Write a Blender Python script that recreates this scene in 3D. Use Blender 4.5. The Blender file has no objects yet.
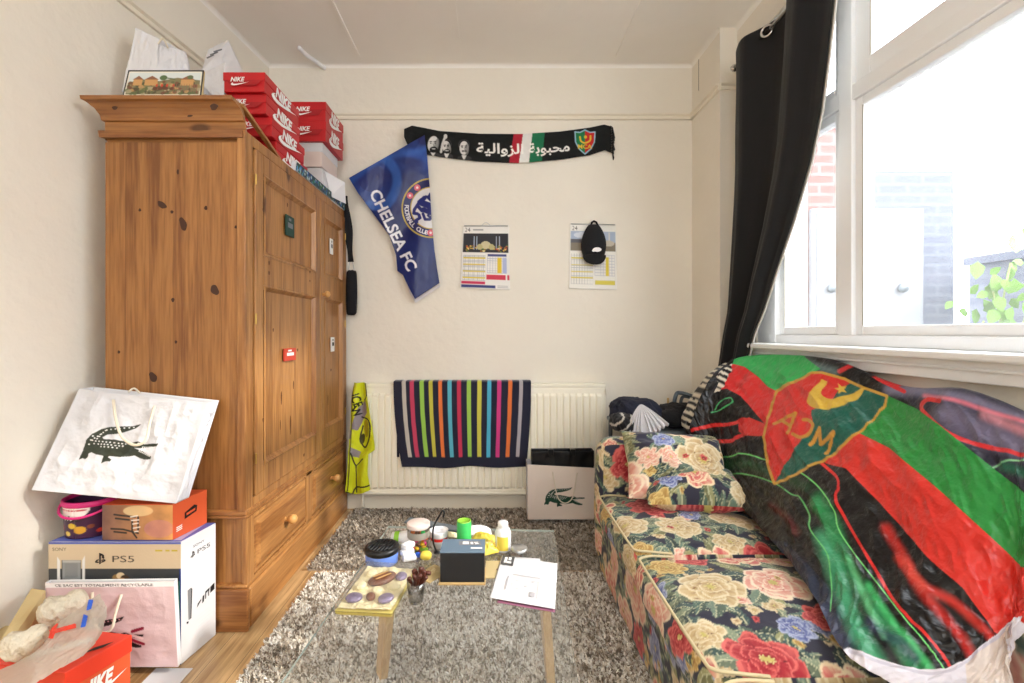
import bpy, math, random
import numpy as np
from mathutils import Vector, Matrix

sc = bpy.context.scene
COL = sc.collection
S = 470.0            # focal length in pixels (frame 1024 x 683)
PX, PY, CH = 493.0, 332.0, 1.10   # vanishing point, camera height
# ---------------------------------------------------------------- camera
cam_d = bpy.data.cameras.new('camera')
cam_d.sensor_width = 36.0
cam_d.lens = S / 1024 * 36.0
cam_d.shift_x = (512 - PX) / 1024
cam_d.shift_y = -(341.5 - PY) / 1024
cam_d.clip_start = 0.02
cam = bpy.data.objects.new('camera', cam_d)
cam.location = (0, 0, CH)
cam.rotation_euler = (math.pi / 2, 0, 0)
COL.objects.link(cam)
sc.camera = cam
# ---------------------------------------------------------------- sky, sun, exposure
world = bpy.data.worlds.new('sky')
sc.world = world
world.use_nodes = True
wn = world.node_tree
bg = wn.nodes['Background']
bg.inputs['Color'].default_value = (0.90, 0.95, 1.0, 1)
bg.inputs['Strength'].default_value = 7.0
sun_d = bpy.data.lights.new('sun', 'SUN')
sun_d.energy = 2.6
sun_d.angle = math.radians(4)
sun_d.color = (1.0, 0.95, 0.86)
sun = bpy.data.objects.new('sun', sun_d)
SUN_FROM = Vector((1.0, -0.30, 0.62))
sun.rotation_euler = SUN_FROM.to_track_quat('Z', 'Y').to_euler()
COL.objects.link(sun)
def portal(name, loc, rot, sx, sy):
    d = bpy.data.lights.new(name, 'AREA'); d.shape = 'RECTANGLE'; d.size = sx; d.size_y = sy
    d.cycles.is_portal = True
    o = bpy.data.objects.new(name, d); o.location = loc; o.rotation_euler = rot; COL.objects.link(o)
portal('window_portal', (1.52, 0.95, 1.95), (0, math.pi / 2, 0), 1.8, 2.9)
portal('fill_window_portal', (-0.1, -2.12, 1.85), (math.pi / 2, 0, 0), 1.9, 1.2)
sc.view_settings.view_transform = 'Standard'
sc.view_settings.look = 'None'
sc.view_settings.gamma = 1.0
sc.view_settings.use_curve_mapping = False
sc.view_settings.exposure = 0.66
sc.cycles.use_denoising = True
sc.cycles.max_bounces = 10
sc.cycles.diffuse_bounces = 6
sc.cycles.transparent_max_bounces = 16
sc.cycles.sample_clamp_indirect = 6.0
sc.cycles.caustics_reflective = False
sc.cycles.caustics_refractive = False

# ---------------------------------------------------------------- numpy helpers
def lin(c):
    c = np.asarray(c, float) / 255.0
    return np.where(c <= 0.04045, c / 12.92, ((c + 0.055) / 1.055) ** 2.4)
def L4(r, g, b):
    return tuple(lin((r, g, b))) + (1.0,)
def PT(px, py, Y):
    return np.array([(px - PX) * Y / S, Y, CH - (py - PY) * Y / S])
def smooth(t):
    return t * t * (3 - 2 * t)
def vnoise(x, y, seed=0):
    x = np.asarray(x, float); y = np.asarray(y, float)
    xi = np.floor(x).astype(np.int64); yi = np.floor(y).astype(np.int64)
    xf = smooth(x - xi); yf = smooth(y - yi)
    def h(a, b):
        n = (a * 374761393 + b * 668265263 + seed * 1442695041) & 0x7fffffff
        n = ((n ^ (n >> 13)) * 1274126177) & 0x7fffffff
        n = n ^ (n >> 16)
        return (n & 0xffff) / 65535.0
    a = h(xi, yi) * (1 - xf) + h(xi + 1, yi) * xf
    b = h(xi, yi + 1) * (1 - xf) + h(xi + 1, yi + 1) * xf
    return a * (1 - yf) + b * yf
def fbm(x, y, seed=0, o=4):
    s = 0; a = 0.5
    for k in range(o):
        s = s + a * vnoise(x * 2 ** k, y * 2 ** k, seed + k); a *= 0.5
    return s / (1 - 0.5 ** o)
def ridge(x, y, seed=0, o=3):
    s = 0; a = 0.5
    for k in range(o):
        s = s + a * (1 - np.abs(2 * vnoise(x * 2 ** k, y * 2 ** k, seed + k) - 1)); a *= 0.5
    return s / (1 - 0.5 ** o)

class Canvas:
    """a printed pattern, later stored as the colour of a mesh's own vertices"""
    def __init__(s, x0, y0, x1, y1, res, color):
        s.x0, s.y0, s.x1, s.y1, s.res = x0, y0, x1, y1, res
        s.w = int((x1 - x0) * res) + 1; s.h = int((y1 - y0) * res) + 1
        s.a = np.zeros((s.h, s.w, 3)); s.a[:] = lin(color)
    def _win(s, x0, y0, x1, y1):
        i0 = max(0, int((x0 - s.x0) * s.res) - 1); i1 = min(s.w, int((x1 - s.x0) * s.res) + 3)
        j0 = max(0, int((y0 - s.y0) * s.res) - 1); j1 = min(s.h, int((y1 - s.y0) * s.res) + 3)
        if i1 <= i0 or j1 <= j0: return None
        X, Y = np.meshgrid(s.x0 + np.arange(i0, i1) / s.res, s.y0 + np.arange(j0, j1) / s.res)
        return i0, i1, j0, j1, X, Y
    def blend(s, win, m, color, alpha=1.0):
        i0, i1, j0, j1, X, Y = win
        c = lin(color) if not (isinstance(color, np.ndarray) and color.ndim == 3) else color
        m = (m * alpha)[..., None]
        s.a[j0:j1, i0:i1] = s.a[j0:j1, i0:i1] * (1 - m) + c * m
    def poly(s, pts, color, alpha=1.0):
        pts = np.asarray(pts, float)
        w = s._win(pts[:, 0].min(), pts[:, 1].min(), pts[:, 0].max(), pts[:, 1].max())
        if w is None: return
        X, Y = w[4], w[5]; acc = np.zeros(X.shape)
        for dx, dy in ((-.25, -.25), (.25, -.25), (-.25, .25), (.25, .25)):
            xx = X + dx / s.res; yy = Y + dy / s.res
            ins = np.zeros(X.shape, bool)
            for k in range(len(pts)):
                ax, ay = pts[k]; bx, by = pts[(k + 1) % len(pts)]
                if ay == by: continue
                c = (ay > yy) != (by > yy)
                ins ^= c & (xx < (bx - ax) * (yy - ay) / (by - ay) + ax)
            acc += ins
        s.blend(w, acc / 4, color, alpha)
    def rect(s, x0, y0, x1, y1, color, alpha=1.0):
        s.poly([(x0, y0), (x1, y0), (x1, y1), (x0, y1)], color, alpha)
    def ell(s, cx, cy, rx, ry, color, alpha=1.0, ang=0):
        R = max(rx, ry); w = s._win(cx - R, cy - R, cx + R, cy + R)
        if w is None: return
        X, Y = w[4] - cx, w[5] - cy
        ca, sa = math.cos(ang), math.sin(ang)
        u = (X * ca + Y * sa) / rx; v = (-X * sa + Y * ca) / ry
        d = (np.sqrt(u * u + v * v) - 1) * min(rx, ry) * s.res
        s.blend(w, np.clip(0.5 - d, 0, 1), color, alpha)
    def stroke(s, pts, width, color, alpha=1.0, soft=0.0):
        pts = np.asarray(pts, float)
        W = width / 2 + soft
        w = s._win(pts[:, 0].min() - W, pts[:, 1].min() - W, pts[:, 0].max() + W, pts[:, 1].max() + W)
        if w is None: return
        X, Y = w[4], w[5]; D = np.full(X.shape, 1e9)
        for k in range(len(pts) - 1):
            a, b = pts[k], pts[k + 1]; d = b - a; l = max(1e-9, (d * d).sum())
            t = np.clip(((X - a[0]) * d[0] + (Y - a[1]) * d[1]) / l, 0, 1)
            D = np.minimum(D, np.hypot(X - a[0] - t * d[0], Y - a[1] - t * d[1]))
        if soft > 0: m = np.clip((W - D) / (2 * soft), 0, 1); m = smooth(m)
        else: m = np.clip((width / 2 - D) * s.res + 0.5, 0, 1)
        s.blend(w, m, color, alpha)
    def curve(s, pts, width, color, alpha=1.0, soft=0.0):
        s.stroke(spline(pts, 8), width, color, alpha, soft)
    def tris(s, V, T, color, alpha=1.0):
        w = s._win(V[:, 0].min(), V[:, 1].min(), V[:, 0].max(), V[:, 1].max())
        if w is None: return
        i0, i1, j0, j1, X, Y = w; acc = np.zeros(X.shape)
        subs = ((-.25, -.25), (.25, -.25), (-.25, .25), (.25, .25))
        for n, (dx, dy) in enumerate(subs):
            m = np.zeros(X.shape, bool)
            for t in T:
                P = V[list(t)]
                a0 = max(i0, int((P[:, 0].min() - s.x0) * s.res) - 1); a1 = min(i1, int((P[:, 0].max() - s.x0) * s.res) + 3)
                b0 = max(j0, int((P[:, 1].min() - s.y0) * s.res) - 1); b1 = min(j1, int((P[:, 1].max() - s.y0) * s.res) + 3)
                if a1 <= a0 or b1 <= b0: continue
                xx = X[b0 - j0:b1 - j0, a0 - i0:a1 - i0] + dx / s.res; yy = Y[b0 - j0:b1 - j0, a0 - i0:a1 - i0] + dy / s.res
                A, B, Cc = P
                e0 = (B[0] - A[0]) * (yy - A[1]) - (B[1] - A[1]) * (xx - A[0])
                e1 = (Cc[0] - B[0]) * (yy - B[1]) - (Cc[1] - B[1]) * (xx - B[0])
                e2 = (A[0] - Cc[0]) * (yy - Cc[1]) - (A[1] - Cc[1]) * (xx - Cc[0])
                m[b0 - j0:b1 - j0, a0 - i0:a1 - i0] |= ((e0 >= 0) & (e1 >= 0) & (e2 >= 0)) | ((e0 <= 0) & (e1 <= 0) & (e2 <= 0))
            acc += m
        s.blend(w, acc / 4, color, alpha)
    def text(s, body, cx, cy, h, color, ang=0, shear=0, bold=0, width=None, flip=False, alpha=1.0):
        """centred text; y grows downwards on the canvas; ang in degrees clockwise"""
        V, T = text_mesh(body, shear, bold)
        V = V * (h / 0.70)
        if width: V = V * np.array([width / max(1e-6, np.ptp(V[:, 0])), 1])
        if flip: V = V * np.array([-1, 1])
        a = math.radians(ang); ca, sa = math.cos(a), math.sin(a)
        x = V[:, 0]; y = -V[:, 1]
        s.tris(np.stack([cx + x * ca - y * sa, cy + x * sa + y * ca], 1), T, color, alpha)
    def at(s, x, y):
        fx = np.clip((x - s.x0) * s.res, 0, s.w - 1.001); fy = np.clip((y - s.y0) * s.res, 0, s.h - 1.001)
        i = fx.astype(int); j = fy.astype(int); u = (fx - i)[..., None]; v = (fy - j)[..., None]
        A = s.a
        return (A[j, i] * (1 - u) + A[j, i + 1] * u) * (1 - v) + (A[j + 1, i] * (1 - u) + A[j + 1, i + 1] * u) * v

_tm = {}
def text_mesh(body, shear=0, bold=0):
    k = (body, shear, bold)
    if k not in _tm:
        c = bpy.data.curves.new('lettering', 'FONT'); c.body = body; c.shear = shear; c.offset = bold; c.resolution_u = 3
        o = bpy.data.objects.new('lettering', c); COL.objects.link(o); bpy.context.view_layer.update()
        m = bpy.data.meshes.new_from_object(o)
        m.calc_loop_triangles()
        V = np.array([v.co[:2] for v in m.vertices]); T = [tuple(t.vertices) for t in m.loop_triangles]
        bpy.data.objects.remove(o); bpy.data.meshes.remove(m); bpy.data.curves.remove(c)
        mid = np.array([(V[:, 0].min() + V[:, 0].max()) / 2, 0.35 if V[:, 1].max() < 0.78 else 0.35])
        V = V - mid
        _tm[k] = (V, T)
    V, T = _tm[k]
    return V.copy(), T

def spline(pts, n=8):
    P = np.asarray(pts, float); out = []
    Q = np.vstack([2 * P[0] - P[1], P, 2 * P[-1] - P[-2]])
    for k in range(1, len(Q) - 2):
        for t in np.linspace(0, 1, n, endpoint=False):
            a, b, c, d = Q[k - 1:k + 3]
            out.append(0.5 * (2 * b + (c - a) * t + (2 * a - 5 * b + 4 * c - d) * t * t + (3 * b - a - 3 * c + d) * t ** 3))
    out.append(P[-1])
    return np.array(out)

# ---------------------------------------------------------------- materials
M = {}
def mat(name, rgb, rough=0.6, metal=0.0, bump=0.0, bscale=60.0, sheen=0.0, spec=0.5, trans=0.0, ior=1.45, alpha=1.0, var=0.0, vscale=8.0, emit=0.0):
    m = bpy.data.materials.new(name); m.use_nodes = True; nt = m.node_tree
    b = nt.nodes['Principled BSDF']
    b.inputs['Base Color'].default_value = L4(*rgb); b.inputs['Roughness'].default_value = rough
    b.inputs['Metallic'].default_value = metal; b.inputs['Specular IOR Level'].default_value = spec
    b.inputs['Transmission Weight'].default_value = trans; b.inputs['IOR'].default_value = ior
    b.inputs['Alpha'].default_value = alpha; b.inputs['Sheen Weight'].default_value = sheen
    tc = nt.nodes.new('ShaderNodeTexCoord')
    if var > 0:
        n = nt.nodes.new('ShaderNodeTexNoise'); n.inputs['Scale'].default_value = vscale; n.inputs['Detail'].default_value = 5
        nt.links.new(tc.outputs['Object'], n.inputs['Vector'])
        mx = nt.nodes.new('ShaderNodeMix'); mx.data_type = 'RGBA'
        mx.inputs['A'].default_value = L4(*[max(0, c * (1 - var)) for c in rgb]); mx.inputs['B'].default_value = L4(*[min(255, c * (1 + var)) for c in rgb])
        nt.links.new(n.outputs['Fac'], mx.inputs['Factor']); nt.links.new(mx.outputs['Result'], b.inputs['Base Color'])
    if bump > 0:
        n = nt.nodes.new('ShaderNodeTexNoise'); n.inputs['Scale'].default_value = bscale; n.inputs['Detail'].default_value = 4
        nt.links.new(tc.outputs['Object'], n.inputs['Vector'])
        bp = nt.nodes.new('ShaderNodeBump'); bp.inputs['Strength'].default_value = bump; bp.inputs['Distance'].default_value = 0.01
        nt.links.new(n.outputs['Fac'], bp.inputs['Height']); nt.links.new(bp.outputs['Normal'], b.inputs['Normal'])
    M[name] = m
    return m
def matprint(name, rough=0.6, sheen=0.0, bump=0.0, bscale=300.0, spec=0.5, alpha=1.0, aniso=0.0):
    m = mat(name, (200, 200, 200), rough, bump=bump, bscale=bscale, sheen=sheen, spec=spec, alpha=alpha)
    nt = m.node_tree; a = nt.nodes.new('ShaderNodeAttribute'); a.attribute_name = 'Col'
    nt.links.new(a.outputs['Color'], nt.nodes['Principled BSDF'].inputs['Base Color'])
    return m
def glassy(name, rgb=(245, 250, 250), rough=0.02, tint=1.0, k=1.0):
    """thin clear sheet: light passes straight, the surface mirrors by angle"""
    m = bpy.data.materials.new(name); m.use_nodes = True; nt = m.node_tree; nt.nodes.clear()
    o = nt.nodes.new('ShaderNodeOutputMaterial'); mx = nt.nodes.new('ShaderNodeMixShader')
    t = nt.nodes.new('ShaderNodeBsdfTransparent'); g = nt.nodes.new('ShaderNodeBsdfGlossy')
    lw_ = nt.nodes.new('ShaderNodeLayerWeight'); lw_.inputs['Blend'].default_value = 0.5
    f = nt.nodes.new('ShaderNodeMath'); f.operation = 'POWER'; f.inputs[1].default_value = 5.0; nt.links.new(lw_.outputs['Facing'], f.inputs[0])
    mu = nt.nodes.new('ShaderNodeMath'); mu.operation = 'MULTIPLY_ADD'; mu.inputs[1].default_value = 0.92 * k; mu.inputs[2].default_value = 0.045 * k
    t.inputs['Color'].default_value = L4(*rgb); g.inputs['Roughness'].default_value = rough
    nt.links.new(f.outputs[0], mu.inputs[0]); nt.links.new(mu.outputs[0], mx.inputs['Fac'])
    nt.links.new(t.outputs[0], mx.inputs[1]); nt.links.new(g.outputs[0], mx.inputs[2]); nt.links.new(mx.outputs[0], o.inputs['Surface'])
    M[name] = m
    return m
def film(name, rgb, op):
    """cloudy thin plastic: part clear, part milky"""
    m = glassy(name, (250, 250, 250), 0.12, k=1.3); nt = m.node_tree
    o = [n for n in nt.nodes if n.type == 'OUTPUT_MATERIAL'][0]; mx = o.inputs['Surface'].links[0].from_node
    d = nt.nodes.new('ShaderNodeBsdfDiffuse'); d.inputs['Color'].default_value = L4(*rgb)
    tl = nt.nodes.new('ShaderNodeBsdfTranslucent'); tl.inputs['Color'].default_value = L4(*rgb)
    a = nt.nodes.new('ShaderNodeMixShader'); a.inputs['Fac'].default_value = 0.4
    nt.links.new(d.outputs[0], a.inputs[1]); nt.links.new(tl.outputs[0], a.inputs[2])
    b = nt.nodes.new('ShaderNodeMixShader'); b.inputs['Fac'].default_value = op
    nt.links.new(mx.outputs[0], b.inputs[1]); nt.links.new(a.outputs[0], b.inputs[2]); nt.links.new(b.outputs[0], o.inputs['Surface'])
    return m
def pine(name, axis, dark, light, scale=1.0, plank=None, rough=0.38):
    """pine boards: growth rings stretched along the grain axis, a few soft knots"""
    m = bpy.data.materials.new(name); m.use_nodes = True; nt = m.node_tree; b = nt.nodes['Principled BSDF']; b.inputs['Roughness'].default_value = rough
    N, K = nt.nodes.new, nt.links.new
    tc = N('ShaderNodeTexCoord'); sep = N('ShaderNodeSeparateXYZ'); K(tc.outputs['Object'], sep.inputs[0])
    mp = N('ShaderNodeMapping'); s = [13.0 * scale] * 3; s['XYZ'.index(axis)] = 0.75 * scale
    mp.inputs['Scale'].default_value = s
    K(tc.outputs['Object'], mp.inputs['Vector'])
    vec = mp.outputs['Vector']
    rnd = None
    if plank:
        pa, pw = plank
        q = N('ShaderNodeMath'); q.operation = 'DIVIDE'; q.inputs[1].default_value = pw; K(sep.outputs[pa], q.inputs[0])
        fl = N('ShaderNodeMath'); fl.operation = 'FLOOR'; K(q.outputs[0], fl.inputs[0])
        wh = N('ShaderNodeTexWhiteNoise'); wh.noise_dimensions = '1D'; K(fl.outputs[0], wh.inputs['W']); rnd = wh
        va = N('ShaderNodeVectorMath'); va.operation = 'SCALE'; va.inputs['Scale'].default_value = 7.0; K(wh.outputs['Color'], va.inputs[0])
        vb = N('ShaderNodeVectorMath'); vb.operation = 'ADD'; K(vec, vb.inputs[0]); K(va.outputs[0], vb.inputs[1]); vec = vb.outputs[0]
    n1 = N('ShaderNodeTexNoise'); n1.inputs['Scale'].default_value = 1.1; n1.inputs['Detail'].default_value = 3; n1.inputs['Distortion'].default_value = 0.6; K(vec, n1.inputs['Vector'])
    mul = N('ShaderNodeMath'); mul.operation = 'MULTIPLY'; mul.inputs[1].default_value = 14.0; K(n1.outputs['Fac'], mul.inputs[0])
    sn = N('ShaderNodeMath'); sn.operation = 'SINE'; K(mul.outputs[0], sn.inputs[0])
    n2 = N('ShaderNodeTexNoise'); n2.inputs['Scale'].default_value = 9.0; n2.inputs['Detail'].default_value = 6; K(vec, n2.inputs['Vector'])
    ad = N('ShaderNodeMath'); ad.operation = 'MULTIPLY_ADD'; ad.inputs[1].default_value = 0.16; K(sn.outputs[0], ad.inputs[0]); K(n2.outputs['Fac'], ad.inputs[2])
    cr = N('ShaderNodeValToRGB'); cr.color_ramp.elements[0].position = 0.25; cr.color_ramp.elements[1].position = 0.75
    cr.color_ramp.elements[0].color = L4(*dark); cr.color_ramp.elements[1].color = L4(*light); K(ad.outputs[0], cr.inputs['Fac'])
    out = cr.outputs['Color']
    if rnd:
        hs = N('ShaderNodeHueSaturation'); mr = N('ShaderNodeMapRange'); mr.inputs['To Min'].default_value = 0.92; mr.inputs['To Max'].default_value = 1.06
        K(rnd.outputs['Value'], mr.inputs['Value']); K(mr.outputs[0], hs.inputs['Value']); K(out, hs.inputs['Color']); out = hs.outputs['Color']
        fr = N('ShaderNodeMath'); fr.operation = 'FRACT'; K(q.outputs[0], fr.inputs[0])
        lt = N('ShaderNodeMath'); lt.operation = 'LESS_THAN'; lt.inputs[1].default_value = (0.014 if axis == 'Y' else 0.008); K(fr.outputs[0], lt.inputs[0])
        mx = N('ShaderNodeMix'); mx.data_type = 'RGBA'; mx.inputs['B'].default_value = L4(*[c * (0.45 if axis == 'Y' else 0.75) for c in dark]); K(out, mx.inputs['A']); K(lt.outputs[0], mx.inputs['Factor']); out = mx.outputs['Result']
    # knots
    mk = N('ShaderNodeMapping'); sk = [5.2] * 3; sk['XYZ'.index(axis)] = 2.6; mk.inputs['Scale'].default_value = sk; K(tc.outputs['Object'], mk.inputs['Vector'])
    vo = N('ShaderNodeTexVoronoi'); vo.inputs['Scale'].default_value = 1.0; K(mk.outputs['Vector'], vo.inputs['Vector'])
    kr = N('ShaderNodeMapRange'); kr.inputs['From Min'].default_value = 0.075; kr.inputs['From Max'].default_value = 0.125; kr.inputs['To Min'].default_value = 0.85; kr.inputs['To Max'].default_value = 0.0
    K(vo.outputs['Distance'], kr.inputs['Value'])
    mk2 = N('ShaderNodeMix'); mk2.data_type = 'RGBA'; mk2.inputs['B'].default_value = L4(74, 40, 20); K(out, mk2.inputs['A']); K(kr.outputs[0], mk2.inputs['Factor'])
    K(mk2.outputs['Result'], b.inputs['Base Color'])
    bp = N('ShaderNodeBump'); bp.inputs['Strength'].default_value = 0.15; bp.inputs['Distance'].default_value = 0.004; K(ad.outputs[0], bp.inputs['Height']); K(bp.outputs['Normal'], b.inputs['Normal'])
    M[name] = m
    return m

# ---------------------------------------------------------------- mesh helpers
ORG = {}
class MB:
    def __init__(s): s.v = []; s.f = []; s.m = []; s.c = None
    def add(s, vs, fs, mi=0):
        o = len(s.v); s.v += [tuple(map(float, p)) for p in vs]; s.f += [tuple(i + o for i in f) for f in fs]; s.m += [mi] * len(fs); return s
    def box(s, x0, x1, y0, y1, z0, z1, mi=0):
        return s.hexa([(x0, y0, z0), (x1, y0, z0), (x1, y1, z0), (x0, y1, z0)], [(x0, y0, z1), (x1, y0, z1), (x1, y1, z1), (x0, y1, z1)], mi)
    def hexa(s, bot, top, mi=0):
        return s.add(list(bot) + list(top), [(0, 3, 2, 1), (4, 5, 6, 7), (0, 1, 5, 4), (1, 2, 6, 5), (2, 3, 7, 6), (3, 0, 4, 7)], mi)
    def tube(s, pts, r, n=10, mi=0, caps=True):
        P = [Vector(p) for p in pts]; rr = r if hasattr(r, '__len__') else [r] * len(P); vs = []; fs = []; prev = None
        for i, p in enumerate(P):
            t = (P[min(i + 1, len(P) - 1)] - P[max(i - 1, 0)]).normalized()
            if prev is None: a = t.orthogonal().normalized()
            else: a = (prev - t * prev.dot(t)).normalized()
            prev = a; b = t.cross(a)
            for k in range(n):
                th = 2 * math.pi * k / n; vs.append(p + (a * math.cos(th) + b * math.sin(th)) * rr[i])
        for i in range(len(P) - 1):
            for k in range(n):
                fs.append((i * n + k, i * n + (k + 1) % n, (i + 1) * n + (k + 1) % n, (i + 1) * n + k))
        if caps: fs.append(tuple(range(n - 1, -1, -1))); fs.append(tuple((len(P) - 1) * n + k for k in range(n)))
        return s.add(vs, fs, mi)
    def lathe(s, prof, c, axis='Z', n=28, mi=0, caps=False):
        vs = []; fs = []
        for r, h in prof:
            for k in range(n):
                th = 2 * math.pi * k / n; x, y = r * math.cos(th), r * math.sin(th)
                vs.append({'Z': (c[0] + x, c[1] + y, c[2] + h), 'X': (c[0] + h, c[1] + x, c[2] + y), 'Y': (c[0] + x, c[1] + h, c[2] + y)}[axis])
        for i in range(len(prof) - 1):
            for k in range(n):
                fs.append((i * n + k, i * n + (k + 1) % n, (i + 1) * n + (k + 1) % n, (i + 1) * n + k))
        if caps: fs.append(tuple(range(n - 1, -1, -1))); fs.append(tuple((len(prof) - 1) * n + k for k in range(n)))
        return s.add(vs, fs, mi)
    def grid(s, P, mi=0, mask=None, closed=False):
        n, m = P.shape[:2]; fs = []
        for i in range(n - 1):
            for j in range(m - 1):
                if mask is None or mask[i, j]: fs.append((i * m + j, i * m + j + 1, (i + 1) * m + j + 1, (i + 1) * m + j))
            if closed: fs.append((i * m + m - 1, i * m, (i + 1) * m, (i + 1) * m + m - 1))
        return s.add(P.reshape(-1, 3), fs, mi)
    def flat(s, polys, o, u, v, off=0.0006, mi=0):
        """flat shapes (2-D polygons) laid on a face: origin o, axes u and v"""
        o, u, v = Vector(o), Vector(u), Vector(v); n = u.cross(v).normalized() * off
        for p in polys:
            s.add([o + u * a + v * b + n for a, b in p], [tuple(range(len(p)))], mi)
        return s
    def text(s, body, o, u, v, h, mi=0, off=0.0008, shear=0, bold=0, width=None):
        V, T = text_mesh(body, shear, bold); V = V * (h / 0.7)
        if width: V = V * np.array([width / np.ptp(V[:, 0]), 1])
        o, u, v = Vector(o), Vector(u).normalized(), Vector(v).normalized(); n = u.cross(v).normalized() * off
        return s.add([o + u * a + v * b + n for a, b in V], T, mi)
    def build(s, name, mats, parent=None, loc=None, smooth=False, bevel=0, seg=2, solid=0, sub=0, colors=None):
        if not isinstance(mats, (list, tuple)): mats = [mats]
        org = np.array(ORG[parent.name]) if parent else np.array(loc if loc is not None else (0, 0, 0), float)
        me = bpy.data.meshes.new(name); V = np.array(s.v) - org
        me.from_pydata(V.tolist(), [], s.f); 
        for m in mats: me.materials.append(M[m] if isinstance(m, str) else m)
        if len(mats) > 1: me.polygons.foreach_set('material_index', s.m)
        if smooth: me.polygons.foreach_set('use_smooth', [True] * len(s.f))
        if colors is not None:
            a = me.color_attributes.new('Col', 'FLOAT_COLOR', 'POINT'); c = np.ones((len(s.v), 4)); c[:, :3] = colors.reshape(-1, 3); a.data.foreach_set('color', c.ravel())
        me.update()
        o = bpy.data.objects.new(name, me); COL.objects.link(o)
        if parent: o.parent = parent
        else: o.location = org
        ORG[o.name] = org
        if solid: q = o.modifiers.new('thickness', 'SOLIDIFY'); q.thickness = solid; q.offset = -1
        if sub: q = o.modifiers.new('smooth', 'SUBSURF'); q.levels = sub; q.render_levels = sub
        if bevel: q = o.modifiers.new('bevel', 'BEVEL'); q.width = bevel; q.segments = seg; q.limit_method = 'ANGLE'; q.angle_limit = math.radians(40)
        return o
def tag(o, label=None, cat=None, group=None, kind=None):
    if label: o['label'] = label
    if cat: o['category'] = cat
    if group: o['group'] = group
    if kind: o['kind'] = kind
    return o
def thing(name, loc, label, cat, group=None):
    o = bpy.data.objects.new(name, None); o.empty_display_size = 0.05; COL.objects.link(o); o.location = loc; ORG[o.name] = np.array(loc, float)
    return tag(o, label, cat, group)
def struct(name, mb, mats, parent=None, **k):
    o = mb.build(name, mats, parent, **k)
    if not parent: o['kind'] = 'structure'
    return o
def sheet(name, P, colors, material, parent=None, loc=None, solid=0.0015, mask=None, smooth=True):
    mb = MB(); mb.grid(P, mask=mask)
    if mask is not None:      # drop loose vertices
        used = np.zeros(len(mb.v), bool)
        for f in mb.f: used[list(f)] = True
        idx = np.cumsum(used) - 1; mb.v = [v for v, k in zip(mb.v, used) if k]; mb.f = [tuple(int(idx[i]) for i in f) for f in mb.f]
        if colors is not None: colors = colors.reshape(-1, 3)[used]
    return mb.build(name, material, parent, loc, smooth=smooth, solid=solid, colors=colors)
def rbox(x0, x1, y0, y1, z0, z1, r, step, bulge=(0, 0, 0), faces='xXyYzZ'):
    """rounded, softly bulging block as one grid per side; returns verts, faces, outward normals"""
    c = np.array([(x0 + x1) / 2, (y0 + y1) / 2, (z0 + z1) / 2]); h = np.array([x1 - x0, y1 - y0, z1 - z0]) / 2
    V = []; F = []; Nn = []; off = 0
    for f in faces:
        a = 'xyz'.index(f.lower()); sg = 1 if f.isupper() else -1; b, d = (a + 1) % 3, (a + 2) % 3
        nb = max(4, int(2 * h[b] / step)); nd = max(4, int(2 * h[d] / step))
        U, W = np.meshgrid(np.linspace(-1, 1, nb), np.linspace(-1, 1, nd), indexing='ij')
        p = np.zeros(U.shape + (3,)); p[..., a] = sg * h[a]; p[..., b] = U * h[b]; p[..., d] = W * h[d]
        core = np.clip(p, -(h - r), h - r); dv = p - core; ln = np.maximum(1e-9, np.linalg.norm(dv, axis=2, keepdims=True)); n = dv / ln
        q = core + n * r
        q[..., 0] += n[..., 0] * bulge[0] * (1 - (q[..., 1] / h[1]) ** 2) * (1 - (q[..., 2] / h[2]) ** 2)
        q[..., 1] += n[..., 1] * bulge[1] * (1 - (q[..., 0] / h[0]) ** 2) * (1 - (q[..., 2] / h[2]) ** 2)
        q[..., 2] += n[..., 2] * bulge[2] * (1 - (q[..., 0] / h[0]) ** 2) * (1 - (q[..., 1] / h[1]) ** 2)
        m = U.shape[1]
        for i in range(nb - 1):
            for j in range(m - 1):
                k = off + i * m + j; F.append((k, k + m, k + m + 1, k + 1) if sg > 0 else (k, k + 1, k + m + 1, k + m))
        V.append((q + c).reshape(-1, 3)); Nn.append(n.reshape(-1, 3)); off += U.size
    return np.vstack(V), F, np.vstack(Nn)
SWOOSH = [(0.16, .60), (.05, .42), (0, .25), (.02, .12), (.08, .03), (.2, 0), (.33, .06), (.60, .25), (1.0, .60), (.62, .41), (.32, .28), (.2, .27), (.12, .32), (.10, .42)]
CROC = np.array([(487, 190), (450, 200), (400, 205), (360, 208), (325, 218), (295, 240), (275, 270), (268, 300), (270, 320), (262, 335), (260, 352), (275, 345), (290, 350), (298, 342), (302, 325), (312, 321), (335, 330), (365, 335), (362, 350), (365, 368), (380, 360), (404, 360), (405, 350), (385, 340), (392, 335), (440, 340), (470, 335), (490, 330), (510, 340), (540, 348), (568, 347), (570, 335), (545, 325), (520, 310), (495, 302), (482, 297), (510, 298), (545, 295), (585, 290), (588, 278), (550, 278), (520, 280), (505, 272), (490, 268), (465, 276), (430, 268), (390, 262), (350, 263), (340, 254), (362, 242), (405, 235), (445, 222), (470, 212)], float)
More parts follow.
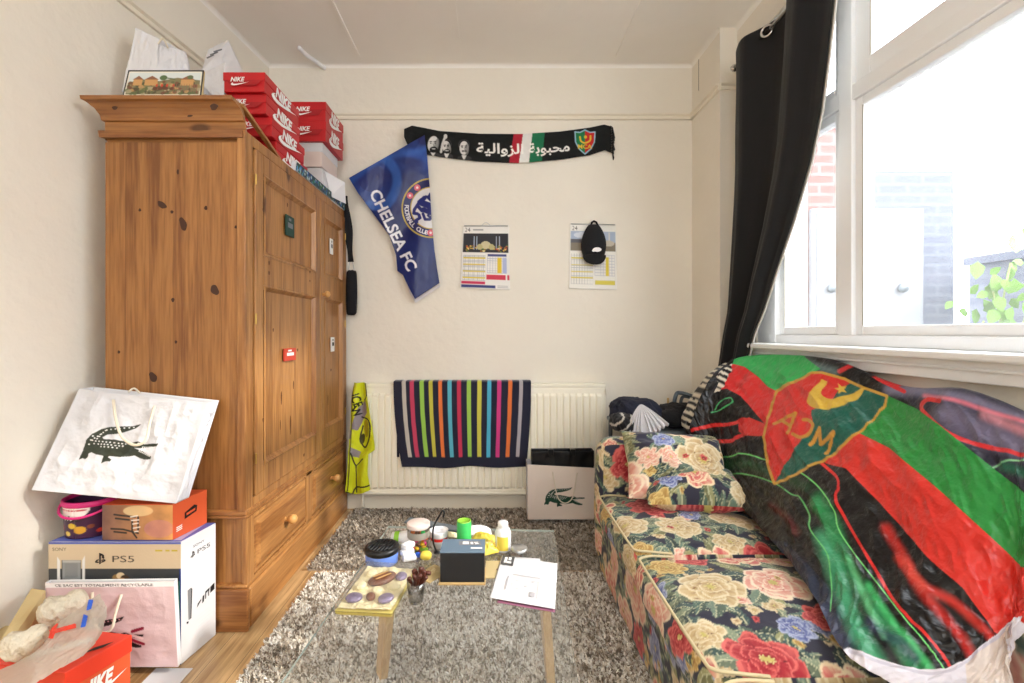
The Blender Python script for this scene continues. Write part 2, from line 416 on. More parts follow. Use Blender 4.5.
def draw_croc(cv, x, y, w, col, dots=(225, 222, 215), rot=0, ys=1.0):
    """printed crocodile, left end x, centre height y, width w (canvas y down)"""
    k = w / 328.0
    c_, s_ = math.cos(math.radians(rot)), math.sin(math.radians(rot))
    f = lambda a, b: (x + ((a - 260) * c_ - (b - 279) * ys * s_) * k, y + ((a - 260) * s_ + (b - 279) * ys * c_) * k)
    cv.poly([f(a, b) for a, b in CROC], col)
    for r, (ax, ay, bx, by, n) in enumerate([(318, 272, 440, 280, 9), (330, 284, 430, 290, 8), (345, 295, 410, 299, 5), (300, 268, 345, 224, 6), (310, 282, 330, 240, 5), (288, 285, 300, 250, 3), (350, 222, 460, 206, 7)]):
        for i in range(n):
            t = i / max(1, n - 1); a, b = f(ax + (bx - ax) * t, ay + (by - ay) * t); cv.ell(a, b, 3.6 * k, 3.0 * k, dots)
    a, b = f(497, 277); cv.ell(a, b, 5 * k, 3 * k, dots)
    for i in range(8):
        a, b = f(515 + i * 8, 294 + 0.2 * i); cv.poly([(a, b - 4 * k), (a + 6 * k, b - 4 * k), (a + 3 * k, b + 5 * k)], dots)
        a, b = f(505 + i * 7.5, 310 + i * 3.2); cv.poly([(a, b + 3 * k), (a + 6 * k, b + 4 * k), (a + 2 * k, b - 6 * k)], dots)
# ================================================================ materials
mat('plaster', (234, 228, 215), 0.85, bump=0.35, bscale=22, var=0.025, vscale=2.5)
mat('ceiling_paint', (246, 243, 237), 0.9, bump=0.2, bscale=14, var=0.03, vscale=2)
mat('gloss_cream', (234, 227, 210), 0.35, bump=0.05, bscale=40)
mat('white_gloss', (240, 242, 244), 0.3, bump=0.04, bscale=60)
mat('grey_filler', (150, 145, 132), 0.9)
mat('dark_crack', (70, 60, 48), 0.9)
mat('radiator_paint', (248, 243, 226), 0.3)
mat('radiator_gap', (120, 110, 90), 0.8)
pine('pine_side', 'Z', (122, 76, 38), (168, 116, 64), 1.0, plank=('X', 0.088))
pine('pine_side_h', 'X', (122, 74, 38), (164, 112, 62), 1.0)
pine('pine_front', 'Z', (134, 86, 44), (182, 130, 76), 1.0)  # both front pines toned lighter than the sides: window light in the colour
pine('pine_front_h', 'Y', (134, 84, 42), (180, 128, 74), 1.0)
pine('floor_boards', 'Y', (150, 112, 70), (212, 178, 130), 0.9, plank=('X', 0.105), rough=0.35)
pine('oak_leg', 'Z', (186, 150, 100), (216, 184, 134), 2.5)
mat('knot', (66, 36, 20), 0.5)
mat('knob_wood', (206, 154, 92), 0.35, var=0.1, vscale=20)
mat('groove', (84, 50, 24), 0.8)
mat('brass', (196, 160, 90), 0.35, metal=0.8)
mat('chrome', (210, 208, 205), 0.2, metal=1.0)
mat('curtain_cloth', (17, 17, 19), 0.85, sheen=0.08, bump=0.2, bscale=500)
mat('curtain_lining', (206, 204, 198), 0.9)
mat('black_plastic', (18, 18, 20), 0.35)
mat('black_cloth', (22, 22, 26), 0.85, bump=0.4, bscale=260)
mat('navy_cloth', (26, 30, 48), 0.85, bump=0.3, bscale=260)
mat('white_cloth', (216, 214, 216), 0.85, bump=0.2, bscale=260)
mat('rope_white', (222, 212, 192), 0.7, bump=0.3, bscale=400)
mat('piping_cream', (214, 200, 160), 0.7)
mat('red_card', (190, 22, 30), 0.4)
mat('red_card_dark', (166, 18, 26), 0.4)
mat('print_white', (244, 242, 240), 0.5)
mat('print_black', (22, 22, 24), 0.5)
mat('print_grey', (128, 128, 132), 0.5)
mat('orange_card', (216, 92, 52), 0.45)
mat('orange_red_card', (222, 62, 40), 0.42)
mat('white_card', (216, 216, 219), 0.5)
mat('pink_white_card', (226, 208, 200), 0.5)
mat('tan_card', (196, 164, 112), 0.7, bump=0.05)
mat('pale_card', (200, 178, 130), 0.7, var=0.08)
mat('paper', (220, 219, 222), 0.6)
mat('paper_crumple', (206, 196, 176), 0.75, bump=1.0, bscale=55)
mat('green_can', (66, 190, 96), 0.35, var=0.12, vscale=60)
mat('green_plastic', (140, 196, 60), 0.4)
mat('blue_plastic', (100, 130, 205), 0.35)
mat('blue_print', (40, 90, 200), 0.5)
mat('red_print', (214, 60, 40), 0.5)
mat('slate_card', (96, 118, 138), 0.35)
mat('yellow_pack', (232, 208, 84), 0.35)
mat('white_plastic', (240, 240, 242), 0.3)
mat('brown_pod', (84, 42, 30), 0.35, bump=0.5, bscale=90)
mat('grey_metal', (104, 112, 118), 0.4, metal=0.3)
mat('tube_metal', (92, 102, 112), 0.35, metal=0.7)
mat('aluminium', (196, 196, 196), 0.3, metal=0.9)
mat('magenta', (206, 40, 120), 0.4)
mat('purple_dark', (52, 22, 50), 0.35)
mat('candy_red', (200, 40, 34), 0.4)
mat('candy_yellow', (236, 190, 40), 0.4)
mat('candy_orange', (226, 120, 40), 0.4)
mat('gold_foil', (240, 228, 184), 0.4, metal=0.0, bump=0.5, bscale=120)
mat('violet_foil', (136, 122, 152), 0.3, metal=0.3, bump=0.5, bscale=90)
mat('choc_brown', (104, 58, 32), 0.35, var=0.3, vscale=40)
mat('yellow_tray', (214, 196, 104), 0.4)
mat('leaf', (92, 128, 44), 0.5, var=0.2, vscale=12)
mat('stem', (120, 130, 70), 0.6)
mat('rug_base', (160, 150, 136), 1.0)
mat('rail_wire', (230, 224, 206), 0.5)
mat('sticker_green', (26, 64, 52), 0.5)
mat('sticker_red', (200, 66, 44), 0.5)
mat('lamp_shade', (240, 236, 224), 0.8)
matprint('flag_satin', 0.30, 0.0, bump=0.9, bscale=26)
for n, r, sh in (('print_cloth', 0.85, 0.15), ('print_satin', 0.33, 0.0), ('print_card', 0.45, 0), ('print_paper', 0.6, 0), ('print_towel', 0.95, 0.3)):
    matprint(n, r, sh, bump=(0.25 if n in ('print_towel',) else 0.08), bscale=(500 if n == 'print_towel' else 260), spec=0.3 if n == 'print_cloth' else 0.5)
film('window_glass', (225, 228, 232), 0.12)
film('table_glass', (206, 210, 202), 0.13)
glassy('clear_plastic', (240, 240, 240), 0.08, k=1.3)
film('cloudy_plastic', (196, 192, 180), 0.80)
film('tray_lid', (240, 240, 244), 0.06)
# glow of the fill lamp added unseen behind the camera
def fill_glow():
    m = mat('fill_lamp_glow', (255, 240, 215)); b = m.node_tree.nodes['Principled BSDF']
    b.inputs['Emission Color'].default_value = L4(255, 232, 200); b.inputs['Emission Strength'].default_value = 12
fill_glow()
# outdoor brick
def brick(name, c1, c2, mortar, scale):
    m = bpy.data.materials.new(name); m.use_nodes = True; nt = m.node_tree; b = nt.nodes['Principled BSDF']; b.inputs['Roughness'].default_value = 0.9
    tc = nt.nodes.new('ShaderNodeTexCoord'); mp = nt.nodes.new('ShaderNodeMapping'); mp.inputs['Rotation'].default_value = (math.pi / 2, 0, 0)
    br = nt.nodes.new('ShaderNodeTexBrick'); br.inputs['Scale'].default_value = scale
    br.inputs['Color1'].default_value = L4(*c1); br.inputs['Color2'].default_value = L4(*c2); br.inputs['Mortar'].default_value = L4(*mortar)
    br.inputs['Mortar Size'].default_value = 0.012; br.inputs['Brick Width'].default_value = 0.22 * 1; br.inputs['Row Height'].default_value = 0.075
    nt.links.new(tc.outputs['Object'], mp.inputs['Vector']); nt.links.new(mp.outputs[0], br.inputs['Vector']); nt.links.new(br.outputs['Color'], b.inputs['Base Color'])
    M[name] = m
brick('brick_grey', (80, 84, 98), (86, 90, 104), (94, 98, 110), 1.0)
brick('brick_red', (104, 70, 64), (112, 80, 74), (110, 98, 94), 1.0)
mat('door_paint', (128, 130, 136), .6); mat('yard_stone', (90, 90, 88), .9)

# ================================================================ room shell
D = 2.94; ZC = 2.77
def XL(y): return -1.40 - 0.10 * (D - y)
f = MB().box(-2.1, 1.7, -2.3, 3.1, -0.08, 0.0)
struct('floor', f, 'floor_boards')
c = MB().box(-2.1, 1.7, -2.3, 3.1, ZC, ZC + 0.08); c_o = struct('ceiling', c, 'ceiling_paint')
j = MB()
for xa, xb in ((-0.82, -0.76), (-0.205, -0.155), (0.74, 0.77)):
    j.box(xa, xa + 0.016, 0.6, 2.84, ZC - 0.008, ZC + 0.002)
j.box(-1.45, 1.3, 2.30, 2.318, ZC - 0.003, ZC + 0.002)
j.build('panel_joint', 'ceiling_paint', c_o)
struct('wall_back', MB().box(-1.9, 1.7, D, D + 0.12, 0, ZC), 'plaster')
lw = MB(); lw.hexa([(XL(-2.3), -2.3, 0), (XL(3.0), 3.0, 0), (XL(3.0) - .15, 3.0, 0), (XL(-2.3) - .15, -2.3, 0)][::-1],
                   [(XL(-2.3), -2.3, ZC), (XL(3.0), 3.0, ZC), (XL(3.0) - .15, 3.0, ZC), (XL(-2.3) - .15, -2.3, ZC)][::-1])
struct('wall_left', lw, 'plaster')
WX = 1.34; Wy0, Wy1 = -0.42, 2.39
rw = MB().box(1.245, 1.60, 2.578, D, 0, ZC).box(WX, 1.60, Wy1, 2.578, 0, ZC).box(WX, 1.60, Wy0, Wy1, 2.60, ZC)
rw.box(WX, 1.60, -2.3, Wy0, 0, ZC).box(1.30, 1.60, Wy0, Wy1, 0, 1.012).box(1.30, WX, -2.3, Wy0, 0, 1.012).box(1.30, WX, Wy1, 2.578, 0, 1.012)
wr_o = struct('wall_right', rw, 'plaster')
MB().box(1.2442, 1.2465, 2.842, 2.846, 2.56, 2.75).build('plaster_crack', 'dark_crack', wr_o)
# rear wall; its wide window is an added fill-light opening, unseen behind the camera
re = MB().box(-2.1, -1.15, -2.3, -2.1, 0, ZC).box(0.95, 1.7, -2.3, -2.1, 0, ZC).box(-1.15, 0.95, -2.3, -2.1, 0, 1.3).box(-1.15, 0.95, -2.3, -2.1, 2.4, ZC)
struct('wall_rear', re, 'plaster')
w2 = MB()
for a, b, c_, d in ((-1.15, -1.09, 1.3, 2.4), (.89, .95, 1.3, 2.4), (-.13, -.07, 1.3, 2.4), (-1.15, .95, 1.3, 1.36), (-1.15, .95, 2.34, 2.4)):
    w2.box(a, b, -2.2, -2.14, c_, d)
w2o = struct('fill_window', w2, 'white_gloss')
MB().add([(-1.09, -2.17, 1.36), (-.13, -2.17, 1.36), (-.13, -2.17, 2.34), (-1.09, -2.17, 2.34)], [(0, 1, 2, 3)]).build('pane', 'window_glass', w2o)
MB().add([(-.07, -2.17, 1.36), (.89, -2.17, 1.36), (.89, -2.17, 2.34), (-.07, -2.17, 2.34)], [(0, 1, 2, 3)]).build('pane', 'window_glass', w2o)
# picture rail and coving
def rail_prof(): return [(0, -.030), (.014, -.030), (.014, -.018), (.008, -.008), (.020, 0.0), (.020, .006), (0, .010)]
def run(mb, p0, p1, n, z):     # profile swept from p0 to p1, n = direction into the room
    pr = rail_prof(); k = len(pr)
    vs = [(p[0] + n[0] * a, p[1] + n[1] * a, z + b) for p in (p0, p1) for a, b in pr]
    return mb.add(vs, [(i, (i + 1) % k, k + (i + 1) % k, k + i) for i in range(k)] + [tuple(range(k - 1, -1, -1)), tuple(range(k, 2 * k))])
RZ = 2.455
struct('trim_1', run(MB(), (XL(D), D), (1.245, D), (0, -1), RZ), 'gloss_cream')
struct('trim_2', run(MB(), (XL(-2.1), -2.1), (XL(D), D), (1, 0), RZ), 'gloss_cream')
r3 = run(MB(), (1.245, 2.578), (1.245, D), (-1, 0), RZ); run(r3, (1.245, 2.578), (WX, 2.578), (0, -1), RZ)
struct('trim_3', r3, 'gloss_cream')
# dark paint gap over the rail, thin
struct('trim_4', MB().box(XL(D), 1.245, D - .004, D, RZ + .010, RZ + .0135), 'grey_filler')
cv = MB()
for (p0, p1, n) in (((XL(D), D), (1.245, D), (0, -1)), ((XL(-2), -2.), (XL(D), D), (1, 0)), ((1.245, D), (1.245, 2.578), (-1, 0)), ((WX, 2.6), (WX, -2.), (-1, 0))):
    pr = [(0, ZC - .020), (.003, ZC - .009), (.009, ZC - .003), (.020, ZC - .0005)]
    cv.add([(p[0] + n[0] * a, p[1] + n[1] * a, z) for p in (p0, p1) for a, z in pr], [(i, i + 1, 4 + i + 1, 4 + i) for i in range(3)])
struct('trim_5', cv, 'ceiling_paint', smooth=True)
struct('baseboard_back', MB().box(XL(D), 1.245, D - .018, D, 0, .085).box(XL(D), 1.245, D - .012, D, .085, .10), 'gloss_cream', bevel=.003)
# ---------------------------------------------------------------- window
w1 = MB()
def bar(y0, y1, z0, z1, x0=1.36, x1=1.43, mb=w1): mb.box(x0, x1, y0, y1, z0, z1)
bar(2.24, 2.39, 1.047, 2.60, 1.345, 1.45)              # jamb
bar(Wy0, Wy0 + .07, 1.047, 2.60, 1.345, 1.45)
bar(Wy0, 2.39, 1.047, 1.088, 1.35, 1.45); bar(Wy0, 2.39, 2.54, 2.60, 1.35, 1.45)
bar(1.772, 1.842, 1.07, 2.56, 1.352, 1.44)               # main post
bar(0.52, 0.60, 1.07, 2.56, 1.352, 1.44)
bar(Wy0, 2.39, 1.975, 2.035, 1.3545, 1.439)               # transom
w1o = struct('window_1', w1, 'white_gloss', bevel=.004)
def sash(y0, y1, z0, z1, t=.04, x0=1.366):
    s = MB(); x1 = x0 + .04
    s.box(x0, x1, y0, y0 + t, z0, z1).box(x0, x1, y1 - t, y1, z0, z1).box(x0, x1, y0 + t, y1 - t, z0, z0 + t).box(x0, x1, y0 + t, y1 - t, z1 - t, z1)
    o = s.build('window_sash', 'white_gloss', w1o, bevel=.004)
    MB().add([(x0 + .017, y0 + t - .004, z0 + t - .004), (x0 + .017, y1 - t + .004, z0 + t - .004), (x0 + .017, y1 - t + .004, z1 - t + .004), (x0 + .017, y0 + t - .004, z1 - t + .004)], [(0, 1, 2, 3)]).build('pane', 'window_glass', o)
    q = MB(); q.box(x0 - .0005, x0 + .003, y1 - t - .002, y1 - t + .001, z0 + t, z1 - t); q.build('putty_line', 'grey_filler', o)
sash(1.842, 2.24, 1.088, 1.975, .035); sash(1.842, 2.24, 2.035, 2.54, .035)
sash(0.60, 1.772, 1.088, 1.975, .035); sash(0.60, 1.772, 2.035, 2.54, .07)
sash(Wy0 + .07, 0.52, 1.088, 1.975, .035); sash(Wy0 + .07, 0.52, 2.035, 2.54, .07)
st = MB().box(1.235, 1.37, Wy0 - .1, 2.30, 1.022, 1.047); MB_ap = MB().box(1.272, 1.302, Wy0 - .1, 2.28, 0.965, 1.022).box(1.262, 1.302, Wy0 - .1, 2.28, .996, 1.004)
struct('trim_6', st, 'white_gloss', bevel=.008, seg=3)
struct('trim_7', MB_ap, 'white_gloss', bevel=.003)
# ---------------------------------------------------------------- outside: yard seen through the window
struct('yard_ground', MB().box(1.62, 9, -3, 8, -0.3, -0.2), 'yard_stone')
t = thing('brick_wall', (3.2, 3.5, -.2), 'washed-out brick wall of the yard outside the window', 'wall')
MB().box(2.62, 3.43, 3.5, 3.7, -.2, 2.30).build('grey_brickwork', 'brick_grey', t)
MB().box(2.05, 2.62, 3.5, 3.7, -.2, 2.62).build('red_brickwork', 'brick_red', t)
MB().box(2.0, 2.62, 3.5, 3.7, 2.62, 2.7).build('coping', 'yard_stone', t)
t = thing('yard_door', (2.75, 3.46, -.2), 'white boarded yard door with a round handle, seen through the window', 'door')
MB().box(2.38, 3.14, 3.44, 3.49, -.2, 1.98).box(2.35, 3.17, 3.46, 3.499, -.2, 2.01).build('door_panel', 'door_paint', t, bevel=.006)
MB().lathe([(0, -.03), (.03, -.03), (.034, -.01), (.02, 0), (.012, .03)], (2.47, 3.43, 1.42), 'Y').build('handle', 'grey_metal', t, smooth=True)
MB().lathe([(0, -.03), (.03, -.03), (.034, -.01), (.02, 0), (.012, .03)], (2.98, 3.43, 1.42), 'Y').build('handle', 'grey_metal', t, smooth=True)
sw = MB().box(3.75, 3.95, -2, 3.7, -.2, 1.62).box(3.70, 4.0, -2, 3.7, 1.62, 1.68)
tag(sw.build('garden_wall', 'brick_grey', loc=(3.85, 1, -.2)), 'low grey garden wall beyond the plant outside the window', 'wall')
# leafy plant outside
t = thing('climbing_plant', (3.35, 3.0, -.2), 'leafy green climbing plant outside, against the grey brick beyond the large pane', 'plant')
random.seed(4)
stems = []
for k in range(5):
    b0 = Vector((3.22 + .05 * k, 3.1, -.2)); pts = [b0 + Vector((.08 * math.sin(k * 2 + s * 1.3), -.05 * k * .3, s * (.275 + .025 * k))) for s in range(6)]
    stems.append(pts); MB().tube([tuple(p) for p in pts], .006, 6).build('stem', 'stem', t, smooth=True)
lf = MB()
for pts in stems:
    for q in range(2, 6):
        for r in range(7):
            p = pts[q] + Vector((random.uniform(-.16, .16), random.uniform(-.1, .1), random.uniform(-.15, .12)))
            a = random.uniform(0, 6.28); L = random.uniform(.06, .11); u = Vector((math.cos(a), random.uniform(-.3, .3), math.sin(a))) * L; w = Vector((-u.z, random.uniform(-.03, .03), u.x)) * .38
            lf.add([p - u * .5, p - u * .2 + w, p + u * .2 + w * .8, p + u * .6, p + u * .2 - w * .8, p - u * .2 - w], [(0, 1, 2, 3, 4, 5)])
tag(lf.build('leaves', 'leaf', t), kind='stuff')
# ---------------------------------------------------------------- ceiling fill lamp, added unseen behind the camera
t = thing('fill_lamp', (-0.2, -0.9, ZC), 'round white fill lamp added on the ceiling, unseen behind the camera', 'lamp')
MB().lathe([(0, 0), (.05, 0), (.05, -.02), (.02, -.03)], (-.2, -.9, ZC)).build('rose', 'white_plastic', t, smooth=True)
MB().lathe([(.14, -.05), (.15, -.08), (.13, -.12), (.07, -.145), (0, -.15)], (-.2, -.9, ZC)).build('fill_lamp_cover', 'fill_lamp_glow', t, smooth=True)
MB().tube([(-.2, -.9, ZC - .02), (-.2, -.9, ZC - .06)], .02).build('stem', 'white_plastic', t)
# curved cable conduit on the ceiling
cp = [PT(325, 68, 2.92), PT(316, 66, 2.86), PT(306, 58, 2.80), PT(299, 50, 2.74)]
cp = spline([(p[0], p[1], ZC - .012 - .004 * i) for i, p in enumerate(cp[::-1])], 6); cp[:, 2] = ZC - .012 - np.linspace(0, .02, len(cp)) ** 1
tag(MB().tube(cp, .012, 10).build('cable_conduit', 'white_plastic', loc=tuple(cp[0]), smooth=True), 'short curved white cable cover on the ceiling above the wardrobe', 'cable cover')
# ================================================================ wardrobe
mat('knot_soft', (104, 62, 32), 0.5)
WF = -0.907      # front face
Y0, Y1 = 1.722, 2.905
wd = thing('wardrobe', (-1.18, 2.3, 0), 'tall knotty pine wardrobe with two panelled doors above two drawers', 'wardrobe')
XB = -1.43
knots = lambda mb, pts, Y, mi: [mb.flat([[(math.cos(a) * rx * (1 + .15 * math.sin(3 * a + i)), math.sin(a) * rz) for a in np.linspace(0, 2 * math.pi, 18, endpoint=False)]], PT(px, py, Y), (math.cos(rot), 0, math.sin(rot)), (-math.sin(rot), 0, math.cos(rot)), .0008, mi) for i, (px, py, rx, rz, rot) in enumerate(pts)]
b = MB()
b.box(XB, WF - .032, Y0 + .012, Y1, .44, 1.80)           # upper body
b.box(WF - .034, WF - .02, Y0 + .004, Y0 + .02, .44, 1.80)
b.box(XB + .01, WF - .01, Y0 + .02, Y1, .05, .43)         # drawer unit
knots(b, [(162, 205, .019, .011, -.6), (172, 212, .006, .006, 0), (183, 224, .012, .026, .3), (140, 210, .005, .006, 0), (206, 208, .006, .008, 0), (215, 290, .014, .020, .5), (173, 300, .006, .008, 0), (176, 342, .005, .006, 0), (119, 352, .005, .006, 0), (153, 377, .013, .020, .5), (236, 227, .005, .006, 0), (178, 172, .004, .01, 0)], Y0 + .011, 1)
b.build('body', ['pine_side', 'knot'], wd)
b = MB().box(WF - .032, WF, Y0, Y0 + .055, .44, 1.84)
b.box(WF - .032, WF, Y1 - .05, Y1, .44, 1.84).box(WF - .032, WF, Y0 + .055, Y1 - .05, 1.80, 1.84).box(WF - .032, WF, Y0 + .055, Y1 - .05, .44, .475)
b.build('face_frame', 'pine_front', wd, bevel=.003)
# doors with two recessed panels
DOORKNOTS = [(268, 263, .007, .009, 1), (268, 273, .008, .008, 1), (309, 272, .008, .007, 1), (309, 281, .007, .006, 1), (284, 398, .006, .030, 0), (293, 425, .006, .045, 0), (296, 385, .005, .020, 0), (283, 425, .004, .022, 0), (300, 350, .008, .007, 0), (276, 330, .006, .008, 0), (290, 205, .006, .010, 0), (333, 370, .010, .008, 0), (330, 400, .006, .030, 0), (336, 240, .009, .008, 0), (262, 420, .006, .010, 1), (262, 210, .006, .008, 1), (314, 330, .008, .010, 1), (303, 455, .01, .008, 0)]
def door(y0, y1, panels, stick):
    z0, z1 = .48, 1.795; x0, x1 = WF - .02, WF + .006; st_ = .062 if y1 - y0 > .5 else .05
    d = MB().box(x0, x1, y0, y0 + st_, z0, z1).box(x0, x1, y1 - st_, y1, z0, z1)
    zs = [z0] + [q for p in panels for q in p] + [z1]
    for k in range(0, len(zs), 2): d.box(x0, x1, y0 + st_, y1 - st_, zs[k], zs[k + 1])
    for (a, bb) in panels: d.box(x0, x1 - .016, y0 + st_ - .005, y1 - st_ + .005, a - .005, bb + .005)
    for px, py, ry, rz, fr_ in DOORKNOTS:
        y = .905 * S / (PX - px); z = CH - (py - PY) * y / S
        if not y0 + .02 < y < y1 - .02: continue
        inpan = any(a + .01 < z < bb - .01 for a, bb in panels) and y0 + st_ < y < y1 - st_
        d.flat([[(math.cos(q) * ry * (1 + .15 * math.sin(3 * q)), math.sin(q) * rz) for q in np.linspace(0, 2 * math.pi, 16, endpoint=False)]], (x1 - (.016 if inpan else 0), y, z), (0, 1, 0), (0, 0, 1), .0006, 1)
    o = d.build('door', ['pine_front', 'knot_soft'], wd, bevel=.003)
    for (a, bb) in panels:
        mo = MB(); ya, yb = y0 + st_, y1 - st_
        for k, (t_, h) in enumerate(((.0, .003), (.016, -.006))):
            pass
        prof = [(0, x1 + .001), (.008, x1 + .004), (.014, x1 - .004), (.022, x1 - .015)]
        rings = [[(h, ya + t_, a + t_), (h, yb - t_, a + t_), (h, yb - t_, bb - t_), (h, ya + t_, bb - t_)] for t_, h in prof]
        vs = [p for r in rings for p in r]; fs = [(4 * k + i, 4 * k + (i + 1) % 4, 4 * k + 4 + (i + 1) % 4, 4 * k + 4 + i) for k in range(3) for i in range(4)]
        mo.add(vs, fs); mo.build('panel_moulding', 'pine_front', o)
        fp = MB().hexa([(x1 - .014, ya + .05, a + .05), (x1 - .014, yb - .05, a + .05), (x1 - .014, yb - .05, bb - .05), (x1 - .014, ya + .05, bb - .05)],
                       [(x1 - .011, ya + .055, a + .055), (x1 - .011, yb - .055, a + .055), (x1 - .011, yb - .055, bb - .055), (x1 - .011, ya + .055, bb - .055)])
    for z in (.62, 1.15, 1.68):
        yy = y0 if stick < 0 else y1
        MB().tube([(x1 + .001, yy, z - .02), (x1 + .001, yy, z + .02)], .004, 8).build('hinge', 'brass', o)
    return o
d1 = door(1.785, 2.452, [(.575, 1.285), (1.40, 1.72)], -1)
d2 = door(2.458, 2.862, [(.575, 1.285), (1.40, 1.72)], 1)
kx = WF + .006
MB().lathe([(.008, 0), (.009, .01), (.016, .016), (.018, .026), (.012, .036), (0, .038)], (kx, 2.49, 1.30), 'X').build('knob', 'knob_wood', d2, smooth=True)
def sticker(par, y, z, w, h, m1, m2, name='sticker'):
    s = MB().box(kx - .010 if False else kx - .0155 + .006, kx - .0045, y - w / 2, y + w / 2, z - h / 2, z + h / 2)
    s.flat([[(-w * .3, -h * .1), (w * .3, -h * .1), (w * .3, h * .15), (-w * .3, h * .15)], [(-w * .2, h * .25), (w * .1, h * .25), (w * .1, h * .38), (-w * .2, h * .38)]], (kx - .0042, y, z), (0, 1, 0), (0, 0, 1), .0006, 1)
    s.build(name, [m1, m2], par)
sticker(d1, 2.10, 1.572, .085, .09, 'sticker_green', 'print_grey')
sticker(d1, 2.10, 1.00, .12, .055, 'sticker_red', 'print_white')
sticker(d2, 2.64, 1.58, .045, .085, 'print_white', 'print_grey')
sticker(d2, 2.66, 1.03, .05, .08, 'print_white', 'print_black')
# cornice on the near end: flared profile, cut off flush at the front corner
pr = [(0.000, 1.812), (.016, 1.812), (.019, 1.836), (.001, 1.840), (.001, 1.873), (.011, 1.876), (.014, 1.893), (.027, 1.912), (.048, 1.926), (.062, 1.930), (.064, 1.942)]
cN = MB(); k = len(pr)
ring = lambda X0, X1, back: [(X0(a), Y0 + .012 - a, z) for a, z in pr]
vs = [(XB - a * .62, Y0 + .012 - a, z) for a, z in pr] + [(WF - .004 - a * .30, Y0 + .012 - a, z) for a, z in pr]
vs += [(WF - .024, Y0 + .03, 1.942), (WF - .006, Y0 + .03, 1.812), (XB, Y0 + .03, 1.942), (XB, Y0 + .03, 1.812)]
fs = [(i, k + i, k + i + 1, i + 1) for i in range(k - 1)] + [tuple(range(k, 2 * k)) + (2 * k, 2 * k + 1), (k - 1, 2 * k - 1, 2 * k, 2 * k + 2), tuple(range(k - 1, -1, -1)) + (2 * k + 3, 2 * k + 2), (2 * k + 1, 2 * k, 2 * k + 2, 2 * k + 3)]
cN.add(vs, fs)
knots(cN, [(115, 108, .010, .007, 0), (214, 107, .014, .012, .2), (190, 116, .010, .004, .1)], Y0 - .038, 1)
cN.build('cornice', ['pine_side_h', 'knot'], wd)
cL = MB(); vs = [(XB - .0 - a * .5, y, z) for y in (Y0 + .02, Y1) for a, z in pr]; cL.add(vs, [(i + 1, i, k + i, k + i + 1) for i in range(k - 1)]); 
cL.box(XB, WF - .03, Y0 + .02, Y1, 1.80, 1.835)
cL.build('top_board', 'pine_side_h', wd)
MB().hexa([(WF - .03, Y0 + .01, 1.930), (WF - .012, Y0 + .01, 1.930), (WF - .004, 2.02, 1.836), (WF - .02, 2.02, 1.836)], [(WF - .03, Y0 + .01, 1.942), (WF - .012, Y0 + .01, 1.942), (WF - .004, 2.02, 1.848), (WF - .02, 2.02, 1.848)]).build('loose_moulding', 'pine_front_h', wd)
MB().box(XB + .002, WF + .004, Y0 + .002, Y1, .424, .445).box(XB + .006, WF, Y0 + .006, Y1, .41, .424).build('waist_moulding', 'pine_side_h', wd, bevel=.006, seg=3)
# drawer unit front
u = MB().box(WF - .02, WF, Y0 + .012, 1.785, .165, .41).box(WF - .02, WF, 2.285, 2.352, .165, .41).box(WF - .02, WF, 2.868, Y1, .165, .41).box(WF - .02, WF, 1.785, 2.868, .395, .41).box(WF - .02, WF, 1.785, 2.868, .155, .175)
u.build('drawer_frame', 'pine_front', wd, bevel=.002)
for ya, yb in ((1.79, 2.28), (2.357, 2.863)):
    za, zb = .18, .39
    d = MB().box(WF - .018, WF - .002, ya, yb, za, zb); e = .018
    vs = [(WF - .002, ya + .012, za + .012), (WF - .002, yb - .012, za + .012), (WF - .002, yb - .012, zb - .012), (WF - .002, ya + .012, zb - .012),
          (WF + .008, ya + .012 + e, za + .012 + e), (WF + .008, yb - .012 - e, za + .012 + e), (WF + .008, yb - .012 - e, zb - .012 - e), (WF + .008, ya + .012 + e, zb - .012 - e)]
    d.hexa(vs[:4], vs[4:])
    o = d.build('drawer', 'pine_front_h', wd, bevel=.002)
    MB().lathe([(.010, 0), (.009, .012), (.015, .018), (.021, .030), (.019, .042), (.010, .050), (0, .051)], (WF + .008, (ya + yb) / 2, (za + zb) / 2 + .005), 'X').build('knob', 'knob_wood', o, smooth=True)
pl = MB().box(XB, WF + .010, Y0 + .016, Y1, 0, .155)
MB().box(XB - .012, WF + .010, Y0 - .004, Y0 + .015, 0, .155).build('plinth', 'pine_side_h', wd, bevel=.006, seg=3)
pl.build('plinth', 'pine_front_h', wd, bevel=.012, seg=4)
MB().box(XB, WF + .002, Y0 + .004, Y1, .155, .168).build('plinth_moulding', 'pine_front_h', wd, bevel=.005, seg=3)
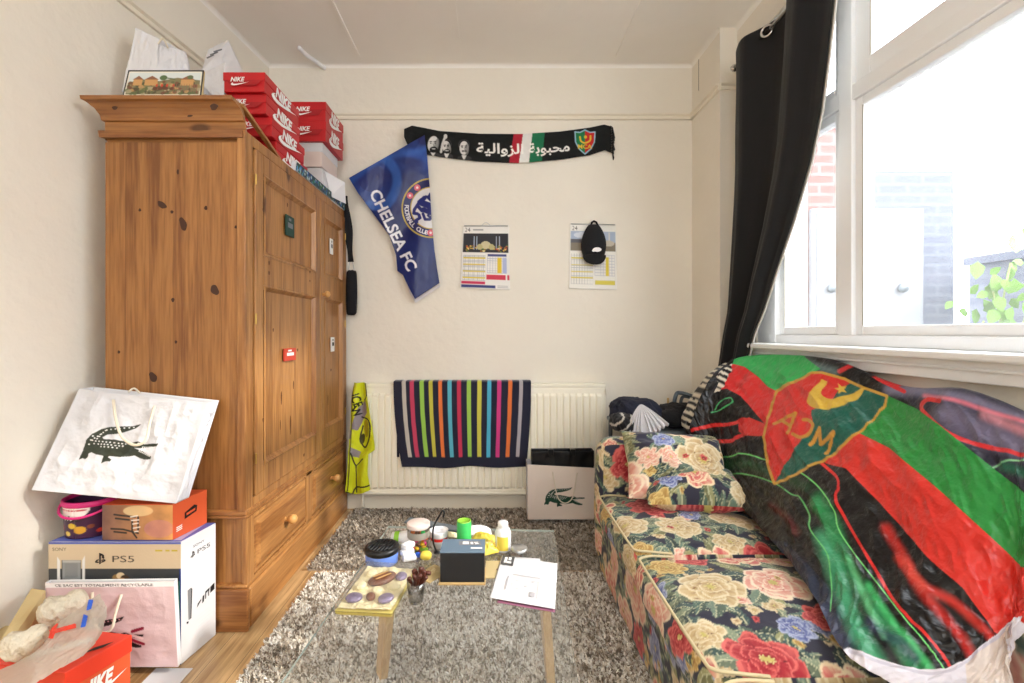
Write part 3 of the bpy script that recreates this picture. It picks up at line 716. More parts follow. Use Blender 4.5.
# ---------------------------------------------------------------- things on top of the wardrobe
TZ = 1.836
def shoebox(name, x0, x1, y0, y1, z0, h, cm, lidm, label, group=None, nike_side=True, nike_end=True, rot=0, lidh=None, txt=None):
    lidh = lidh or h * .42
    t = thing(name, ((x0 + x1) / 2, (y0 + y1) / 2, z0), label, 'shoebox', group)
    MB().box(x0 + .003, x1 - .003, y0 + .003, y1 - .003, z0, z0 + h - .003).build('box_body', cm, t, bevel=.002)
    l = MB().box(x0, x1, y0, y1, z0 + h - lidh, z0 + h)
    l.build('lid', lidm, t, bevel=.002)
    g = MB()
    # finger flap on the end
    cxx = (x0 + x1) / 2; w = (x1 - x0)
    g.flat([[(-w * .42, 0), (-w * .30, -h * .28), (w * .30, -h * .28), (w * .42, 0)]], (cxx, y0, z0 + h - lidh), (1, 0, 0), (0, 0, 1), .0025, 1)
    if nike_end:
        g.text('NIKE', (x0 + w * .36, y0, z0 + h * .62), (1, 0, 0), (0, 0, 1), h * .22, 0, .003, shear=.25, bold=.03)
        g.flat([[(a * w * .42, b_ * h * .3) for a, b_ in SWOOSH]], (x0 + w * .2, y0, z0 + h * .30), (1, 0, 0), (0, 0, 1), .003, 0)
    if nike_side:
        L = y1 - y0
        g.text('NIKE', (x1, y0 + L * .50, z0 + h * .64), (0, 1, 0), (0, 0, 1), h * .52, 0, .001, shear=.25, bold=.05, width=L * .46)
        g.flat([[(a * L * .74, b_ * h * .80) for a, b_ in SWOOSH]], (x1, y0 + L * .16, z0 + h * .04), (0, 1, 0), (0, 0, 1), .0015, 0)
    g.build('print', [('print_white' if txt is None else txt), 'red_card_dark' if cm == 'red_card' else cm], t)
    return t
names = ['lowest', 'second from the bottom', 'third from the bottom', 'topmost']
for i in range(4):
    dx = (.0, .006, -.004, .0)[i]; dy = (.10, .05, .02, .0)[i]
    shoebox('shoebox', -1.095 + dx, -.925 + dx, 1.905 + dy, 2.245 + dy, TZ + .0795 * i, .079, 'red_card', 'red_card', 'red shoebox, %s of the stack of four on the wardrobe' % names[i], 'stack of four red shoeboxes on the wardrobe')
# second stack further back
bb = thing('paper_box', (-.99, 2.70, TZ), 'crumpled pale paper-covered box under the white shoebox on the wardrobe', 'box')
MB().hexa([(-1.08, 2.56, TZ), (-.91, 2.56, TZ), (-.90, 2.80, TZ), (-1.08, 2.80, TZ)], [(-1.07, 2.57, TZ + .16), (-.93, 2.55, TZ + .155), (-.93, 2.80, TZ + .16), (-1.07, 2.80, TZ + .16)]).build('box_body', 'white_card', bb)
MB().add([(-.905, 2.62, TZ + .02), (-.93, 2.60, TZ + .155), (-.84, 2.66, TZ + .11), (-.845, 2.70, TZ + .0)], [(0, 1, 2, 3)]).build('loose_flap', 'paper', bb, solid=.001)
shoebox('shoebox', -1.07, -.925, 2.55, 2.80, TZ + .162, .13, 'pink_white_card', 'white_card', 'small white and pink shoebox under the red ones at the far end of the wardrobe', None, False, False, lidh=.05)
shoebox('shoebox', -1.09, -.90, 2.53, 2.83, TZ + .293, .105, 'red_card', 'red_card', 'lower of the two red shoeboxes at the far end of the wardrobe', 'two red shoeboxes at the far end of the wardrobe')
shoebox('shoebox', -1.09, -.90, 2.53, 2.83, TZ + .399, .105, 'red_card', 'red_card', 'upper of the two red shoeboxes at the far end of the wardrobe', 'two red shoeboxes at the far end of the wardrobe')
# long patterned flat box along the front edge
cvp = Canvas(0, 0, .73, .045, 500, (40, 60, 70)); random.seed(9)
for k in range(170):
    cvp.ell(random.uniform(0, .73), random.uniform(0, .045), random.uniform(.004, .012), random.uniform(.003, .008), random.choice([(30, 80, 160), (60, 140, 90), (210, 225, 220), (30, 40, 60), (90, 160, 200), (40, 110, 60)]), .9, random.uniform(0, 3))
t = thing('patterned_box', (-.93, 2.48, TZ + .004), 'long flat blue and green patterned box lying along the front edge of the wardrobe top', 'box')
MB().box(-.918 - .004, -.903, 2.15, 2.515, TZ + .004, TZ + .046).box(-.922, -.903, 2.515, 2.87, TZ + .004, TZ + .046).build('box_body', 'white_card', t)
yy, zz = np.meshgrid(np.linspace(2.15, 2.87, 300), np.linspace(TZ + .005, TZ + .046, 20), indexing='ij')
sheet('patterned_sleeve', np.stack([np.full(yy.shape, -.9015), yy, zz], 2), cvp.at(yy - 2.15, zz - TZ - .004), 'print_card', t, solid=.001)
# picture tin on the cornice
cvt = Canvas(0, 0, .30, .105, 700, (30, 30, 30))
cvt.rect(.006, .006, .294, .099, (230, 226, 210)); cvt.rect(.010, .010, .290, .095, (206, 214, 214))
random.seed(3)
cvt.poly([(.01, .05), (.06, .035), (.12, .045), (.2, .03), (.29, .04), (.29, .095), (.01, .095)], (120, 116, 84))
for k in range(120):
    x, y = random.uniform(.012, .288), random.uniform(.045, .093); cvt.ell(x, y, random.uniform(.004, .012), random.uniform(.003, .008), random.choice([(90, 100, 60), (150, 130, 90), (110, 70, 50), (170, 160, 130), (70, 66, 44), (190, 150, 100)]), .85)
for x, w in ((.03, .035), (.075, .05), (.215, .05)):
    cvt.rect(x, .035, x + w, .06, (196, 150, 96)); cvt.poly([(x - .004, .037), (x + w / 2, .022), (x + w + .004, .037)], (132, 86, 60))
for x in (.12, .14, .16, .185): cvt.ell(x, .072, .010, .006, (96, 56, 40)); cvt.ell(x + .004, .060, .004, .006, (200, 60, 40))
cvt.stroke([(.15, .03), (.19, .035)], .004, (70, 90, 60)); cvt.ell(.145, .03, .015, .01, (80, 104, 64)); cvt.ell(.25, .028, .012, .008, (86, 100, 66))
for x in np.arange(.19, .285, .01): cvt.stroke([(x, .055), (x, .085)], .0018, (150, 90, 80))
t = thing('picture_tin', (-1.205, 1.70, 1.942), 'flat tin with a painted village scene standing at the near edge of the wardrobe', 'tin')
tx0, tx1 = -1.336, -1.045; ty = 1.69; lean = .014; TB = 1.9425
MB().hexa([(tx0, ty, TB), (tx1, ty, TB), (tx1 - .006, ty + .016, TB), (tx0 + .01, ty + .026, TB)], [(tx0 + .014, ty + lean, TB + .108), (tx1 - .002, ty + lean, TB + .108), (tx1 - .006, ty + lean + .014, TB + .106), (tx0 + .016, ty + lean + .024, TB + .106)]).build('tin_body', 'pale_card', t, bevel=.004)
uu, vv = np.meshgrid(np.linspace(0, 1, 200), np.linspace(0, 1, 70), indexing='ij')
PX_ = np.stack([tx0 + .003 + .012 * (1 - vv) + uu * (tx1 - tx0 - .007 - .010 * (1 - vv)), ty - .0015 + lean * (1 - vv), TB + .002 + .104 * (1 - vv)], 2)
sheet('picture_lid', PX_, cvt.at(uu * .30, vv * .105), 'print_card', t, solid=.001)
# white paper carrier bags behind the tin
def crumple_sheet(c, n=40, amp=.012, seed=1, fr=5):
    a, b, c2, d = [np.array(q, float) for q in c]; u, v = np.meshgrid(np.linspace(0, 1, n), np.linspace(0, 1, n), indexing='ij'); u = u[..., None]; v = v[..., None]
    P = (a * (1 - u) + b * u) * (1 - v) + (d * (1 - u) + c2 * u) * v
    nn = np.cross(b - a, d - a); nn /= np.linalg.norm(nn)
    return P + nn * ((ridge(u * fr, v * fr, seed) - .6) * amp)
t = thing('paper_bag', (-1.28, 2.0, TZ), 'white paper carrier bag leaning on the wall behind the picture tin', 'bag')
for nm, cs, sd in (('front_panel', [PT(122, 92, 1.84), PT(156, 92, 1.86), PT(159.5, 39, 1.88), PT(135.5, 28, 1.87)], 1), ('side_panel', [PT(156, 92, 1.86), PT(196, 92, 1.98), PT(186, 52, 1.96), PT(159.5, 45, 1.88)], 2), ('back_panel', [PT(122, 92, 1.84), PT(160, 92, 2.0), PT(186, 52, 1.96), PT(135.5, 28, 1.87)], 6)):
    P = crumple_sheet(cs, seed=sd); sheet(nm, P, None, 'paper', t)
MB().tube(spline([PT(158, 44, 1.875), PT(163, 38.5, 1.88), PT(168, 48, 1.885)], 8), .003, 8).build('handle', 'rope_white', t, smooth=True)
t = thing('paper_bag', (-1.17, 2.1, TZ), 'white paper bag with grey lettering leaning beside the red shoeboxes on the wardrobe', 'bag')
for nm, cs, sd in (('front_panel', [PT(214, 96, 1.93), PT(224, 96, 1.92), PT(226, 62, 1.96), PT(195, 78, 2.0)], 3), ('side_panel', [PT(222, 98, 1.91), PT(252, 90, 2.25), PT(228, 40, 2.15), PT(202, 70, 2.0)], 4), ('back_panel', [PT(196, 90, 2.02), PT(214, 98, 1.97), PT(228, 40, 2.16), PT(208, 50, 2.12)], 5)):
    sheet(nm, crumple_sheet(cs, seed=sd, amp=.006), None, 'paper', t)
g = MB()
q0 = PT(207, 58, 2.06); 
for k in range(3): g.tube([q0 + np.array([.018 * k, -.006 * k, .010 * k]), q0 + np.array([.035 + .018 * k, -.01, .008 + .012 * k])], .003, 6)
g.build('print', 'print_grey', t)
# black bag hanging from the far corner of the wardrobe
t = thing('shoulder_bag', (-.88, 2.90, 1.20), 'small black woven bag hanging by its strap from the far end of the wardrobe', 'bag')
st_pts = spline([PT(341, 196, 2.86), PT(345, 200, 2.86), PT(348, 230, 2.87), PT(351, 262, 2.87)], 8)
mb = MB()
P = np.array([[p + np.array([d * (.022 + .006 * math.sin(i * .5)), .004 * math.sin(i * .4 + d * 2), 0]) for d in (-1, -.3, .3, 1)] for i, p in enumerate(st_pts)])
mb.grid(P); mb.build('strap', 'black_cloth', t, smooth=True, solid=.004)
for dx in (-.008, .010): MB().tube([PT(351, 262, 2.865) + np.array([dx, 0, 0]), PT(351, 272, 2.865) + np.array([dx * 2.2, 0, 0])], .003, 8).build('clip', 'aluminium', t)
V, F, N_ = rbox(-.893, -.834, 2.855, 2.885, 1.205, 1.475, .014, .006, (.006, .01, .004))
V += N_ * (.0025 * np.sin(V[:, 2:3] * 520) * np.sin(V[:, 0:1] * 520))
mb = MB(); mb.add(V, F); mb.build('bag_body', 'black_cloth', t, smooth=True)
# ================================================================ things on the back wall
def pxsheet(name, x0, x1, y0, y1, nx, ny, shape, cv, material, parent=None, loc=None, solid=.0015, top=None, bot=None):
    """cloth hung in front of the wall; shape(px,py)->distance Y; drawn between two edge curves"""
    X, T = np.meshgrid(np.linspace(x0, x1, nx), np.linspace(0, 1, ny), indexing='ij')
    a = top(X) if top else y0; b = bot(X) if bot else y1
    Yp = a + (b - a) * T
    Dd = shape(X, Yp)
    P = np.stack([(X - PX) * Dd / S, Dd, CH - (Yp - PY) * Dd / S], 2)
    return sheet(name, P, cv.at(X, Yp), material, parent, loc, solid)
# scarf
cs = Canvas(400, 118, 622, 172, 5, (20, 22, 22))
cs.poly([(516, 120), (526, 120), (519, 170), (508, 170)], (170, 34, 52)); cs.poly([(525, 120), (535, 120), (529, 170), (518, 170)], (224, 222, 218)); cs.poly([(534, 120), (546, 120), (541, 170), (528, 170)], (30, 110, 74))
ar1 = '\uFE94\uFE91\uFEEE\uFE92\uFEA4\uFEE3'; ar2 = '\uFE94\uFEF4\uFEDF\uFE8D\uFEED\uFEB0\uFEDF\uFE8D'
cs.text(ar2, 500, 148.5, 9.5, (240, 238, 232), ang=1, width=47, bold=.02); cs.text(ar1, 549, 147.5, 9.5, (240, 238, 232), ang=-4, width=41, bold=.02)
for cx, cy, s_ in ():
    cs.ell(cx, cy - 1, 6.2 * s_, 9 * s_, (226, 224, 220)); cs.ell(cx - 1, cy - 8 * s_, 6.4 * s_, 3.6 * s_, (30, 30, 30))
    cs.ell(cx - 3 * s_, cy - 2, 1.5, .8, (24, 24, 24)); cs.ell(cx + 2.6 * s_, cy - 2, 1.5, .8, (24, 24, 24)); cs.ell(cx + .4, cy + 3.2 * s_, 3 * s_, 1.2, (26, 26, 26))
    cs.stroke([(cx, cy - 1), (cx + .6, cy + 1.6)], .6, (60, 60, 60)); cs.poly([(cx - 8, cy + 15), (cx - 4, cy + 8), (cx + 4, cy + 8), (cx + 8, cy + 15)], (60, 60, 60)); cs.stroke([(cx - 3, cy + 9), (cx, cy + 13), (cx + 3, cy + 9)], 1, (210, 208, 204))
for cx, cy, s_, hair, beard, tilt in ((433, 144, 1.05, 0, 1, .2), (446.5, 147, .8, 1, 1, -.15), (464, 148, .9, 1, 0, .05)):
    wht, blk = (214, 212, 208), (24, 25, 26)
    cs.poly([(cx - 9 * s_, cy + 16), (cx - 7 * s_, cy + 10 * s_), (cx - 2, cy + 8 * s_), (cx + 3, cy + 8 * s_), (cx + 8 * s_, cy + 10.5 * s_), (cx + 9 * s_, cy + 16)], (54, 54, 54)); cs.poly([(cx - 2.4, cy + 8 * s_), (cx, cy + 13), (cx + 2.6, cy + 8 * s_)], wht)
    if hair: cs.ell(cx, cy - 3.5 * s_, 6.2 * s_, 6 * s_, (70, 70, 70)); cs.ell(cx, cy - 3.8 * s_, 5.6 * s_, 5.2 * s_, blk)
    cs.ell(cx, cy, 4.9 * s_, 7.6 * s_, wht, 1, tilt); cs.ell(cx + 3.4 * s_, cy + 1, 2.2 * s_, 6.4 * s_, (120, 119, 117), .8, tilt)
    if beard: cs.ell(cx + .6, cy + 5.4 * s_, 3.9 * s_, 3.0 * s_, blk); cs.stroke([(cx - .8, cy + 4.6 * s_), (cx + 2.0, cy + 4.6 * s_)], .8, wht)
    else: cs.stroke([(cx - 1.6, cy + 3.4 * s_), (cx + 2.2, cy + 3.4 * s_)], 1.3, blk)
    for d in (-2.1, 1.9): cs.stroke([(cx + (d - 1) * s_, cy - 2.2 * s_), (cx + (d + 1) * s_, cy - 2.4 * s_)], .9, blk); cs.ell(cx + d * s_, cy - .8 * s_, .75, .6, blk)
    cs.stroke([(cx + .2, cy - .6), (cx + .7, cy + 2.0 * s_)], .5, (90, 90, 88))
cs.stroke([(441, 152), (442.5, 144), (445, 137)], 2.2, (206, 204, 200)); cs.ell(445.5, 136.5, 1.8, 2.4, (206, 204, 200))
def shield(cv, cx, cy, w, h, rim, left, right, rw):
    o = [(cx - w / 2, cy - h * .42), (cx - w * .25, cy - h * .40), (cx, cy - h * .5), (cx + w * .25, cy - h * .40), (cx + w / 2, cy - h * .42), (cx + w * .47, cy + .0 * h), (cx + w * .3, cy + h * .28), (cx, cy + h * .5), (cx - w * .3, cy + h * .28), (cx - w * .47, cy)]
    cv.poly(o, right); cv.poly([o[0], o[1], o[2], o[7], o[8], o[9]], left); cv.stroke(o + [o[0]], rw, rim)
shield(cs, 585, 142, 20, 24, (150, 190, 210), (30, 120, 70), (196, 40, 40), 1.2)
cs.curve([(580, 137), (581, 141), (585, 143), (590, 140.5), (590.5, 136)], 1.6, (222, 190, 60)); cs.ell(585.5, 137, 1.5, 1.5, (222, 190, 60))
cs.text('MCA', 585, 146.5, 4.2, (222, 190, 60), width=14, bold=.02)
tp = lambda X: np.interp(X, [404, 412, 425, 440, 480, 520, 560, 590, 604, 610], [129, 125.5, 128, 131, 133.7, 134, 131.5, 127.5, 124.5, 126])
bt = lambda X: np.interp(X, [404, 410, 425, 440, 480, 520, 560, 590, 605, 610], [137, 149, 154, 157, 161.5, 163, 159.5, 155, 150, 152])
t = thing('football_scarf', (.1, D - .01, 2.3), 'black football scarf with white lettering, three faces and a shield, pinned on the back wall', 'scarf')
shp = lambda X, Y_: D - .012 - .010 * fbm(X * .08, Y_ * .12, 5) - .05 * np.exp(-((X - 404) / 9) ** 2)
pxsheet('scarf_body', 404, 611, 0, 0, 420, 52, shp, cs, 'print_cloth', t, top=tp, bot=bt, solid=.004)
fr = MB(); random.seed(2)
for k in range(16):
    y = 126 + k * 1.7; p = PT(610.5, y, D - .016); fr.tube([p, p + np.array([.012, -.004, -.012]), p + np.array([.018 + random.uniform(-.006, .008), -.004, -.05 - random.uniform(0, .03)])], .0035, 5)
tag(fr.build('fringe', 'black_cloth', t, smooth=True), kind='stuff')
# blue flag
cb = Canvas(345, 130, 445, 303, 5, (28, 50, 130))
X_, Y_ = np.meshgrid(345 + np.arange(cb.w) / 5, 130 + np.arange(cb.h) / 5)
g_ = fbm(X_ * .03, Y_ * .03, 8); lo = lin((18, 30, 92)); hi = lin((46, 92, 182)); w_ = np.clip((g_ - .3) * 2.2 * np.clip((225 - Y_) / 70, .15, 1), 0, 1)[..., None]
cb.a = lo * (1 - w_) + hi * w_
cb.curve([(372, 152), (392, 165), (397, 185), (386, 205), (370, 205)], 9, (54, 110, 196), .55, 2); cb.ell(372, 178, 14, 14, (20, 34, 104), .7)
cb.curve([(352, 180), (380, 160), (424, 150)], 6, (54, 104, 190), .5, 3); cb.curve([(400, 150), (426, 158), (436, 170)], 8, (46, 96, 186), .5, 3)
cx, cy = 431.5, 208
cb.ell(cx, cy, 30, 30, (190, 166, 70)); cb.ell(cx, cy, 28.6, 28.6, (26, 30, 92)); cb.ell(cx, cy, 21.2, 21.2, (190, 166, 70)); cb.ell(cx, cy, 20.2, 20.2, (226, 224, 226))
word = 'FOOTBALL CLUB'
for i, ch in enumerate(word):
    if ch == ' ': continue
    a = 176 + i * 6.9; cb.text(ch, cx + 24.8 * math.cos(math.radians(a)), cy - 24.8 * math.sin(math.radians(a)), 4.2, (226, 224, 230), ang=270 - a, bold=.02)
for a in (125, 150, 268): 
    xx, yy = cx + 24.8 * math.cos(math.radians(a)), cy - 24.8 * math.sin(math.radians(a)); cb.ell(xx, yy, 3.2, 3.2, (214, 96, 110)); cb.ell(xx, yy, 1.2, 1.2, (240, 220, 224))
kk = lambda L: [(400 + a / 9.76, 180 + b / 9.76) for a, b in L]
bl = (30, 40, 116)
for L, w in (([(240, 175), (190, 215), (215, 235)], 4.5), ([(215, 225), (285, 250), (315, 300)], 6.5), ([(190, 215), (140, 290), (135, 325), (170, 330)], 3.2), ([(180, 260), (215, 300)], 3.5), ([(185, 340), (195, 370), (155, 395), (165, 410)], 3.2), ([(225, 330), (245, 385), (290, 385), (315, 350)], 2.8), ([(275, 345), (300, 375)], 2.5), ([(295, 135), (275, 175), (300, 200)], 2.6), ([(250, 160), (300, 165)], 2.2), ([(230, 290), (300, 320)], 5)):
    cb.stroke(kk(L), w, bl)
cb.text('CHELSEA FC', 393.5, 230, 11.0, (232, 232, 238), ang=64, width=88, bold=.025)
outl = [(349, 178), (350.5, 180), (358, 193), (389, 235), (398, 265), (397.5, 272.5), (403, 274), (415, 299), (439.5, 283), (432, 230), (427, 160), (424.5, 135), (390, 155)]
def inside(X, Y, poly):
    ins = np.zeros(X.shape, bool)
    for k in range(len(poly)):
        ax, ay = poly[k]; bx, by = poly[(k + 1) % len(poly)]
        if ay == by: continue
        ins ^= ((ay > Y) != (by > Y)) & (X < (bx - ax) * (Y - ay) / (by - ay) + ax)
    return ins
t = thing('football_flag', (-.6, D - .02, 1.8), 'blue football flag with white lettering and a round lion crest on the back wall', 'flag')
# rows run from the left edge curve to the right edge curve
left = np.array([(349, 178), (358, 193), (375, 216), (389, 235), (396, 255), (397.5, 271), (403, 275), (409, 288), (415, 299)]); 
right = np.array([(424.5, 135), (427, 155), (430, 190), (432, 225), (434.5, 250), (437, 268), (439.5, 283)])
def resample(P, n):
    d = np.r_[0, np.cumsum(np.hypot(*np.diff(P, axis=0).T))]; q = np.linspace(0, d[-1], n); return np.stack([np.interp(q, d, P[:, 0]), np.interp(q, d, P[:, 1])], 1)
A_, B_ = resample(left, 260), resample(right, 260); U = np.linspace(0, 1, 170)[None, :, None]
G = A_[:, None] * (1 - U) + B_[:, None] * U
fold = .012 * np.sin((G[..., 0] - 350) * .16 + (G[..., 1] - 150) * .02 + 1.5 * np.sin(G[..., 1] * .03)) + .02 * fbm(G[..., 0] * .05, G[..., 1] * .03, 3)
Dd = D - .035 - fold
P = np.stack([(G[..., 0] - PX) * Dd / S, Dd, CH - (G[..., 1] - PY) * Dd / S], 2)
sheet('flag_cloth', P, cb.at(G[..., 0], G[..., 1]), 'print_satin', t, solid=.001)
tg = MB(); tg.add([PT(403, 274, D - .03), PT(415, 299, D - .03), PT(440, 284, D - .03), PT(440, 287, D - .028), PT(415.5, 303, D - .028), PT(409, 292, D - .028)], [(0, 1, 4, 5), (1, 2, 3, 4)])
tg.build('white_hem', 'white_cloth', t, solid=.001)
# calendars
def calendar(name, quad, cv, label, loc):
    t = thing(name, loc, label, 'calendar', None)
    c = [np.array(q, float) for q in quad]; n = 90
    u, v = np.meshgrid(np.linspace(0, 1, n), np.linspace(0, 1, n), indexing='ij'); u = u[..., None]; v = v[..., None]
    G = (c[0] * (1 - u) + c[1] * u) * (1 - v) + (c[3] * (1 - u) + c[2] * u) * v
    dd = D - .006 - .004 * v[..., 0] ** 2 * (1 + np.sin(u[..., 0] * 5))
    P = np.stack([(G[..., 0] - PX) * dd / S, dd, CH - (G[..., 1] - PY) * dd / S], 2)
    sheet('printed_sheets', P, cv.at(u[..., 0] * 48, v[..., 0] * 66), 'print_paper', t, solid=.004)
    m = (P[0, 0] + P[-1, 0]) / 2 + np.array([0, -.002, 0])
    MB().tube([P[2, 0] + np.array([0, -.004, 0]), P[-3, 0] + np.array([0, -.004, 0])], .0035, 8).build('wire_binding', 'aluminium', t, smooth=True)
    MB().tube(spline([m + np.array([-.03, 0, 0]), m + np.array([0, 0, .022]), m + np.array([.03, 0, 0])], 8), .002, 6).build('hanger', 'aluminium', t, smooth=True)
    return t
c1 = Canvas(0, 0, 48, 66, 7, (234, 232, 226))
c1.text('24', 5, 4, 4, (40, 40, 46)); c1.stroke([(11, 4), (21, 4)], 1, (150, 150, 150)); c1.rect(1, 8, 47, 28, (34, 34, 40))
for x in (12, 15, 35, 38): c1.rect(x - .5, 11, x + .5, 25, (150, 160, 176))
random.seed(7)
for k in range(60): c1.ell(random.uniform(2, 46), random.uniform(20.5, 27), random.uniform(.5, 1.6), .7, random.choice([(222, 180, 80), (150, 100, 40), (200, 80, 50), (96, 120, 50), (240, 220, 150)]))
c1.ell(24, 20, 5, 4, (200, 190, 150)); c1.ell(30, 22, 3, 3, (180, 170, 120)); c1.ell(18, 22, 3, 3, (180, 170, 120))
def cal_grid(c, x0, x1, y0, y1, nx, ny, col, w=.35):
    for x in np.linspace(x0, x1, nx): c.stroke([(x, y0), (x, y1)], w, col)
    for y in np.linspace(y0, y1, ny): c.stroke([(x0, y), (x1, y)], w, col)
cal_grid(c1, 2, 24, 31, 57, 13, 16, (170, 172, 180)); [c1.rect(2, y, 24, y + 1.2, (222, 200, 60)) for y in (33, 40, 47, 54)]
c1.rect(26, 29.5, 45, 31.5, (60, 70, 130)); cal_grid(c1, 26, 45, 32, 49, 8, 9, (170, 172, 190)); c1.rect(36, 33, 40, 49, (226, 196, 50)); c1.rect(41, 33, 45, 49, (170, 180, 214))
c1.rect(25, 51, 44, 56, (206, 50, 76)); c1.rect(45.5, 51, 47.5, 56, (206, 50, 76)); c1.rect(1, 58, 24, 61, (200, 44, 90)); c1.rect(1, 62, 34, 65, (44, 56, 120)); c1.stroke([(36, 62), (46, 62)], .7, (170, 170, 170)); c1.stroke([(36, 64), (46, 64)], .7, (170, 170, 170))
calendar('wall_calendar', [(463, 226), (509, 226), (510, 290), (460, 288)], c1, 'wall calendar with a night photo of a lit mosque, left one on the back wall', (-.05, D, 1.4))
c2 = Canvas(0, 0, 48, 66, 7, (236, 234, 226))
c2.text('24', 5, 4, 4, (40, 40, 46)); c2.rect(1, 7, 47, 27, (170, 184, 206)); c2.rect(1, 18, 47, 27, (132, 122, 104)); c2.rect(1, 15, 30, 19, (96, 96, 100)); c2.rect(40, 8, 41.4, 19, (220, 214, 206)); c2.ell(40, 19, 6, 3, (196, 186, 170)); c2.ell(12, 11, 8, 3, (214, 220, 230))
cal_grid(c2, 2, 24, 30, 61, 9, 16, (184, 184, 186)); [c2.rect(2, y, 24, y + .9, (214, 200, 70)) for y in (34, 41, 48, 54)]
cal_grid(c2, 26, 46, 31, 52, 8, 8, (198, 198, 204)); c2.rect(37, 33, 40, 52, (226, 204, 66)); c2.rect(26, 57, 46, 61, (216, 202, 80))
calendar('wall_calendar', [(570, 224), (616, 225), (617, 290), (569, 288.5)], c2, 'wall calendar half hidden behind the black cap, right one on the back wall', (.6, D, 1.4))
# cap hanging over the right calendar
t = thing('baseball_cap', (.63, D - .03, 1.5), 'black baseball cap with a small white mark, hanging over the right wall calendar', 'cap')
cc = PT(593.5, 247, D - .02); n1, n2 = 40, 28
V = []; 
for i in range(n1 + 1):
    s_ = i / n1; z = .135 - .245 * s_; w = .082 * (max(0, math.sin(math.pi * min(1, (s_ * .93 + .07)))) ** .45) * (1 - .22 * (1 - s_) ** 2); dp = .075 * (max(0, math.sin(math.pi * (s_ * .9 + .06))) ** .6)
    for k in range(n2 + 1):
        a = math.pi * k / n2; V.append((cc[0] - w * math.cos(a), cc[1] - dp * math.sin(a), cc[2] + z))
mb = MB(); mb.add(V, [(i * (n2 + 1) + k, (i + 1) * (n2 + 1) + k, (i + 1) * (n2 + 1) + k + 1, i * (n2 + 1) + k + 1) for i in range(n1) for k in range(n2)])
mb.build('crown', 'black_cloth', t, smooth=True, solid=.003)
u, v = np.meshgrid(np.linspace(-1, 1, 26), np.linspace(0, 1, 12), indexing='ij')
P = np.stack([cc[0] + u * .072 * np.sqrt(np.maximum(0, 1 - (v * .75) ** 2)), cc[1] - .072 * (1 - u ** 2 * .7) - .012 * v + .0 * u, cc[2] - .055 - v * .065 + .018 * u ** 2 * v], 2)
sheet('peak', P, None, 'black_cloth', t, solid=.004)
mb = MB().tube([cc + np.array([-.026 + .005 * 0, -.018, .118]), cc + np.array([-.012, -.016, .150]), cc + np.array([0, -.014, .158]), cc + np.array([.014, -.016, .150]), cc + np.array([.028, -.018, .118])], .006, 8)
mb.build('strap', 'black_cloth', t, smooth=True)
lg = MB(); lg.flat([[(a * .060 - .032, b_ * .030 - .010) for a, b_ in SWOOSH]], cc + np.array([.004, -.084, -.035]), (1, 0, 0), (0, 0.08, 1), .004)
lg.flat([[(math.cos(a) * .026, math.sin(a) * .014 + .004) for a in np.linspace(0, 6.28, 20, endpoint=False)]], cc + np.array([.004, -.083, -.035]), (1, 0, 0), (0, 0.08, 1), .003)
lg.build('emblem', 'print_white', t)
# nail marks
mk = MB().box(.60 + .255, .60 + .262, D - .004, D + .001, 1.755, 1.760); 
# ================================================================ radiator
t = thing('radiator', (-.07, 2.86, .1), 'cream panel radiator under the scarf on the back wall', 'radiator')
rx0, rx1, rz0, rz1, ry = -.832, .686, .10, .785, 2.862
n = int((rx1 - rx0) / .0402); mb = MB()
prof = []
for k in range(n):
    x = rx0 + .02 + k * (rx1 - rx0 - .04) / n; w = (rx1 - rx0 - .04) / n
    prof += [(x, .004), (x + w * .14, -.015), (x + w * .72, -.015), (x + w * .86, .004)]
prof.append((rx1 - .02, 0))
prof = [(rx0, .008), (rx0 + .004, 0)] + prof + [(rx1 - .004, 0), (rx1, .008)]
zs = [(rz0 + .012, .012), (rz0 + .028, 0), (rz0 + .045, 0), (rz0 + .060, 1), (rz1 - .075, 1), (rz1 - .060, 0), (rz1 - .03, 0), (rz1 - .022, .006)]
P = np.array([[(x, ry + (dy * (1 if s_ == 1 else 0)) + (s_ if s_ < 1 else 0), z) for x, dy in prof] for z, s_ in zs])
mb.grid(P); mb.build('front_panel', 'radiator_paint', t)
MB().box(rx0 + .004, rx1 - .004, ry + .002, ry + .012, rz0 + .01, rz1 - .02).box(rx0 + .004, rx1 - .004, ry + .055, ry + .065, rz0 + .01, rz1 - .02).box(rx0, rx0 + .006, ry, ry + .066, rz0 + .01, rz1).box(rx1 - .006, rx1, ry, ry + .066, rz0 + .01, rz1).build('back_panel', 'radiator_paint', t)
MB().box(rx0, rx1, ry - .004, ry + .066, rz1 - .018, rz1).box(rx0 + .003, rx1 - .003, ry - .006, ry - .002, rz0 + .012, rz0 + .026).build('top_grille', 'radiator_paint', t, bevel=.004)
for xx in (rx0 + .03, rx1 - .03): MB().tube([(xx, ry + .03, rz0 + .02), (xx, ry + .03, .03), (xx, ry + .05, .015)], .008).build('pipe', 'radiator_paint', t, smooth=True)
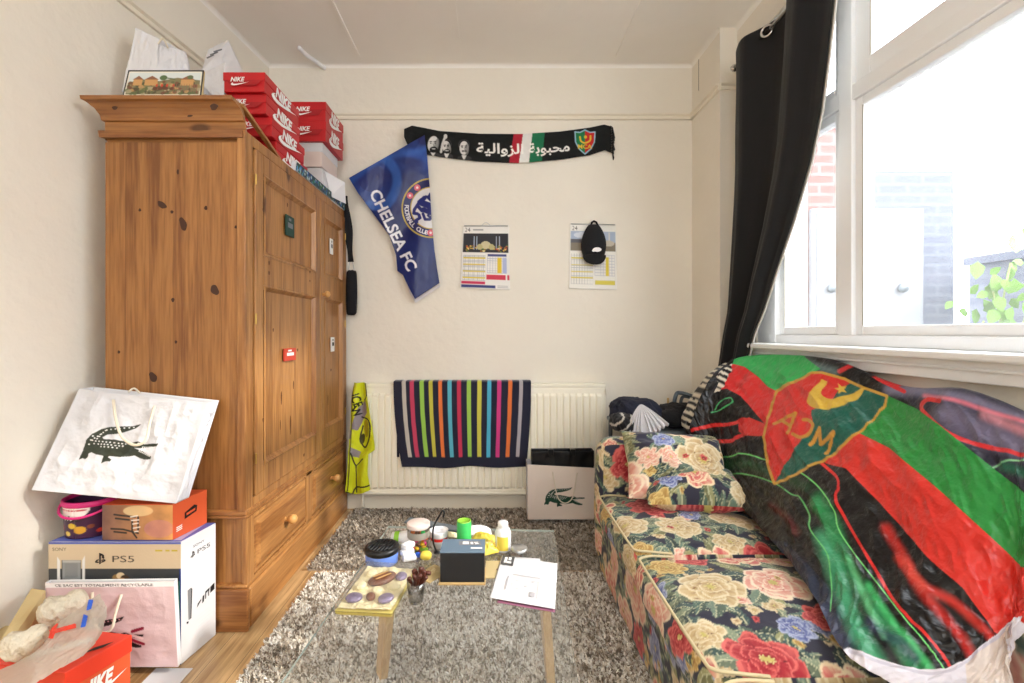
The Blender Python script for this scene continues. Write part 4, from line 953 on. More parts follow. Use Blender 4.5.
# towel over the radiator
cols = [(403.5, 4, (196, 190, 180)), (411.5, 4.2, (196, 66, 96)), (421.5, 4.2, (150, 196, 80)), (430.5, 3.8, (196, 190, 70)), (440, 3.8, (226, 120, 60)), (449.5, 4, (90, 176, 196)), (459, 4, (196, 52, 84)), (469, 4, (158, 200, 84)), (479.5, 4.2, (206, 200, 80)), (489.5, 4, (80, 176, 206)), (499.5, 4, (206, 60, 130)), (510.5, 4, (222, 116, 56)), (521.5, 3.6, (176, 170, 176))]
ct = Canvas(390, 375, 535, 475, 6, (30, 32, 52))
for x, w, c_ in cols: ct.stroke([(x, 370), (x + (x - 462) * -.035, 462)], w, c_)
ct.rect(380, 456.5, 545, 480, (30, 32, 52))
t = thing('striped_towel', (-.2, 2.85, .4), 'navy towel with bright coloured stripes hanging over the radiator', 'towel')
Tn, Xn = 120, 300
X, T = np.meshgrid(np.linspace(393.5, 531, Xn), np.linspace(0, 1, Tn), indexing='ij')
Xb = np.interp(X, [393.5, 400, 527, 531], [402.5, 407, 523.5, 526]); XX = X + (Xb - X) * T ** 2
Yp = 382 + T * (466.5 + .8 * np.sin(X * .09) + (X - 460) * -.004 - 382)
dd = ry - .018 - .010 * T - .006 * np.sin(X * .14 + T * 2) * T - .004 * fbm(X * .1, T * 4, 2)
P = np.stack([(XX - PX) * 2.845 / S, dd, CH - (Yp - PY) * 2.845 / S], 2)
top = P[:, 0]; over = np.stack([top + np.array([0, .018 * k / 3, .006 * math.sin(k)]) for k in range(3)][::-1], 1)
P2 = np.concatenate([np.stack([np.stack([top[:, 0], np.full(Xn, ry + .085), top[:, 2] - .30], 1), np.stack([top[:, 0], np.full(Xn, ry + .080), top[:, 2] - .01], 1), np.stack([top[:, 0], np.full(Xn, ry + .06), top[:, 2] + .006], 1), np.stack([top[:, 0], np.full(Xn, ry + .0), top[:, 2] + .006], 1)], 1), P], 1)
C_ = ct.at(X, Yp); C2 = np.concatenate([np.repeat(C_[:, :1], 4, 1), C_], 1)
sheet('front_fold', P2, C2, 'print_towel', t, solid=.006)
X, T = np.meshgrid(np.linspace(396, 412, 24), np.linspace(0, 1, 40), indexing='ij'); Yp = 386 + T * (457 - 386)
P = np.stack([(X - PX) * 2.852 / S, ry - .013 - 0 * T, CH - (Yp - PY) * 2.852 / S], 2); ctn = Canvas(390, 375, 420, 475, 4, (30, 32, 52)); ctn.stroke([(401, 380), (403.5, 450)], 2, (180, 176, 170))
sheet('inner_fold', P, ctn.at(X, Yp), 'print_towel', t, solid=.004)
# ================================================================ hi-vis vest
cvv = Canvas(342, 378, 380, 500, 8, (214, 220, 40))
cvv.poly([(366, 400), (368, 412), (358, 430), (352, 428), (358, 408)], (150, 140, 146)); cvv.poly([(352, 446), (361, 452), (359, 458), (352, 455)], (150, 140, 146)); cvv.poly([(350, 428), (353, 430), (352, 438), (350, 438)], (150, 140, 146))
cvv.curve([(362, 417), (370, 420), (371, 434), (366, 447), (360, 440), (363, 426)], 1.6, (50, 50, 44)); cvv.ell(362.5, 439, 2.6, 5.5, (70, 66, 30), 1, .2)
cvv.ell(367, 428, 3, 9, (176, 160, 36)); cvv.curve([(367.5, 383), (368, 395), (365, 400)], 1.2, (60, 58, 60)); cvv.curve([(352, 452), (356, 465), (364, 458)], 1.2, (60, 58, 50)); cvv.curve([(356, 465), (357, 492)], 1.4, (60, 58, 50))
cvv.curve([(347, 491), (352, 494), (357, 487), (370, 485)], 1.6, (50, 50, 44)); cvv.curve([(354, 384), (353, 420), (351, 456), (348, 490)], 1.0, (90, 90, 40))
cvv.text('ICE', 357.5, 400, 7.5, (26, 30, 28), ang=72, width=13, bold=.03); cvv.text('W', 357, 411, 7, (26, 30, 28), ang=60, bold=.03)
lf_ = lambda T: np.interp(T, [0, .1, .4, .75, 1], [355, 353, 351.5, 349, 346]); rt_ = lambda T: np.interp(T, [0, .15, .3, .5, .62, .66, .85, 1], [367, 369, 371.5, 375, 375.5, 369, 368.5, 370])
T, U = np.meshgrid(np.linspace(0, 1, 200), np.linspace(0, 1, 70), indexing='ij')
X = lf_(T) + (rt_(T) - lf_(T)) * U; Yp = 382.5 + T * (109 + 2.5 * np.sin(U * 4))
dd = 2.835 - .018 * np.sin(U * 7 + T * 2.5) - .03 * fbm(U * 3, T * 6, 4)
P = np.stack([(X - PX) * 2.83 / S, dd, CH - (Yp - PY) * 2.83 / S], 2)
tag(sheet('hi_vis_vest', P, cvv.at(X, Yp), 'print_satin', loc=(-.8, 2.82, .12), solid=.003), 'yellow high-visibility vest with grey bands hanging between the wardrobe and the radiator', 'vest')
# ================================================================ crocodile carrier bag by the radiator
def carrier(t, corners, depth, cv, cw, chh, name_mat='print_card', nx=150, ny=120, amp=.004, seed=1, inner=True, side_cv=None):
    """paper carrier: front panel with print, two gussets, back panel, base; corners TL TR BR BL"""
    a, b, c, d = [np.array(q, float) for q in corners]; dv = np.array(depth, float)
    u, v = np.meshgrid(np.linspace(0, 1, nx), np.linspace(0, 1, ny), indexing='ij'); u3, v3 = u[..., None], v[..., None]
    P = (a * (1 - u3) + b * u3) * (1 - v3) + (d * (1 - u3) + c * u3) * v3
    n = np.cross(b - a, d - a); n /= np.linalg.norm(n); n = n if n.dot(dv) < 0 else -n
    edge = np.minimum(1, 12 * np.minimum(u, 1 - u)) * np.minimum(1, 12 * np.minimum(v, 1 - v))
    w = ((ridge(u * 3.1, v * 2.3, seed) - .65) * amp * 2.2 + (fbm(u * 9, v * 8, seed + 3) - .5) * amp * .8) * edge
    P = P + n * w[..., None]
    sheet('front_panel', P, cv.at(u * cw, v * chh), name_mat, t, solid=.0012)
    def panel(nm, q, m='white_card', col=None, sd=3, cvq=None, cq=(1, 1)):
        q = [np.array(z, float) for z in q]; uu, vv = np.meshgrid(np.linspace(0, 1, 50), np.linspace(0, 1, 50), indexing='ij'); u_, v_ = uu[..., None], vv[..., None]
        R = (q[0] * (1 - u_) + q[1] * u_) * (1 - v_) + (q[3] * (1 - u_) + q[2] * u_) * v_
        nn = np.cross(q[1] - q[0], q[3] - q[0]); nn /= np.linalg.norm(nn) + 1e-9
        ee = np.minimum(1, 8 * np.minimum(uu, 1 - uu)) * np.minimum(1, 8 * np.minimum(vv, 1 - vv))
        R = R + nn * ((ridge(uu * 3, vv * 3, sd) - .65) * amp * ee)[..., None]
        sheet(nm, R, None if cvq is None else cvq.at(uu * cq[0], vv * cq[1]), m if cvq is None else 'print_card', t, solid=.0012)
    m_ = 'white_card' if name_mat == 'print_card' else name_mat
    if side_cv: panel('side_panel', [b, b + dv, c + dv, c], cvq=side_cv[0], cq=side_cv[1])
    else: panel('side_panel', [b, b + dv, c + dv, c], m_)
    panel('side_panel', [a + dv, a, d, d + dv], m_, sd=5); panel('back_panel', [b + dv, a + dv, d + dv, c + dv], m_, sd=7); panel('base', [d, c, c + dv, d + dv], m_, sd=9)
    return P
def handle(t, p0, p1, drop, out, r=.0032, name='rope_handle', side=(0, 0, 0)):
    p0, p1, drop, out = [np.array(q, float) for q in (p0, p1, drop, out)]
    m = (p0 + p1) / 2
    pts = [p0 + out * .2, p0 * .8 + m * .2 + drop * .45 + out, p0 * .55 + m * .45 + drop * .85 + out, m + drop + out, p1 * .55 + m * .45 + drop * .85 + out, p1 * .8 + m * .2 + drop * .45 + out, p1 + out * .2]
    MB().tube(spline(pts, 8), r, 10).build(name, 'rope_white', t, smooth=True)
cr = Canvas(0, 0, 66, 57, 6, (226, 212, 200)); draw_croc(cr, 16.5, 33, 40, (18, 62, 46))
t = thing('carrier_bag', (.36, 2.80, 0), 'white paper carrier bag with a green crocodile standing on the rug beside the radiator', 'bag')
q = [PT(527.5, 464.5, 2.66), PT(595, 468, 2.66), PT(594, 519.5, 2.66), PT(527.5, 519.5, 2.66)]
carrier(t, q, (0, .12, 0), cr, 66, 57, amp=.002)
handle(t, PT(552.5, 472, 2.655), PT(577, 473, 2.655), (0, 0, -.17), (0, -.008, 0), .003)
t = thing('black_carrier_bag', (.36, 2.72, .03), 'glossy black bag standing inside the white crocodile carrier by the radiator', 'bag')
k0 = [PT(532, 451.5, 2.69), PT(594, 451, 2.69), PT(594, 516, 2.69), PT(532, 516, 2.69)]
ck = Canvas(0, 0, 1, 1, 20, (24, 24, 25)); carrier(t, k0, (0, .07, 0), ck, 1, 1, 'black_plastic', 60, 60, .005)
for px_ in (551, 573): MB().box(PT(px_ - 2.5, 449, 2.68)[0], PT(px_ + 2.5, 449, 2.68)[0], 2.674, 2.70, PT(0, 456, 2.68)[2], PT(0, 449, 2.68)[2]).build('handle_tab', 'black_plastic', t, bevel=.003)
# ================================================================ curtain and pole
t = thing('curtain_pole', (1.25, 1.2, 2.47), 'chrome curtain pole along the top of the window', 'curtain pole')
MB().tube([(1.25, 2.43, 2.468), (1.25, -.5, 2.468)], .0095, 14).build('pole', 'chrome', t, smooth=True)
MB().lathe([(0, 0), (.016, .004), (.018, .016), (.010, .026)], (1.25, 2.425, 2.468), 'Y', 16).build('finial', 'chrome', t, smooth=True)
for y in (2.40, .6): MB().tube([(1.25, y, 2.468), (1.345, y, 2.468)], .006).lathe([(0, 0), (.02, 0), (.02, -.006), (0, -.006)], (1.345, y, 2.468), 'X', 16).build('bracket', 'chrome', t, smooth=True)
t = thing('curtain', (1.25, 2.1, .9), 'long black eyelet curtain drawn to the left side of the window', 'curtain')
Z, U = np.meshgrid(np.linspace(2.515, .74, 260), np.linspace(0, 1, 220), indexing='ij')
yr = np.interp(Z, [.74, .984, 1.09, 1.342, 1.557, 1.776, 1.947, 2.136, 2.32, 2.515], [2.34, 2.268, 2.242, 2.106, 1.971, 1.859, 1.802, 1.764, 1.728, 1.70]); yl = np.interp(Z, [.74, 1.0, 1.3, 1.9, 2.515], [2.56, 2.54, 2.51, 2.49, 2.50])
NW, PHI = 1.93, 1.53; zt = (2.515 - Z) / 1.8; amp = .045 * (1 - .35 * zt)
ph = U * 2 * math.pi * NW + PHI
Yc = yl + (yr - yl) * U + .010 * np.cos(ph * 2) * (1 - zt)
eU = np.clip((1 - U) * 7, 0, 1); Xc = 1.245 + eU * amp * np.sin(ph) + .004 * np.sin(U * 47 + Z * 1.6 + 2 * fbm(U * 4, Z, 3)) * np.clip((2.4 - Z), 0.1, 1) + .010 * (fbm(U * 9, Z * .8, 14) - .5) + .012 * (fbm(U * 6, Z * 1.5, 6) - .5) + .01 * zt - np.clip((1.2 - Z) * .10, 0, .05)
Xc = np.minimum(Xc, 1.30 + .0 * Z)
P = np.stack([Xc, Yc, Z], 2); sheet('curtain_cloth', P, None, 'curtain_cloth', t, solid=.0025)
Lp = P[:, -4:]; nl = np.array([.0045, 0.004, 0]); 
P3 = np.stack([P[:, -1] + nl * 0 + np.array([.004, .0, 0]), P[:, -1] + np.array([.008, -.010, 0]), P[:, -1] + np.array([.012, .03, 0]), P[:, -1] + np.array([.012, .09, 0])], 1)
sheet('lining', P3, None, 'curtain_lining', t, solid=.001)
for k in range(7):
    # eyelets where the wave crosses the pole
    u_ = ((k * math.pi) - PHI) / (2 * math.pi * NW)
    if not 0.0 < u_ < 1: continue
    y = 2.43 + (1.68 - 2.43) * u_; sgn = 1 if k % 2 == 0 else -1
    ax = Vector((sgn * .045 * 2 * math.pi * NW, -.75, 0)).normalized(); nrm = Vector((-ax.y, ax.x, 0)); mb = MB()
    cen = Vector((1.245, y, 2.468)); ring = []
    R0, r0 = .024, .0055
    for i in range(24):
        a = 2 * math.pi * i / 24
        for j_ in range(8):
            b_ = 2 * math.pi * j_ / 8; ring.append(cen + (ax * math.cos(a) + Vector((0, 0, 1)) * math.sin(a)) * (R0 + r0 * math.cos(b_)) + nrm * r0 * math.sin(b_))
    mb.add(ring, [(i * 8 + j_, ((i + 1) % 24) * 8 + j_, ((i + 1) % 24) * 8 + (j_ + 1) % 8, i * 8 + (j_ + 1) % 8) for i in range(24) for j_ in range(8)])
    mb.build('eyelet', 'chrome', t, smooth=True)
# ================================================================ boxes and bags on the floor, left
BX0, BX1, BY0, BY1, BZ = -1.467, -1.030, 1.552, 1.706, .407
t = thing('console_box', (-1.25, 1.63, 0), 'large white games console box standing on the floor against the wardrobe end', 'box')
b = MB().hexa([(BX0, BY0, .001), (BX1, BY0, .001), (BX1 + .024, BY1, .001), (BX0 + .024, BY1, .001)], [(BX0, BY0, BZ), (BX1, BY0, BZ), (BX1 + .024, BY1, BZ), (BX0 + .024, BY1, BZ)])
VS = Vector((.024, .154, 0)).normalized()
PSL = [[(-.5, -.5), (-.18, -.38), (-.18, .62), (-.32, .58), (-.32, -.30)], ]
def ps_logo(mb, o, u, v, s_, mi):
    o = Vector(o); P_ = [[(-.10, -.5), (.06, -.44), (.06, .28), (.12, .30), (.16, .22), (.16, .06), (.34, .0), (.38, .10), (.34, .34), (.18, .46), (-.10, .56)],
          [(-.5, -.28), (-.14, -.14), (-.14, -.02), (-.36, -.10), (-.34, -.22), (-.14, -.26), (-.14, -.38), (-.42, -.36)], [(.10, -.38), (.46, -.22), (.5, -.10), (.34, -.02), (.10, -.10), (.10, -.20), (.34, -.13), (.10, -.26)]]
    mb.flat([[(a * s_, b_ * s_) for a, b_ in p] for p in P_], o, u, v, .0012, mi)
cf = Canvas(0, 0, .437, .407, 640, (206, 188, 158)); 
cf.rect(0, 0, .437, .007, (74, 92, 176)); cf.rect(0, .088, .437, .407, (58, 60, 62))
cf.poly([(.029, .048), (.038, .062), (.041, .30), (.030, .31)], (226, 226, 224)); cf.poly([(.120, .044), (.112, .060), (.110, .30), (.122, .31)], (226, 226, 224))
cf.rect(.044, .060, .108, .30, (30, 30, 32)); cf.rect(.046, .060, .106, .125, (146, 148, 148)); cf.rect(.046, .062, .106, .068, (176, 178, 176)); cf.rect(.055, .07, .097, .118, (134, 136, 136))
for k, (x, y) in enumerate(((.225, .118), (.238, .112), (.252, .120), (.243, .130))): cf.ell(x, y, .014, .011, [(150, 116, 70), (226, 200, 160), (70, 50, 36), (190, 150, 100)][k])
cf.rect(.432, .088, .437, .407, (40, 60, 130)); cf.rect(.43, .13, .4325, .407, (70, 150, 120))
for k, (x, w) in enumerate(((.352, .024), (.386, .014), (.406, .020))): cf.rect(x, .026, x + w, .0315, (190, 170, 40))
cf.text('SONY', .036, .024, .0105, (40, 36, 34), width=.046); cf.text('PS5', .247, .056, .0215, (30, 28, 28), width=.072, bold=-.0)
mb = b; mb.build('box_body', 'white_card', t, bevel=.0015)
uu, vv = np.meshgrid(np.linspace(0, 1, 300), np.linspace(0, 1, 280), indexing='ij')
sheet('front_print', np.stack([BX0 + uu * (BX1 - BX0), np.full(uu.shape, BY0 - .0012), BZ - vv * (BZ - .002)], 2), cf.at(uu * .437, vv * .407), 'print_card', t, solid=.0008)
g = MB(); ps_logo(g, (BX0 + .172, BY0 - .0012, BZ - .055), (1, 0, 0), (0, 0, 1), .036, 0)
SX = BX1
g.text('SONY', Vector((SX, BY0, BZ - .038)) + VS * .075, VS, (0, 0, 1), .0075, 0, .001, width=.05); ps_logo(g, Vector((SX, BY0, BZ - .064)) + VS * .048, VS, (0, 0, 1), .020, 0)
g.text('PS5', Vector((SX, BY0, BZ - .064)) + VS * .098, VS, (0, 0, 1), .015, 0, .001, width=.058)
F_ = lambda P_, m_: g.flat([P_], (SX, BY0, 0), VS, (0, 0, 1), .001, m_)
F_([(.030, .13), (.038, .13), (.042, .235), (.026, .232)], 1); F_([(.038, .13), (.042, .13), (.046, .228), (.042, .232)], 0); F_([(.022, .122), (.030, .120), (.030, .127), (.022, .129)], 0)
F_([(.066, .150), (.084, .165), (.086, .172), (.070, .163)], 0); F_([(.090, .152), (.098, .156), (.100, .178), (.092, .176)], 0)
F_([(.104, .178), (.124, .183), (.124, .190), (.104, .186)], 0); F_([(.104, .160), (.108, .160), (.108, .186), (.104, .186)], 0); F_([(.118, .163), (.122, .163), (.122, .188), (.118, .188)], 0)
F_([(.128, .168), (.148, .172), (.148, .196), (.128, .190)], 0)
for k in range(7): F_([(.07, .118 - k * .012), (.12 + .01 * (k % 3), .119 - k * .012), (.12 + .01 * (k % 3), .121 - k * .012), (.07, .120 - k * .012)], 2)
# top face: blue printed
g.flat([[(0.001, 0.001), (.436, 0.001), (.460, .153), (0.025, .153)]], (BX0, BY0, BZ), (1, 0, 0), (0, 1, 0), .0008, 3)
g.flat([[(.33, .01), (.43, .01), (.43, .15), (.38, .15)]], (BX0, BY0, BZ), (1, 0, 0), (0, 1, 0), .0012, 4)
mat('box_blue', (92, 106, 186), 0.4); mat('box_lilac', (186, 180, 214), 0.4); mat('faint_print', (214, 212, 214), .5)
g.build('print', ['print_black', 'print_grey', 'faint_print', 'box_blue', 'box_lilac'], t)
# orange box on top of it
t = thing('printed_box', (-1.16, 1.64, BZ), 'orange box with a sunset picture on its front, lying on the games console box', 'box')
oq = [PT(101, 539.5, 1.565)[0], PT(173, 542, 1.565)[0], BZ + .002, PT(101, 503.5, 1.565)[2]]
x0, x1, z0, z1 = -1.297, -1.062, BZ + .002, .527
mb = MB().hexa([(x0, 1.56, z0), (x1, 1.56, z0), (x1 + .028, 1.70, z0), (x0 + .028, 1.70, z0)], [(x0, 1.56, z1), (x1, 1.56, z1 + .002), (x1 + .028, 1.70, z1 + .004), (x0 + .028, 1.70, z1 + .004)])
mb.build('box_body', 'orange_card', t, bevel=.002)
co = Canvas(0, 0, .235, .118, 700, (150, 104, 74))
X_, Y_ = np.meshgrid(np.arange(co.w) / 700, np.arange(co.h) / 700)
h_ = fbm(X_ * 26, Y_ * 26, 12)[..., None]; gx = np.clip(X_ / .235, 0, 1)[..., None]; co.a = (lin((112, 78, 70)) * (1 - gx) + lin((222, 160, 96)) * gx) * (.65 + .6 * h_)
co.ell(.12, .02, .05, .018, (250, 226, 170), .5); co.ell(.19, .08, .05, .03, (196, 120, 150), .35)
for L in ([(.04, .032), (.07, .036), (.11, .04)], [(.045, .045), (.09, .05)], [(.03, .08), (.07, .082), (.12, .095)], [(.04, .09), (.08, .094)], [(.10, .05), (.10, .09), (.115, .11)], [(.12, .04), (.12, .085)]): co.stroke(L, .006, (34, 26, 24))
for k, L in enumerate(([(.095, .040), (.118, .036)], [(.098, .052), (.122, .050)], [(.102, .064), (.120, .061)], [(.104, .078), (.126, .074)], [(.108, .09), (.12, .088)])): co.stroke(L, .0035, (236, 230, 222))
uu, vv = np.meshgrid(np.linspace(0, 1, 200), np.linspace(0, 1, 100), indexing='ij')
sheet('front_picture', np.stack([x0 + .001 + uu * (x1 - x0 - .002), np.full(uu.shape, 1.5588), z1 - .001 - vv * (z1 - z0 - .002)], 2), co.at(uu * .235, vv * .118), 'print_card', t, solid=.0008)
g = MB(); U_ = Vector((.028, .14, 0)).normalized()
g.flat([[(.045, .052), (.095, .062), (.098, .082), (.085, .088), (.045, .074)]], (x1, 1.56, z0), U_, (0, 0, 1), .001, 0)
g.flat([[(.052, .062), (.088, .068), (.09, .076), (.052, .070)]], (x1, 1.56, z0), U_, (0, 0, 1), .0015, 1)
for k in range(3): g.flat([[(.012, .022 + k * .006), (.035, .024 + k * .006), (.035, .027 + k * .006), (.012, .025 + k * .006)]], (x1, 1.56, z0), U_, (0, 0, 1), .001, 2)
g.build('print', ['print_black', 'orange_card', 'print_white'], t)
# sweets bucket
t = thing('sweets_tub', (-1.385, 1.63, BZ), 'dark purple sweets bucket with a magenta rim on the games console box', 'bucket')
cxb, cyb = -1.392, 1.642; hb = .118
cm = Canvas(0, 0, 1, 1, 260, (60, 24, 58))
cm.ell(.30, .05, .22, .42, (232, 226, 220)); cm.text('mix', .30, .40, .15, (30, 22, 26), width=.26, bold=.03); cm.stroke([(.14, .18), (.46, .16)], .05, (176, 40, 60)); cm.text('CHOCO', .30, .17, .045, (240, 230, 226), width=.2)
for (x, y, r, c_) in ((.14, .72, .12, (206, 44, 40)), (.34, .62, .08, (214, 178, 50)), (.42, .74, .11, (200, 150, 46)), (.28, .86, .07, (230, 200, 90)), (.52, .66, .06, (120, 60, 40)), (.05, .5, .06, (230, 130, 40)), (.60, .82, .06, (200, 60, 40)), (.7, .4, .1, (150, 100, 60))): cm.ell(x, y, r * .55, r, c_)
A_, H_ = np.meshgrid(np.linspace(0, 2 * math.pi, 130), np.linspace(0, 1, 60), indexing='ij')
R_ = .075 + .008 * H_; P = np.stack([cxb + R_ * np.sin(A_), cyb - R_ * np.cos(A_), BZ + .003 + hb * H_ * .98], 2)
uc = ((A_ / (2 * math.pi) + .45) % 1.0); sheet('tub_body', P, cm.at(np.clip((uc) * 1.6 - .35, 0, 1), 1 - H_), 'print_card', t, solid=.002)
MB().lathe([(0, .002), (.074, .002), (.074, .004)], (cxb, cyb, BZ), n=40).build('base', 'purple_dark', t, smooth=True)
MB().lathe([(.0825, .106), (.087, .108), (.089, .114), (.087, .124), (.083, .126), (.079, .122), (.079, .112)], (cxb, cyb, BZ), n=48).build('rim', 'magenta', t, smooth=True)
hp = [(cxb + .090 * math.cos(a), cyb - .080 * math.sin(a) - .010, BZ + .116 - .040 * math.sin(a)) for a in np.linspace(0.02, math.pi - .02, 26)]
MB().tube(hp, .0042, 8).build('handle', 'magenta', t, smooth=True)
# big crocodile carrier on top
cr1 = Canvas(0, 0, 128, 106, 5, (214, 214, 219)); 
draw_croc(cr1, 27, 56, 68, (46, 52, 40), (236, 235, 234), -6, 1.14)
cs1 = Canvas(0, 0, 20, 106, 10, (214, 214, 219)); 
for k, (y, s_) in enumerate(((14, 'PRET A'), (17.5, 'CETTE'), (21, 'RECYCLER'), (26, 'M'), (42, 'LA'))): cs1.text(s_, 9 if k else 12, y, 3.0, (70, 72, 78), width=min(11, 2.2 * len(s_)))
t = thing('carrier_bag', (-1.3, 1.62, .53), 'large white carrier bag with a dark crocodile, leaning on the wardrobe above the orange box', 'bag')
q = [PT(79, 389, 1.675), PT(208, 403, 1.655), PT(176, 503.5, 1.545), PT(31.5, 490, 1.525)]
dv = np.array([.010, .050, .002])
P = carrier(t, q, dv, cr1, 128, 106, nx=230, ny=190, amp=.016, seed=21, side_cv=(cs1, (20, 106)))
handle(t, PT(114, 400, 1.655), PT(155, 406, 1.645), PT(137, 444, 1.59) - PT(134, 403, 1.65), (0, -.014, .0), .0044)
MB().tube(spline([PT(128, 392, 1.69), PT(134, 388.5, 1.70), PT(140, 393, 1.70)], 8), .0034, 8).build('rope_handle', 'rope_white', t, smooth=True)
# pink white crocodile carrier in front of the console box
cr2 = Canvas(0, 0, 136, 86, 5, (214, 190, 194)); 
X_, Y_ = np.meshgrid(np.arange(cr2.w) / 5, np.arange(cr2.h) / 5)
cr2.rect(0, 0, 136, 5, (240, 238, 238)); cr2.text('CE SAC EST TOTALEMENT RECYCLABLE', 62, 2.8, 2.4, (40, 40, 46), width=104, bold=.02)
draw_croc(cr2, 36, 53, 66, (30, 26, 28), (226, 160, 170)); cr2.stroke([(90, 50), (101, 47)], 3, (130, 20, 50)); cr2.stroke([(88, 58), (101, 63)], 3, (150, 26, 60)); cr2.stroke([(90, 54), (100, 57)], 2.6, (240, 214, 218))
t = thing('carrier_bag', (-1.2, 1.5, 0), 'pinkish white carrier bag with a crocodile standing in front of the games console box', 'bag')
q = [PT(45, 583, 1.515), PT(174, 581.5, 1.515), PT(178, 667, 1.50), PT(48, 667, 1.50)]
carrier(t, q, (-.002, .020, 0), cr2, 136, 86, nx=180, ny=130, amp=.004, seed=5)
handle(t, PT(93, 592, 1.515), PT(122, 594, 1.515), PT(108, 630, 1.49) - PT(108, 593, 1.515), (0, -.014, 0), .0042)
# white loose sheet on floor, bottom of the bags
MB().box(-1.10, -.98, 1.415, 1.535, .0008, .0022).build('paper_sheet', 'paper', loc=(-1.04, 1.47, .001))
tag(bpy.data.objects['paper_sheet'], 'white sheet lying on the floorboards between the orange shoebox and the pinkish carrier bag', 'paper')
# orange shoebox, nearest the camera
t = thing('shoebox', (-1.3, 1.36, 0), 'orange-red shoebox with a dented lid on the floor at lower left, under the plastic bag', 'shoebox')
a = PT(37, 663, 1.27); A0 = np.array([-1.30, 1.19, 0.0]); Uv = np.array([.19, .20, 0]); Wv = np.array([-.14, .085, 0])
A0 = np.array([-1.146, 1.258, 0]); Uv = np.array([.055, .163, 0]); Wv = np.array([-.325, .05, 0]); Hh = .185
c00, c10, c11, c01 = A0, A0 + Uv, A0 + Uv + Wv, A0 + Wv; up = np.array([0, 0, 1])
ins = lambda p, k=.003: p + (A0 + Uv / 2 + Wv / 2 - p) * k / .15
MB().hexa([ins(c00) + up * .001, ins(c10) + up * .001, ins(c11) + up * .001, ins(c01) + up * .001], [ins(c00) + up * (Hh - .004), ins(c10) + up * (Hh - .004), ins(c11) + up * (Hh - .004), ins(c01) + up * (Hh - .004)]).build('box_body', 'orange_card', t, bevel=.002)
MB().hexa([c00 + up * (Hh - .05), c10 + up * (Hh - .05), c11 + up * (Hh - .05), c01 + up * (Hh - .05)], [c00 + up * (Hh + .002), c10 + up * Hh, c11 + up * Hh, c01 + up * Hh]).build('lid', 'orange_red_card', t, bevel=.002)
g = MB(); UU = Vector(Uv).normalized(); L = np.linalg.norm(Uv)
g.flat([[(a_ * L * .80, b_ * .07) for a_, b_ in SWOOSH]], Vector(c00) + UU * L * .12 + Vector((0, 0, .055)), UU, (0, 0, 1), .001, 0)
g.text('NIKE', Vector(c00) + UU * L * .45 + Vector((0, 0, .105)), UU, (0, 0, 1), .040, 0, .001, shear=.25, bold=.05, width=L * .50)
g.flat([[(-.20, .05), (-.13, .10), (-.06, .15), (-.03, .13), (-.09, .09), (-.16, .04)]], Vector(c00) + Vector((0, 0, Hh + .001)), (1, 0, 0), (0, 1, 0), .002, 0)
g.flat([[(-.02, .07), (-.005, .10), (.03, .125), (.02, .10)]], Vector(c00) + Vector((0, 0, Hh + .001)), (1, 0, 0), (0, 1, 0), .003, 1)
g.build('print', ['print_white', 'print_black'], t)
# pale open cardboard box by the wall
t = thing('cardboard_box', (-1.50, 1.36, 0), 'open pale cardboard box by the left wall behind the wrapped shoes', 'box')
k_ = lambda px, py, Y: PT(px, py, Y)
bx = MB(); bx.box(-1.545, -1.475, 1.24, 1.49, .001, .17); bx.build('box_body', 'pale_card', t, bevel=.002)
fl = MB(); fl.hexa([k_(5, 655, 1.30), k_(14, 657, 1.30), k_(46, 598, 1.49), k_(36, 592, 1.49)], [k_(0, 640, 1.30), k_(9, 643, 1.30), k_(46, 590, 1.50), k_(31, 588, 1.50)]); fl.build('raised_flap', 'pale_card', t, bevel=.002)
fl = MB(); fl.add([k_(24, 636, 1.36), k_(46, 598, 1.485), k_(44, 616, 1.47), k_(30, 645, 1.36)], [(0, 1, 2, 3)]); fl.build('flap', 'tan_card', t, solid=.003)
# tissue wrapped shoes
def shoe(cx, L, W, H, ang, tilt, seed, label):
    n, m = 70, 54; A, B = np.meshgrid(np.linspace(0, 2 * math.pi, n), np.linspace(0, math.pi, m), indexing='ij')
    x = -np.cos(B); w = np.sin(B) ** .7
    hump = .62 + .38 * (x < .25) * smooth(np.clip((.25 - x) / .6, 0, 1))
    P = np.stack([x * L / 2, np.cos(A) * w * W / 2 * (1 - .15 * x), np.where(np.sin(A) > 0, np.sin(A) * w * H * hump, np.sin(A) * w * H * 1.1)], 2)
    rr = 1 + .45 * (ridge(A * 2.2 + x, B * 3.2, seed) - .6) + .10 * ridge(A * 6, B * 8, seed); P[..., 1] *= rr; P[..., 2] *= rr
    P[-1] = P[0]
    Mx = np.array(Matrix.Rotation(ang, 3, 'Z') @ Matrix.Rotation(tilt, 3, 'Y'))
    P = P @ Mx.T + np.array(cx)
    o = sheet('wrapped_shoe', P, None, 'paper_crumple', loc=tuple(np.array(cx) - [0, 0, H * .3]), solid=0)
    tag(o, label, 'shoe'); return o
shoe((-1.285, 1.405, .278), .115, .070, .045, .65, -.45, 3, 'tissue-wrapped shoe leaning nearest the pinkish carrier bag')
shoe((-1.272, 1.275, .262), .098, .055, .036, .70, -.40, 8, 'tissue-wrapped shoe half inside the translucent plastic bag')
